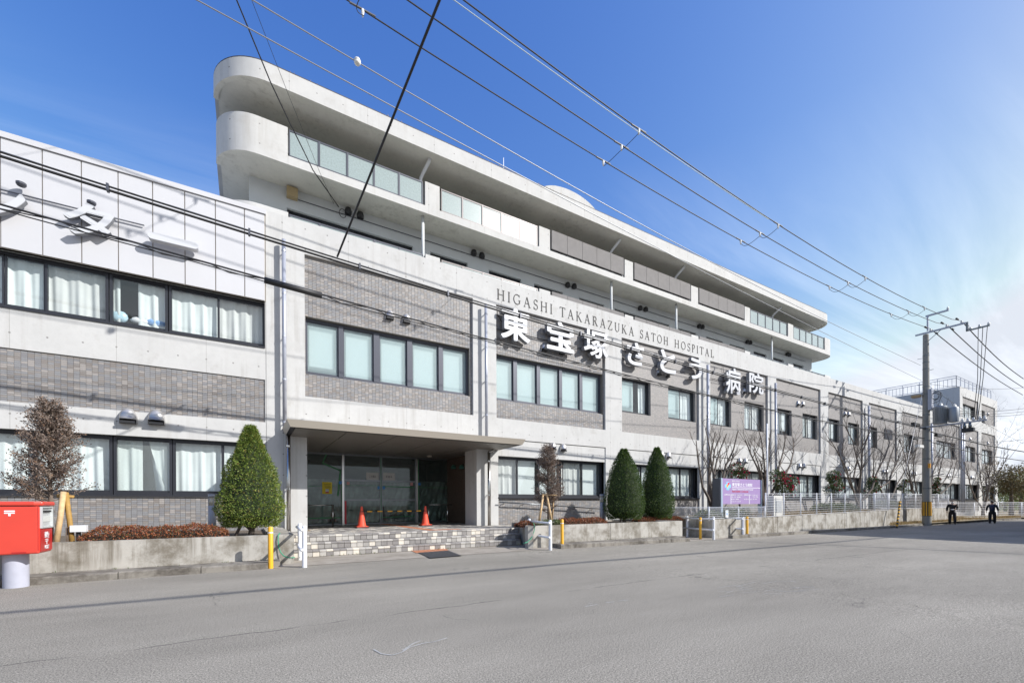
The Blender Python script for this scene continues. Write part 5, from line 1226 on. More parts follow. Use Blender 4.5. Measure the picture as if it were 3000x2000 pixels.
def bt(s, x0, x1, z0, z1, mt_=BW, off=.012, bold=0): place_text('lettering', s, ax + WB*x0, ax + WB*x1, YS - .004, az0 + HB*(1-z1), az0 + HB*(1-z0), mt_, sb, .002, off, bold=bold)
LB = mat('emblem_blue', (.22, .58, .85), .5)
bb(.06, .205, .23, .36, LB, 'emblem_cross'); bb(.10, .165, .13, .23, LB, 'emblem_cross'); bb(.10, .165, .36, .45, LB, 'emblem_cross')
def heart(cx, cz, s, mt_, k):
    mb = M(); n = 24; pts = []
    for i in range(n):
        t_ = 2*math.pi*i/n; X_ = 16*math.sin(t_)**3; Z_ = 13*math.cos(t_) - 5*math.cos(2*t_) - 2*math.cos(3*t_) - math.cos(4*t_); pts.append((ax + WB*cx + X_/32*s, YS - .003 - .002*k, az0 + HB*(1-cz) + Z_/28*s*1.25))
    mb.v = pts; mb.f = [tuple(range(n))]; mb.build('emblem_heart', mt_, sb)
heart(.148, .215, .13, mat('heart_red', (.70, .02, .05), .5), 1); heart(.118, .295, .13, mat('heart_orange', (.85, .36, .03), .5), 2)
bt('医療法人 愛心会', .24, .43, .065, .115); bt('東宝塚さとう病院', .24, .77, .16, .30, BW, 0, .018); bb(.24, .995, .335, .352, BW, 'rule')
bt('Higashi Takarazuka Satoh Hospital', .24, .79, .38, .455, BW, .012); bt('救急告示医療機関 ガン診療協力病院', .24, .66, .48, .53, REDI, .015)
bt('診療科目', .05, .175, .605, .665); bb(.205, .215, .605, 1.0, BW, 'rule'); bt('循環器内科・心臓血管外科', .22, .50, .615, .66); bt('内科・外科・泌尿器科', .22, .455, .70, .745); bt('整形外科・放射線科', .22, .41, .79, .835); bt('リハビリテーション科', .22, .46, .875, .92)
bt('診療時間', .545, .665, .605, .665); bb(.685, .695, .605, 1.0, BW, 'rule'); bt('月〜金  9:00〜12:00', .70, .92, .615, .655); bt('17:00〜19:00', .775, .92, .685, .725); bt('休 診 日', .545, .665, .785, .83); bt('土曜・日曜・祝日', .70, .89, .785, .83)
# small white notice on the low fence
p = py(2128.5, 1498, 10.62); t = M().box(p.x - .09, p.x + .09, 10.60, 10.606, .72, 1.0).build('fence_notice', mat('notice_white', (.75, .76, .78), .5)); tag(t, 'small white notice with a blue dog sign tied to the low mesh fence', 'notice'); ORG[t.name] = Vector()
mb = M(); mb.lathe((p.x, 10.597, 0), [(.0, 0)], 3) if False else None
n = 16; mb.v = [(p.x + .055*math.cos(2*math.pi*i/n), 10.597, .92 + .055*math.sin(2*math.pi*i/n)) for i in range(n)] + [(p.x + .042*math.cos(2*math.pi*i/n), 10.597, .92 + .042*math.sin(2*math.pi*i/n)) for i in range(n)]; mb.f = [(i, (i+1) % n, n+(i+1) % n, n+i) for i in range(n)]; mb.build('blue_ring', BLUE, t)
M().box(p.x - .03, p.x + .03, 10.596, 10.599, .80, .87).build('blue_mark', BLUE, t)
# green hoses hanging on the planters
HOSE = mat('green_hose', (.03, .28, .15), .5)
def hose(label, pts, y):
    P_ = [py(u, v, yy) for (u, v), yy in zip(pts, y)]; out = []
    for i in range(len(P_)-1):
        for k in range(4): out.append(P_[i].lerp(P_[i+1], k/4))
    out.append(P_[-1]); tag(M().tube(out, .011, 8).build('garden_hose', HOSE, None, True), label, 'hose')
hose('green hose hanging over the end of the left planter', [(820, 1561), (815, 1567), (814.5, 1580), (816, 1600), (822, 1617), (832, 1628), (848, 1633), (864, 1632)], [10.72, 10.67, 10.66, 10.66, 10.64, 10.6, 10.5, 10.5])
hose('green hose hanging down the corner of the right planter', [(1562, 1530), (1565, 1535), (1566, 1550), (1562, 1565), (1555, 1578), (1545, 1587), (1533, 1591)], [10.7, 10.66, 10.66, 10.66, 10.64, 10.6, 10.5])

# ================================================================ utility pole and lines
import numpy as np
PX_, PY_ = 39.6, 11.1
pole = thing('utility_pole', (PX_, PY_, zg(PX_)), 'tall grey concrete utility pole with crossarms, transformers and a yellow striped guard', 'utility pole')
ZB = zg(PX_)
o = M().lathe((PX_, PY_, ZB - .2), [(.25, 0), (.25, .4), (.155, 13.0), (.15, 13.15), (.05, 13.17)], 24).build('shaft', concrete('pole_concrete', (.29, .28, .25), .4, False, (.14, .13, .11), .5), pole); smooth_by_angle(o)
o = M().lathe((PX_, PY_, .36), [(.254, 0), (.250, .97)], 24).build('guard_plate', BK, pole); smooth_by_angle(o)
for k in range(12):
    mb = M(); a0 = 2*math.pi*k/12 + .1; a1 = a0 + .26; rr = .259
    for z, r_ in ((.38, rr), (1.31, rr-.004)): mb.v += [(PX_ + r_*math.cos(a0+(a1-a0)*j/3), PY_ + r_*math.sin(a0+(a1-a0)*j/3), z) for j in range(4)]
    mb.f = [(j, j+1, j+5, j+4) for j in range(3)]; mb.build('guard_stripe', YEL, pole)
for z in (2.2, 4.2, 5.45, 6.35, 7.2, 8.6, 9.1, 10.3, 10.75, 11.2): M().lathe((PX_, PY_, z), [(.25 - (z+.3)*.0074 + .012, 0), (.25 - (z+.3)*.0074 + .012, .06)], 16).build('band', STL, pole)
for k in range(10):
    z = 3.0 + k*.9; M().tube([(PX_, PY_, z), (PX_ - .1, PY_ + (.42 if k % 2 else -.42), z)], .014, 6).build('step_bolt', STL, pole)
AZ_ = 12.72
M().box(PX_ - .25, PX_ - .17, 9.1, 11.58, AZ_ - .05, AZ_ + .05).build('crossarm', GALV, pole)
M().tube([(PX_ - .2, PY_ - .12, 12.1), (PX_ - .2, 10.25, AZ_)], .02, 6).build('arm_brace', STL, pole)
M().tube([(PX_, 11.0, 12.9), (PX_, 11.0, 13.95)], .055, 8).build('top_post', GALV, pole); M().box(PX_ - .05, PX_ + .05, 9.95, 11.1, 13.86, 13.96).build('top_arm', GALV, pole)
M().box(PX_ - .25, PX_ - .15, 9.0, 9.1, 12.2, 12.75).build('arm_drop', STL, pole); M().box(PX_ - .25, PX_ - .15, 8.05, 9.1, 12.16, 12.24).build('drop_arm', STL, pole)
def insul(x, y, z, s=1.0, parent=pole, mt_=CERAM):
    o = M().lathe((x, y, z), [(.03*s, 0), (.07*s, .02*s), (.07*s, .06*s), (.04*s, .07*s), (.06*s, .09*s), (.05*s, .14*s), (.02*s, .16*s)], 10).build('insulator', mt_, parent, True)
for y in (10.8, 10.0, 9.3, 8.9, 8.5, 8.1): insul(PX_ - .2, y, AZ_ + .05 if y > 9.2 else 12.25)
insul(PX_, 10.0, 13.97)
for x_ in (-.9, .8):
    for y in (10.8, 10.0, 9.3): M().tube([(PX_ + x_, y, AZ_ + .13), (PX_ + x_*1.35, y, AZ_ + .13)], .055, 8).build('line_joint', DARKM, pole)
# transformers, cut-outs and coils
def trans(y, r, h, ribs, parent=pole):
    z = 6.5; o = M().lathe((PX_ - .1, y, z), [(r*.95, 0), (r, .03), (r, h-.05), (r*.9, h), (.02, h + .05)], 20).build('transformer', mat('transformer_grey', (.30, .32, .34), .45, .3), parent); smooth_by_angle(o)
    ORG[o.name] = ORG[parent.name]
    if ribs:
        for k in range(13): a = math.pi*.9 + k*.22; M().box(PX_ - .1 + (r+.035)*math.cos(a) - .012, PX_ - .1 + (r+.035)*math.cos(a) + .012, y + (r+.035)*math.sin(a) - .012, y + (r+.035)*math.sin(a) + .012, z + .1, z + h - .12).build('cooling_fin', STL, o)
    for k in range(2): insul(PX_ - .1 + (k-.5)*.2, y - .05, z + h, 1.2, o)
trans(10.38, .36, 1.15, True); trans(9.72, .26, .95, False)
M().box(PX_ - .2, PX_ - .1, 8.2, 11.4, 6.34, 6.42).build('crossarm', GALV, pole); M().box(PX_ + .1, PX_ + .2, 9.0, 11.2, 6.34, 6.42).build('crossarm', GALV, pole)
for y in (9.3, 9.05, 8.8, 8.5, 8.3): insul(PX_ - .15, y, 6.43, 1.3); 
for y in (9.2, 8.95): M().lathe((PX_ - .15, y, 6.0), [(.07, 0), (.09, .1), (.07, .3), (.03, .34)], 10).build('cutout', STL, pole, True)
M().box(PX_ - .35, PX_ + .0, 8.75, 9.3, 5.75, 6.0).build('splice_box', DARKM, pole)
for k in range(4):
    cz = 8.3 + R.uniform(-.25, .25); cy = 10.55 + R.uniform(-.25, .2); rr = R.uniform(.25, .36)
    M().tube([(PX_ - .2 + R.uniform(-.02, .02), cy + rr*math.cos(a*.42), cz + rr*math.sin(a*.42)) for a in range(16)], .016, 5).build('wire_coil', RUB, pole, True)
for k in range(3):
    y0 = R.uniform(9.6, 10.9); M().tube([(PX_ - .2, y0, 7.6), (PX_ - .25, y0 - .15, 7.9 + R.random()*.3), (PX_ - .22, y0 - .3, 7.7), (PX_ - .2, y0 - .4, 7.2)], .012, 5).build('jumper_wire', RUB, pole, True)
M().box(PX_ - .25, PX_ + .1, 10.75, 10.95, 7.5, 8.9).build('terminal_rack', GALV, pole)
M().box(PX_ - .5, PX_ - .1, 11.25, 11.75, 8.45, 8.6).build('street_lamp_head', mat('lamp_tan', (.40, .28, .15), .5), pole)
for x_, y_, z_, mt_ in ((-1.9, 11.1, 6.40, RUB), (-2.2, 11.1, 5.50, RUB), (2.3, 11.1, 6.0, RUB), (-.9, 11.2, 5.05, CERAM)):
    M().box(PX_ + x_ - .5, PX_ + x_ + .5, y_ - .09, y_ + .09, z_ - .09, z_ + .09).build('closure_box', mt_, pole)
M().tube([(PX_, PY_, 3.0), (PX_ - .1, PY_ - .9, 3.15)], .03, 6).build('side_bracket', STL, pole)
M().box(PX_ - .3, PX_ - .2, PY_ - .28, PY_ - .16, 3.6, 3.9).build('tag_plate', mat('orange_tag', (.8, .35, .03), .5), pole)
# guy wire with striped cover
gb = pg(2627, 1546); gt = py(2641, 1440, gb.y + .15); guy = thing('guy_wire', gb, 'slanted guy wire with black and yellow cover at the end of the weathered wall', 'guy wire')
gd = (gt - gb)
for k in range(16): M().tube([gb + gd*(k/16*.72), gb + gd*((k+1)/16*.72)], .055, 8).build('cover_band', YEL if k % 2 else BK, guy, True)
M().tube([gb + gd*.7, py(2655, 1370, 10.7), (PX_ - .1, 11.2, 9.1)], .012, 5).build('wire', WIREG, guy, True)

def poly3(pix, y0, y1, u0, u1, deg=3, ext0=-45.0, ext1=None, n=40, z_end=None):
    """a cable through photo pixels: y runs linearly from y0 at x of u0 to y1 at x of u1, z fitted smoothly"""
    P3 = []
    xs0 = py(*pix[0], y0).x; xs1 = py(*pix[-1], y1).x
    for u, v in pix:
        y = y0
        for _ in range(20):
            x = py(u, v, y).x; t = (x - xs0)/(xs1 - xs0); y = y0 + (y1-y0)*t
        p = py(u, v, y); P3.append((p.x, p.y, p.z))
    X_ = np.array([p[0] for p in P3]); Z_ = np.array([p[2] for p in P3]); c = np.polyfit(X_, Z_, deg)
    a = ext0 if ext0 is not None else X_[0]; b = ext1 if ext1 is not None else X_[-1]; out = []
    for k in range(n+1):
        x = a + (b-a)*k/n; t = (x-xs0)/(xs1-xs0)
        if x < X_[0]: s_ = np.polyval(np.polyder(c), X_[0]); z = np.polyval(c, X_[0]) + s_*(x-X_[0]) + .0006*(x-X_[0])**2
        else: z = np.polyval(c, x)
        out.append(Vector((x, y0 + (y1-y0)*t, z)))
    return out
def cable(name, pts, r, mt_, label, cat='cable', group=None):
    o = M().tube(pts, r, 6).build(name, mt_, None, True); tag(o, label, cat, group); ORG[o.name] = Vector(); return o
HV = [([(1358, 0), (1760, 300), (1885, 388), (2281, 658), (2603.6, 850), (2821, 947)], 9.3, (60.7, 10.3, 12.5), 'uppermost'), ([(1195, 0), (1630, 300), (1831, 434.5), (2218.6, 678), (2532, 850), (2777, 957.5)], 10.0, (66, 11.2, 12.6), 'middle'),
      ([(1020, 0), (1486.7, 300), (1774, 477.8), (2164, 702), (2500, 870.7), (2734, 966)], 10.8, (71, 12.1, 12.7), 'lowest')]
stations = [2.45, 10.1, 17.75, 25.4, 33.0]; HVP = []
for pix, y, end, nm in HV:
    pts = poly3(pix, y, y, 0, 0, 2); pts[-1] = Vector((PX_ - .2, y, AZ_ + .2)); HVP.append(pts)
    o = cable('power_line', pts, .0165, RUB, 'thick dark power line crossing the sky, %s of the three carried by the crossarm' % nm, 'power line', 'high voltage lines on the crossarm')
    for xsn in stations:
        xsn += (9.3 - y)*.02
        k = max(i for i in range(len(pts)) if pts[i].x < xsn); t = (xsn - pts[k].x)/(pts[k+1].x - pts[k].x); p = pts[k].lerp(pts[k+1], t)
        M().tube([p + Vector((-.3, 0, .01)), p + Vector((.3, 0, .01))], .024, 6).build('line_sleeve', mat('sleeve_grey', (.10, .10, .11), .6), o); M().lathe((p.x, p.y, p.z - .17), [(.015, 0), (.025, .05), (.04, .12), (.035, .18)], 8).build('clip_insulator', CERAM, o, True)
    ln = [Vector((PX_ - .2, y, AZ_ + .2)).lerp(Vector(end), k/12) - Vector((0, 0, .5*math.sin(math.pi*k/12)*.6)) for k in range(13)]
    cable('power_line', ln, .03, RUB, 'dark power line running down right from the pole, %s of the three' % nm, 'power line', 'high voltage lines beyond the pole')
# hanging bonds between the three lines
for i, xsn in enumerate(stations):
    for a, b in ((0, 1), (1, 2)):
        pa_ = min(HVP[a], key=lambda q: abs(q.x-xsn)); pb_ = min(HVP[b], key=lambda q: abs(q.x-xsn))
        za = float(np.interp(xsn, [q.x for q in HVP[a]], [q.z for q in HVP[a]])); zb2 = float(np.interp(xsn, [q.x for q in HVP[b]], [q.z for q in HVP[b]])); ya_, yb2 = HVP[a][0].y, HVP[b][0].y
        pts = [Vector((xsn - .25*math.sin(math.pi*k/10), ya_ + (yb2-ya_)*k/10, za + (zb2-za)*k/10 - .12 - .30*math.sin(math.pi*k/10))) for k in range(11)]
        cable('bond_wire', pts, .009, RUB, 'thin bond wire looped between two power lines, pair %s from the left, %s loop' % (('first', 'second', 'third', 'fourth', 'fifth')[i], ('near', 'far')[a]), 'wire', 'bond wires between the power lines')
cable('earth_wire', poly3([(574, 0), (1400, 446), (2002, 766), (2397.6, 967), (2500, 1017), (2700, 1114.7)], 8.86, 11.1, 0, 0), .011, WIREG, 'thin pale wire crossing in front of the upper storeys, lower of the two', 'wire')
W2P = poly3([(728, 0), (1047, 181), (1400, 381), (2042, 750), (2500, 976), (2697, 1070)], 9.4, 11.1, 0, 0)
o = cable('earth_wire', W2P, .012, WIREG, 'thin pale wire with a white egg shaped insulator above the roof', 'wire')
k = min(range(len(W2P)), key=lambda i: abs(W2P[i].x - py(1047, 181, 9.45).x)); q = py(1047, 181, 9.45)
mb = M().lathe((q.x, q.y, q.z - .07), [(.02, 0), (.055, .02), (.07, .055), (.045, .07), (.07, .085), (.055, .12), (.02, .14)], 14); mb.build('egg_insulator', CERAM, o, True)
cable('pale_line', poly3([(1335, 0), (1600, 205), (1890, 396), (2282, 662)], 9.25, 9.25, 0, 0, 2, -45, 17), .010, mat('pale_wire', (.45, .55, .60), .5), 'thin pale wire running just below the uppermost power line', 'wire')
B1 = poly3([(0, 456), (241, 534), (384, 579), (531, 624), (665, 666), (902, 740), (1000, 764), (1400, 893), (1900, 1040), (2300, 1152), (2656, 1244.6), (2700, 1254)], 11.15, 11.1, 0, 0, 4, -30, PX_ - .2, 60)
o = cable('cable_bundle', B1, .027, RUB, 'thick black bundled cable crossing the facade, upper of the two', 'cable')
M().tube([p + Vector((0, -.03, .055)) for p in B1], .020, 6).build('second_strand', RUB, o, True); M().tube([p + Vector((0, .02, .10 if i % 3 else .075)) for i, p in enumerate(B1)], .009, 5).build('messenger_wire', WIREG, o, True)
for p in B1[2::2]: M().box(p.x-.02, p.x+.02, p.y-.06, p.y+.04, p.z-.035, p.z+.10).build('cable_tie', GREYF, o)
B2 = poly3([(0, 597), (400, 709), (775, 820), (943, 865), (1400, 985), (1900, 1110), (2300, 1212), (2500, 1249), (2656, 1275), (2700, 1282)], 11.45, 11.15, 0, 0, 4, -30, PX_ - .2, 60)
o = cable('cable_bundle', B2, .020, RUB, 'thinner twisted black cable crossing the facade, lower of the two', 'cable')
M().tube([p + Vector((0, .045*math.cos(i*2.1), .045*math.sin(i*2.1) - .04)) for i, p in enumerate([B2[j//3].lerp(B2[min(j//3+1, 60)], (j % 3)/3) for j in range(181)])], .011, 5).build('second_strand', RUB, o, True)
M().tube([p + Vector((0, 0, -.07 + .02*math.sin(i*1.3))) for i, p in enumerate(B2)], .012, 5).build('third_strand', RUB, o, True)
sa, sb_ = py(774, 820, 11.42), py(943, 866, 11.4); M().tube([sa, sa.lerp(sb_, .5), sb_], .068, 14).build('black_sleeve', RUB, o, True)
for pts, r, nm in (([(PX_, 11.1, 6.15), (52, 11.0, 6.0), (67, 11.0, 6.2)], .05, 'thick black cable leaving the pole to the right, upper one'), ([(PX_, 11.1, 5.45), (52, 11.0, 5.15), (67, 11.0, 5.3)], .035, 'black cable leaving the pole to the right, lower one')):
    P2 = [Vector(pts[0]).lerp(Vector(pts[1]), k/6) for k in range(6)] + [Vector(pts[1]).lerp(Vector(pts[2]), k/6) for k in range(7)]; cable('cable_bundle', P2, r, RUB, nm)
for k, (u, v, z0, yy) in enumerate(((3000, 1196, 7.6, 10.9), (3000, 1205, 7.45, 10.6), (3000, 1213, 7.3, 10.3), (3000, 1287, 5.6, 10.7), (3000, 1300, 9.3, 11.1), (3000, 1135, 9.3, 11.0))):
    q = px(u, v, 66); cable('service_wire', [Vector((PX_, yy, z0)).lerp(q, t/8) - Vector((0, 0, .25*math.sin(math.pi*t/8))) for t in range(9)], .018 if k < 4 else .012, RUB, 'thin dark wire running right from the pole, %s of six' % ('first', 'second', 'third', 'fourth', 'fifth', 'sixth')[k], 'wire', 'service wires to the right of the pole')
for k in range(3): cable('drop_wire', [(PX_ - .2, 8.15 + .2*k, 12.2), (PX_ - .2, 8.35 + .12*k, 9.0), (PX_ - .15, 8.6 + .1*k, 6.5)], .018, RUB, 'wire dropping from the upper crossarm end to the lower crossarm, number %s' % ('one', 'two', 'three')[k], 'wire', 'drop wires beside the pole')
# wires crossing over the street to the buildings
A1 = [py(693, 0, 12.3), py(793, 242, 13.6), py(893, 449, 15.1), py(917, 499, 15.72), py(992, 606, YWL - .05)]
pre = A1[0] + (A1[0]-A1[1]).normalized()*4 ; pre2 = pre + (A1[0]-A1[1]).normalized()*22
cable('service_drop', [pre2, pre, A1[0], A1[0].lerp(A1[1], .5), A1[1], A1[1].lerp(A1[2], .5) + Vector((0, 0, -.02)), A1[2], A1[3], A1[3].lerp(A1[4], .5), A1[4]], .017, RUB, 'black overhead service cable coming down to the wall under the rounded balcony', 'cable')
A3 = [py(737, 0, 12.0), py(840, 265, 14.0), py(936, 503, 15.7), py(978, 598, YWL - .05)]; pre = A3[0] + (A3[0]-A3[1]).normalized()*22
cable('service_wire', [pre] + A3, .006, RUB, 'very thin dark wire beside the black service cable', 'wire')
q = py(1005, 612, YWL - .2); M().tube([(q.x + .12*math.cos(a*.45), YWL - .12, q.z - .12 + .16*math.sin(a*.45)) for a in range(15)], .012, 5).build('wire_loop', RUB, tower, True)
e = py(988, 752, 11.15); s_ = py(1288, 0, 6.36); pre = s_ + (s_-e).normalized()*14
cable('service_drop', [pre, s_, s_.lerp(e, .5) + Vector((0, 0, -.01)), e.lerp(s_, .06), e + Vector((.0, 0, .0))], .022, RUB, 'straight black cable rising from the bundle across the front of the building', 'cable')
# cables on the other side of the street, behind the camera, that throw the long shadows on the road
cable('street_cable', [(-40, -1.9, 9.6), (0, -2.1, 9.2), (20, -2.6, 9.2), (60, -3.2, 9.6)], .055, RUB, 'cable bundle along the near side of the street, outside the picture', 'cable')
cable('street_cable', [(24.9, -.6, 10.0), (27.0, -6.0, 10.0), (29.0, -12.0, 10.2)], .05, RUB, 'cable crossing towards the house opposite, outside the picture', 'cable')

# ================================================================ house on the near side, casting the big shade at the right
hs_ = thing('opposite_house', (45, -4, 0), 'plain rendered house on the near side of the street, outside the picture', 'house')
OX0, OX1, OY0, OY1, OH = 30.6, 62.0, -12.0, 2.0, 7.95
hc = M(); grid_wall(hc, OX0, OX1, -.5, OH, OY0, [], .1); hc.box(OX0, OX1, OY0, OY1, -.5, OH); hc.build('wall', mat('house_render', (.42, .40, .36), .85, var=.1), hs_)
M().box(OX0 - .1, OX1 + .1, OY0 - .1, OY1 + .1, OH, OH + .12).build('roof', GREYF, hs_)
for k in range(7):
    for z in (1.0, 4.6):
        o = M().box(OX0 + 2 + k*4.2, OX0 + 4 + k*4.2, OY1 + .0, OY1 + .04, z, z + 1.6).build('window', DARKF, hs_)

# ================================================================ plants
def leaf(mb, p, d, n, l, w_):
    """one pointed leaf of four corners: from p along d, width along n"""
    i = len(mb.v); m_ = p + d*(l*.45)
    mb.v += [tuple(p), tuple(m_ + n*w_), tuple(p + d*l), tuple(m_ - n*w_)]; mb.f.append((i, i+1, i+2, i+3))
def rv(): 
    while True:
        v = Vector((R.uniform(-1, 1), R.uniform(-1, 1), R.uniform(-1, 1)))
        if .05 < v.length < 1: return v.normalized()
def cone_tree(label, u0, u1, v0, v1, y, lm, ndens=1.0, trunk_u=None, zs=.57, pw=1.7):
    uc = (u0+u1)/2; c = py(uc, v1, y); top = py(uc, v0, y).z; zb = c.z; Rr = (py(u1, v1, y) - py(u0, v1, y)).length
    kv = F / ((c - CP) @ fw) if False else (F / (c - CP).dot(fw)); Rr = (u1-u0)/2/kv*.98
    t = thing('cone_tree', (c.x, y, zs), label, 'tree', 'clipped cone trees in the planters'); Hh = top - zb
    tx = c.x; 
    o = M().tube([(tx, y, zs - .05), (tx + .01, y, zs + .15), (tx - .02, y, zb + .3), (tx, y, zb + Hh*.6)], [.075, .06, .05, .02], 8).build('trunk', BARK, t, True)
    mb = M()
    for k in range(5):
        a = k*1.3 + .3; mb.tube([(tx, y, zs + .12), (tx + .25*math.cos(a), y + .25*math.sin(a), zb + .15), (tx + .6*Rr*math.cos(a), y + .6*Rr*math.sin(a), zb + .4)], [.03, .02, .01], 6)
    mb.tube([(tx - .32, y - .1, zs - .02), (tx - .12, y - .02, zb + .25)], .035, 6); mb.build('limb', BARK, t, True)
    def prof(f): return Rr*(min(1, .80 + f*1.6) if f < .12 else 1.0*(1 - ((f-.12)/.88)**pw*.93))
    bump_ = [(rv(), R.uniform(.02, .07)) for _ in range(30)]
    mb = M(); N_ = int(21000*ndens)
    for k in range(N_):
        f = R.random()**1.25 if R.random() < .75 else R.random(); f = min(f, .995); a = R.random()*2*math.pi; r = prof(f)
        dirv = Vector((math.cos(a), math.sin(a), .35)).normalized(); s = 1.0
        for bv_, am in bump_:
            dd = dirv.dot(bv_)
            if dd > .8: s += am*(dd-.8)*3*(1 if math.sin(f*17+am*90) > 0 else -1)
        depth = R.random()**1.7; rr = r*s*(1.02 - .28*depth + (R.uniform(.02, .09) if R.random() < .035 else 0)) + .035*math.sin(a*7 + f*31)*math.sin(f*19 + a*3)
        p = Vector((tx + rr*math.cos(a), y + rr*math.sin(a), zb + f*Hh + R.uniform(-.02, .02)))
        d = (dirv*.75 + rv()*.75 + Vector((0, 0, .15))).normalized(); n = d.cross(rv()).normalized()
        leaf(mb, p, d, n, R.uniform(.035, .075)*(1.35 if f > .93 else 1), R.uniform(.006, .011))
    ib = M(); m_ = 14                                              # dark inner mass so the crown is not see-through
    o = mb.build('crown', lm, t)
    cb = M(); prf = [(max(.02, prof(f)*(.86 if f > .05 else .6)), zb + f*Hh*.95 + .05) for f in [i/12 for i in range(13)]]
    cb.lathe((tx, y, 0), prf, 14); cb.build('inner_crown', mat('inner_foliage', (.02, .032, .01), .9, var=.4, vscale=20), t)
    return t
cone_tree('large light green clipped cone tree at the right end of the left planter', 650, 822, 1250, 1542, 11.9, LYEW, 1.05)
cone_tree('dark green clipped cone tree, left of the pair in the right planter', 1771, 1886, 1316, 1520, 11.9, LYEWD, 1.0, pw=2.3)
cone_tree('dark green clipped cone tree, right of the pair in the right planter', 1878, 1973, 1312, 1518, 12.15, LYEWD, .95, pw=2.2)

def dead_tree(label, tu, vb, vt, y, shape, n_br, seed, prop_pts, stake_mts):
    rr = random.Random(seed); base = py(tu, vb, y); top = py(tu, vt, y); kv = F/((base - CP).dot(fw)); t = thing('dead_conifer', (base.x, y, .57), label, 'tree', 'dead brown conifers tied to stakes')
    zt_ = top.z; M().tube([(base.x, y, .5), (base.x + .02, y, 1.2), (base.x - .01, y + .02, 2.0), (base.x, y, zt_ - .15)], [.045, .04, .028, .006], 7).build('trunk', BARKP, t, True)
    br = M(); lf = M()
    for k in range(n_br):
        f = rr.random()**.85; z = base.z + .05 + (zt_ - base.z - .1)*f; a = rr.random()*2*math.pi; rad = shape(f)*rr.uniform(.65, 1.12)
        tip = Vector((base.x + rad*math.cos(a), y + rad*math.sin(a), z + rad*rr.uniform(.35, .8))); p0 = Vector((base.x, y, z)); mid = p0.lerp(tip, .5) + Vector((0, 0, -.05*rad))
        br.tube([p0, mid, tip], [.010, .006, .002], 4, False)
        for j in range(int(30 + 130*rad)):
            g = rr.uniform(.25, 1.03); q = p0.lerp(tip, g) + rv()*rr.uniform(0, .10)
            d = ((tip-p0).normalized()*.6 + rv()*.9 + Vector((0, 0, .1))).normalized(); n = d.cross(rv()).normalized(); leaf(lf, q, d, n, rr.uniform(.025, .06), rr.uniform(.006, .012))
    br.build('branches', BARKP, t); lf.build('dead_foliage', LDEAD, t)
    st = thing('tree_stakes', (base.x, y, .57), 'timber stakes with a cross bar propping ' + ('the dead tree behind the post box' if tu < 800 else 'the dead tree in the right planter'), 'stakes')
    for (a, b, r_), mt_ in zip(prop_pts, stake_mts): M().tube([a, a.lerp(b, .5) + Vector((.005, 0, 0)), b], [r_, r_*.92, r_*.88], 9).build('stake', mt_, st, True)
kx = lambda u, v, y: py(u, v, y)
dead_tree('sparse dead brown conifer behind the red post box', 146, 1482, 1175, 11.7, lambda f: .50*(1 - f)**.6 + .10 if f > .1 else .66, 230, 3,
          [(kx(163, 1600, 11.2), kx(186, 1440, 11.3), .048), (kx(212, 1600, 11.3), kx(193, 1442, 11.35), .045), (kx(168, 1452, 11.4), kx(217, 1455, 11.38), .032)], [WOOD1, WOOD2, WOOD2])
dead_tree('narrow dead brown conifer with grey twigs in the right planter', 1606, 1510, 1303, 11.9, lambda f: .50*(1 - f)**.5 + .08 if f > .08 else .34, 230, 5,
          [(kx(1580, 1524, 11.5), kx(1591, 1448, 11.7), .04), (kx(1616, 1527, 11.4), kx(1601, 1445, 11.7), .04), (kx(1617, 1523, 12.0), kx(1622, 1448, 11.8), .035), (kx(1588, 1449, 11.68), kx(1632, 1450, 11.65), .022)], [WOOD1, WOOD1, WOOD1, WOOD1])

def hedge(name, label, cat, pts, h, hw, lm, dens=900, ls=(.025, .05), lw=(.007, .013), group=None, kind=None, z0=.57, tw=False):
    mb = M(); tot = 0; core = M()
    for a, b in zip(pts, pts[1:]):
        L_ = math.dist(a, b); n = int(L_*dens)
        for k in range(n):
            t_ = R.random(); cx, cy = a[0]+(b[0]-a[0])*t_, a[1]+(b[1]-a[1])*t_; ang = R.random()*math.pi; s = .86 + .05*math.sin(cx*5.1) + .05*math.sin(cx*13+1) + R.uniform(-.08, .08)
            e_ = 1.0
            if a is pts[0]: e_ = min(1, (t_*L_ + .08)/.35)
            if b is pts[-1]: e_ = min(e_, ((1-t_)*L_ + .08)/.35)
            e_ = e_**.5; dp = 1 - .25*R.random()**2
            off = hw*math.cos(ang)*e_*dp; zz = h*math.sin(ang)**.7*s*e_*dp
            p = Vector((cx + R.uniform(-.03, .03), cy + off, z0 + zz)); d = (Vector((0, math.cos(ang)*.5, math.sin(ang)*.8)) + rv()*.9).normalized(); leaf(mb, p, d, d.cross(rv()).normalized(), R.uniform(*ls), R.uniform(*lw))
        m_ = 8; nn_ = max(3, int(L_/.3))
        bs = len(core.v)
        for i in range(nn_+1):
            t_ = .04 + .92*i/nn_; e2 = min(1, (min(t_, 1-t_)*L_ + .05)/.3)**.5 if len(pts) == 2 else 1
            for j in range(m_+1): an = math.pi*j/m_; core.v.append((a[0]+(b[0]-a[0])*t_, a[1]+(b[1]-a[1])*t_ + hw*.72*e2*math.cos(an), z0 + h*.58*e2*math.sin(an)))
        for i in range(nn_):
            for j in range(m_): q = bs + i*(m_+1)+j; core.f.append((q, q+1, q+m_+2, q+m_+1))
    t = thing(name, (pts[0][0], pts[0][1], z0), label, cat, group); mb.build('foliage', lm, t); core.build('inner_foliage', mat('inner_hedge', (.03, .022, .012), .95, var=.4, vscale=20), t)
    return t
g_h = 'low clipped hedges in the planters'
a, b = py(238, 1570, 11.3).x, py(668, 1555, 11.3).x
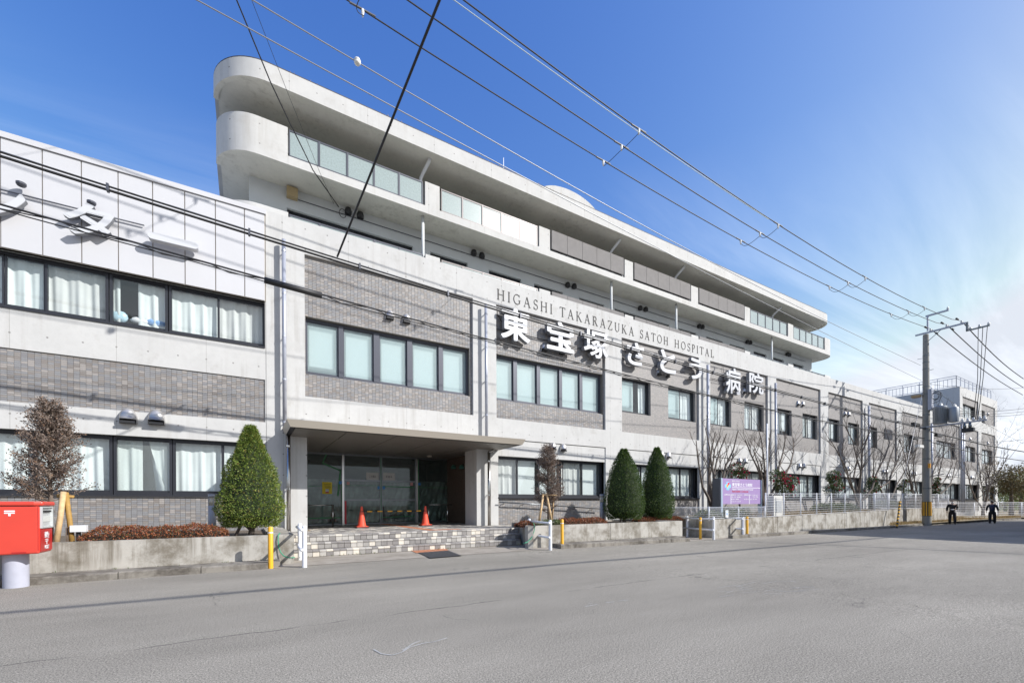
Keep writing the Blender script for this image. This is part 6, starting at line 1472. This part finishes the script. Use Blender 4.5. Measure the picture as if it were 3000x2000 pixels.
hedge('azalea_hedge', 'long low red leaved hedge in the left planter', 'hedge', [(a, 11.3), (b, 11.35)], .33, .42, LAZ, 2600, group=g_h)
hedge('azalea_hedge', 'small red leaved bush at the left corner of the right planter', 'hedge', [(py(1513, 1522, 11.5).x, 11.5), (py(1566, 1522, 11.3).x, 11.3)], .22, .3, LAZ, 2200, group=g_h)
hedge('azalea_hedge', 'low red leaved hedge between the dead tree and the cone trees', 'hedge', [(py(1632, 1520, 11.4).x, 11.4), (py(1768, 1518, 11.4).x, 11.4)], .26, .38, LAZ, 2300, group=g_h)
hedge('azalea_hedge', 'low red leaved hedge at the foot of the two cone trees', 'hedge', [(py(1860, 1518, 12.1).x, 12.1), (py(1990, 1514, 12.1).x, 12.1)], .20, .34, LAZ, 2000, group=g_h)
hedge('green_weeds', 'fresh green weeds around the stakes in the right planter', 'weeds', [(py(1575, 1526, 11.1).x, 11.1), (py(1650, 1524, 11.1).x, 11.1)], .22, .15, LHED, 700, (.05, .09), (.01, .018))
gb_ = 'green shrubs in the raised bed'
hedge('clipped_shrub', 'low light green shrubs behind the low looped fence', 'shrub', [(16.0, 11.6), (19.3, 11.7)], .42, .4, LHED, 700, (.05, .09), (.012, .02), gb_, z0=.6)
hedge('clipped_shrub', 'yellowish green shrubs under the purple board', 'shrub', [(18.5, 12.6), (21.5, 12.8)], .50, .4, LHED, 500, (.05, .09), (.012, .02), gb_, z0=.6)
hedge('clipped_shrub', 'long clipped green hedge behind the middle of the tall fence', 'shrub', [(26.5, 12.0), (31.5, 12.2)], .62, .45, LHED, 900, (.05, .09), (.012, .02), gb_, z0=.66)
hedge('clipped_shrub', 'dark clipped shrub behind the fence beside the pole', 'shrub', [(36.8, 13.0), (41.0, 13.0)], .62, .45, LHED, 700, (.06, .10), (.014, .024), gb_, z0=.8)
hedge('clipped_shrub', 'greyish dry shrub right of the utility pole behind the fence', 'shrub', [(44.0, 13.2), (46.5, 13.2)], .9, .6, LDEAD, 900, (.06, .10), (.014, .024), gb_, z0=.85)

def camellia(label, u, v0, v1, u0, u1, y, nf, lob=4, seed=1, zb_=.62, fl=True):
    rr = random.Random(seed); kv = F/((py(u, v1, y)-CP).dot(fw)); c = py(u, v1, y); Rx = (u1-u0)/2/kv; H_ = (v1-v0)/kv; t = thing('camellia_bush', (c.x, y, zb_), label, 'bush', 'flowering bushes behind the fence')
    M().tube([(c.x, y, zb_ - .05), (c.x + .03, y, c.z), (c.x, y, c.z + H_*.6)], [.05, .04, .015], 7).build('trunk', BARK, t, True)
    lf = M(); fm = M(); blobs = []
    for k in range(lob): blobs.append((Vector((c.x + rr.uniform(-.45, .45)*Rx, y + rr.uniform(-.4, .4)*Rx, c.z + H_*(.12 + .76*k/(lob-1) if lob > 1 else .5))), Rx*rr.uniform(.50, .8)*(1 - .25*k/lob)))
    for k in range(int(3200*max(.35, Rx*H_))):
        bc, br_ = rr.choice(blobs); d = rv(); p = bc + Vector((d.x, d.y, d.z*.8))*br_*(rr.uniform(.55, 1.05)); ld = (d + rv()*.9).normalized(); leaf(lf, p, ld, ld.cross(rv()).normalized(), rr.uniform(.06, .11), rr.uniform(.016, .028))
    for k in range(nf):
        bc, br_ = rr.choice(blobs); d = rv(); 
        if d.y > .3: d.y = -d.y
        p = bc + Vector((d.x, d.y, d.z*.8))*br_*rr.uniform(.95, 1.1); s = rr.uniform(.045, .085)
        fm = M()
        for j in range(7): dd = (d + rv()*.9).normalized(); leaf(fm, p, dd, dd.cross(rv()).normalized(), s, s*.42)
        fm.build('flower', LFLO, t)
    lf.build('foliage', LCAM, t)
camellia('camellia bush covered in pink flowers beside the white cabinet', 2299, 1384, 1446, 2262, 2336, 12.0, 90, 6, 11)
camellia('small camellia crown with pink flowers above the purple board', 2166, 1366, 1402, 2135, 2199, 12.8, 40, 3, 12)
camellia('leafy camellia with few flowers behind the fourth fence panel', 2443, 1384, 1444, 2416, 2472, 12.4, 22, 5, 13)
camellia('camellia bush left of the middle bare tree trunk', 2553, 1402, 1446, 2528, 2580, 12.6, 8, 4, 14)
camellia('pale camellia between the bare trees near the striped guy wire', 2646, 1404, 1446, 2632, 2660, 12.6, 14, 4, 15)
camellia('camellia bush directly right of the utility pole', 2742, 1398, 1452, 2726, 2753, 12.9, 20, 5, 16, .8)

def bare_tree(label, ub, vb, y, tips, seed, r=.09, z0=.6, stems=5, twig=9, matb=BARK):
    """a multi-stemmed bare tree: limbs from the base to the given tip pixels, then forking twigs"""
    rr = random.Random(seed); b = py(ub, vb, y); b.z = z0; t = thing('bare_tree', (b.x, y, z0), label, 'tree', 'bare deciduous trees behind the fence')
    fork = Vector((b.x, y, b.z + .55)); kv = F/((b-CP).dot(fw)); M().tube([(b.x, y, z0 - .1), (b.x, y, z0 + .25), fork], [r*1.25, r*1.0, r*.95], 8).build('trunk', matb, t, True)
    limbs = M(); tw = M()
    def grow(p0, p1, r0_, depth):
        n = 5; pts = [p0]; d = p1 - p0; L_ = d.length; bend = rv()*L_*.07
        for k in range(1, n+1): f = k/n; pts.append(p0 + d*f + bend*math.sin(math.pi*f) + rv()*L_*.018 + Vector((0, 0, .10*L_*f*f - .10*L_*f)))
        rs = [r0_*(1 - .72*k/n) for k in range(n+1)]
        (limbs if depth == 0 else tw).tube(pts, rs, 6 if depth == 0 else (4 if depth == 1 else 3), False)
        if depth >= 3: return
        m_ = (twig, 5, 4)[depth]
        for k in range(m_):
            f = rr.uniform(.3, 1.0) if depth else rr.uniform(.35, 1.0); i = min(n-1, int(f*n)); q = pts[i].lerp(pts[i+1], f*n-i); dd = (d.normalized()*1.0 + rv()*.75 + Vector((0, 0, .35))).normalized()
            grow(q, q + dd*L_*rr.uniform(.22, .42), max(.0042, rs[i]*.5), depth+1)
    for (u, v, dy) in tips:
        q = py(u, v, y + dy); grow(fork + rv()*.04, q, r*rr.uniform(.5, .65), 0)
    limbs.build('limbs', matb, t, True); tw.build('twigs', matb, t)
bare_tree('pollarded bare tree with thick stubby limbs left of the purple board', 2085, 1480, 12.6, [(2042, 1290, -.3), (2068, 1255, .1), (2098, 1262, -.2), (2128, 1268, .3), (2162, 1262, .0), (2150, 1330, -.4), (2110, 1280, .5)], 21, .13, twig=5)
bare_tree('bare tree with spreading limbs right of the purple board', 2237, 1470, 12.4, [(2180, 1290, 0), (2215, 1245, .4), (2262, 1262, -.3), (2300, 1268, .2), (2330, 1285, .5), (2205, 1320, -.5)], 22, .12, twig=7)
bare_tree('wide fan shaped bare tree in the middle behind the tall fence', 2513, 1445, 12.8, [(2440, 1290, .2), (2480, 1245, 0), (2510, 1236, .5), (2550, 1240, -.4), (2600, 1252, .2), (2640, 1278, .5), (2460, 1340, -.5)], 23, .12, twig=9)
bare_tree('bare tree with long low limbs left of the striped guy wire', 2602, 1445, 13.2, [(2560, 1320, 0), (2620, 1300, .3), (2660, 1290, -.3), (2690, 1330, .2)], 24, .11, twig=8)
bare_tree('bare tree standing just left of the utility pole', 2692, 1448, 13.0, [(2640, 1290, 0), (2665, 1262, .3), (2690, 1250, -.3), (2640, 1350, .4)], 25, .10, .8, twig=8)
bare_tree('bare tree spreading to the right of the utility pole', 2722, 1450, 13.1, [(2770, 1260, 0), (2800, 1258, .4), (2835, 1262, -.3), (2800, 1320, .4), (2760, 1300, .2)], 26, .10, .8, twig=9)
bare_tree('bare tree in front of the far end of the building', 2880, 1470, 13.0, [(2830, 1350, 0), (2860, 1330, 1), (2895, 1300, -.5), (2930, 1290, .5), (2950, 1330, -1), (2925, 1360, .5)], 27, .14, -.05, twig=9)

def round_tree(label, u, v, vt, rad, y, lm, seed, name='evergreen_tree', dens=5200, zb_=-.1, bare=False):
    rr = random.Random(seed); c = py(u, (v+vt)/2, y); t = thing(name, (c.x, y, zb_), label, 'tree', 'trees beyond the far end of the building'); zt_ = py(u, vt, y).z
    M().tube([(c.x, y, zb_ - .1), (c.x + .1, y, zb_ + 1.2), (c.x, y, zt_ - rad)], [.22, .17, .08], 8).build('trunk', BARK, t, True)
    lf = M(); bl = [(Vector((c.x + rr.uniform(-.6, .6)*rad, y + rr.uniform(-.6, .6)*rad, zt_ - rad*rr.uniform(.4, 1.7))), rad*rr.uniform(.35, .6)) for _ in range(16)]
    for k in range(dens):
        bc, br_ = rr.choice(bl); d = rv(); p = bc + d*br_*rr.uniform(.7, 1.08); ld = (d + rv()).normalized(); leaf(lf, p, ld, ld.cross(rv()).normalized(), rr.uniform(.12, .24), rr.uniform(.03, .06))
    lf.build('crown', lm, t)
round_tree('brownish round crowned tree at the right edge beyond the building', 2962, 1470, 1352, 2.0, 12.2, leafm('brown_green_leaf', [(0, (.07, .06, .03)), (.6, (.14, .12, .05)), (1, (.20, .13, .06))]), 31, dens=5000)
round_tree('light green tree low at the right edge of the photo', 2992, 1475, 1398, 1.6, 13.5, LHED, 32, dens=4000)
round_tree('dark green tree at the right edge of the photo behind the brown one', 3010, 1470, 1360, 2.8, 15.5, LYEW, 33, dens=5000)
for k in range(5):
    round_tree('distant dark tree beyond the far fence, %s from the left' % ('first', 'second', 'third', 'fourth', 'fifth')[k], 2945 + k*28, 1470, 1392 + (k*7) % 19, 3.4, 19 + (k % 3)*2.5, LYEW, 40+k, 'distant_tree', 3500, -.2)
# grass along the foot of walls
mb = M()
def tuft(x, y, z, h, n):
    for k in range(n):
        p = Vector((x + R.uniform(-.09, .09), y + R.uniform(-.09, .09), z)); d = (Vector((R.uniform(-.6, .6), R.uniform(-.6, .6), 1))).normalized(); leaf(mb, p, d, d.cross(rv()).normalized(), h*R.uniform(.5, 1.2), .007)
for k in range(520): x = R.uniform(33.5, 47); tuft(x, R.uniform(kerb_y(x) + .25, 11.98), zg(x) + .1, .22, 9)
for k in range(700): x = R.uniform(46, 68); tuft(x, R.uniform(kerb_y(x) + .2, 13.8 if x < 56 else 11.4), -.13, .20, 9)
for k in range(300): x = R.uniform(19.5, 33.8); tuft(x, R.uniform(10.95 + (x-19)*.03, 12.5), .64, .30, 10)
tag(mb.build('dry_grass', DRY), 'dry straw coloured grass along the kerb and behind the fences', 'grass', kind='stuff')
mb = M()
for k in range(110):
    x = R.uniform(-8, 13); tuft(x, 10.70 - abs(R.gauss(0, .012)), .11, .05, 3)
tag(mb.build('kerb_weeds', LHED), 'tiny weeds in the joint at the foot of the planters', 'weeds', kind='stuff')

# ================================================================ people
def person(name, label, u, vb, hpx, facing, dark, dark2, cap, mask, walk):
    g = pg(u, vb); kv = F/((g-CP).dot(fw)); Hh = hpx/kv; s = Hh/1.72
    t = thing(name, (g.x, g.y, g.z), label, 'person')
    def W(x, y, z):                                            # local: x right of the person, y forward
        c, sn = math.cos(facing), math.sin(facing); return Vector((g.x + s*(x*c - y*sn), g.y + s*(x*sn + y*c), g.z + s*z))
    def skin(nm, verts, edges, radii, mt_, root=0, sub=2):
        me = bpy.data.meshes.new(nm); me.from_pydata([tuple(W(*v) - ORG[t.name]) for v in verts], edges, []); ob = bpy.data.objects.new(nm, me); COL.objects.link(ob)
        ob.modifiers.new('s', 'SKIN'); 
        for i, r_ in enumerate(radii):
            r_ = r_ if isinstance(r_, tuple) else (r_, r_); me.skin_vertices[0].data[i].radius = (r_[0]*s, r_[1]*s)
        me.skin_vertices[0].data[root].use_root = True
        m2 = ob.modifiers.new('u', 'SUBSURF'); m2.levels = sub; m2.render_levels = sub
        dg = bpy.context.evaluated_depsgraph_get(); dg.update(); nme = bpy.data.meshes.new_from_object(ob.evaluated_get(dg)); bpy.data.objects.remove(ob)
        nme.name = nm; nme.materials.clear(); nme.materials.append(mt_); nme.polygons.foreach_set('use_smooth', [True]*len(nme.polygons)); o = bpy.data.objects.new(nm, nme); COL.objects.link(o); o.parent = t; return o
    a, b = walk
    SK = mat('skin', (.42, .25, .17), .55)
    # body: torso, neck, head and arms as one surface; the first man lets his right arm hang and holds papers in his left hand
    if mask: RA = [(.27,-.02,1.16), (.28,.05,.93)]; LA = [(-.28,-.03,1.17), (-.12,.22,1.08)]
    else: RA = [(.27,.02,1.18), (.30,.12,.96)]; LA = [(-.27,-.05,1.18), (-.30,-.02,.95)]
    skin('body', [(0,0,.95), (0,.0,1.20), (0,-.01,1.40), (0,.01,1.50), (0,.03,1.56), (0,.045,1.65), (-.20,0,1.41), (.20,0,1.41), LA[0], RA[0], LA[1], RA[1]],
         [(0,1),(1,2),(2,3),(3,4),(4,5),(2,6),(2,7),(6,8),(7,9),(8,10),(9,11)], [(.13,.10),(.13,.10),(.15,.09),.060,.085,.095,.06,.06,.045,.045,.032,.032], SK)
    skin('jacket', [(0,0,.80), (0,0,1.00), (0,.01,1.22), (0,-.01,1.38), (0,0,1.47), (0,.01,1.515), (-.205,0,1.40), (.205,0,1.40), LA[0], RA[0], tuple(Vector(LA[0]).lerp(Vector(LA[1]), .82)), tuple(Vector(RA[0]).lerp(Vector(RA[1]), .82))],
         [(0,1),(1,2),(2,3),(3,4),(4,5),(3,6),(3,7),(6,8),(7,9),(8,10),(9,11)], [(.20,.16),(.205,.155),(.21,.15),(.17,.12),(.10,.085),(.07,.07),.080,.080,.068,.068,.06,.06], dark)
    skin('trousers', [(0,0,.98), (0,0,.88), (-.10,0,.80), (.10,0,.80), (-.12,a*.5,.48), (.12,b*.5,.48), (-.12,a,.05), (.12,b,.05)], [(0,1),(1,2),(1,3),(2,4),(3,5),(4,6),(5,7)], [(.16,.12),(.19,.15),.125,.125,.10,.10,.08,.08], dark2, 1)
    for sx, q in ((-.12, a), (.12, b)):
        skin('shoe', [(sx, q-.05, .06), (sx, q+.08, .045), (sx, q+.17, .035)], [(0,1),(1,2)], [(.05,.05),(.05,.04),(.04,.03)], BK, 0, 2)
    hd = W(0, .045, 1.63); HR = mat('hair_dark', (.018, .015, .012), .7)
    def ell(nm, c, rx, ry, rz, mt_, cut=None, par=t):
        mb = M(); n, m_ = 14, 9
        for j in range(m_+1):
            for i in range(n):
                th = math.pi*j/m_; ph = 2*math.pi*i/n; l = (rx*math.sin(th)*math.cos(ph), ry*math.sin(th)*math.sin(ph), rz*math.cos(th)); l = (l[0], l[1], max(l[2], cut) if cut is not None else l[2]); q = W(c[0]+l[0], c[1]+l[1], c[2]+l[2]); mb.v.append(tuple(q))
        for j in range(m_):
            for i in range(n): mb.f.append((j*n+i, (j+1)*n+i, (j+1)*n+(i+1) % n, j*n+(i+1) % n))
        return mb.build(nm, mt_, par, True)
    if cap: ell('flat_cap', (0, .035, 1.69), .112, .128, .07, mat('cap_brown', (.09, .05, .04), .8), -.01); ell('cap_peak', (0, .14, 1.685), .07, .05, .012, mat('cap_brown'))
    else: ell('hair', (0, .02, 1.665), .105, .115, .10, HR, -.06)
    ell('nose', (0, .135, 1.625), .014, .022, .022, SK)
    for sx in (-.033, .033): ell('eye', (sx, .122, 1.65), .011, .008, .007, BK)
    for sx in (-.088, .088): ell('ear', (sx, .035, 1.635), .014, .026, .034, SK)
    if mask:
        ell('face_mask', (0, .085, 1.595), .085, .068, .055, mat('mask_white', (.8, .8, .8), .8)); ell('shirt_collar', (0, .065, 1.50), .062, .05, .03, mat('shirt_white', (.75, .76, .78), .8)); ell('held_paper', (.02, .27, 1.08), .10, .04, .030, mat('shirt_white'))
    else:
        ell('mouth', (0, .125, 1.59), .022, .006, .005, mat('lip', (.30, .10, .09), .6)); ell('backpack', (0, -.16, 1.22), .15, .085, .22, mat('navy_bag', (.012, .02, .06), .6))
        ell('strap_patch', (0, -.245, 1.22), .03, .01, .02, mat('patch_brown', (.25, .14, .09), .6))
    for sx in (-1, 1):                                         # hands: palm with five separate bent fingers
        hold = mask and sx < 0; base = Vector(LA[1] if sx < 0 else RA[1]); dirf = Vector((.9, .3, 0)).normalized() if hold else Vector((0, .2, -1)).normalized(); side = Vector((0, .2, -1)) if hold else Vector((0, 1, .2)); side.normalize()
        hv = [tuple(base), tuple(base + dirf*.045), tuple(base + dirf*.085)]; he = [(0,1),(1,2)]; hr_ = [(.026,.02),(.036,.018),(.034,.014)]; hnd = skin('hand', hv, he, hr_, SK, 0, 1)
        mb = M()
        for k, L_ in enumerate((.072, .080, .075, .058)):
            p0 = base + dirf*.085 + side*(k-1.5)*.020; cu = Vector((-sx*.3, 0, 0)) if not hold else Vector((0, -.3, 0)); p1 = p0 + dirf*L_*.45; p2 = p1 + (dirf + cu).normalized()*L_*.32; p3 = p2 + (dirf + cu*2.2).normalized()*L_*.25; mb.tube([W(*p0), W(*p1), W(*p2), W(*p3)], [.010*s, .009*s, .008*s, .006*s], 6)
        p0 = base + dirf*.03 - side*.03; mb.tube([W(*p0), W(*(p0 - side*.025 + dirf*.02)), W(*(p0 - side*.035 + dirf*.05))], [.012*s, .010*s, .007*s], 6); mb.build('fingers', SK, t, True)
    return t
FACE_CAM = math.atan2(-fw.y, -fw.x) - math.pi/2
view = math.atan2(10.4, 42.0)
BLK = mat('black_cloth', (.012, .013, .016), .85); NAV = mat('dark_navy_cloth', (.012, .018, .022), .85); TRO = mat('black_trousers', (.010, .010, .013), .85)
person('person', 'man in dark sweater, flat cap and white face mask walking towards the camera', 2790, 1535, 69, view + math.pi/2 + .1, BLK, TRO, True, True, (.16, -.12))
person('person', 'man in dark jacket with a backpack walking away at the far right', 2907, 1533, 66, view - math.pi/2 - .1, NAV, TRO, False, False, (-.05, .12))
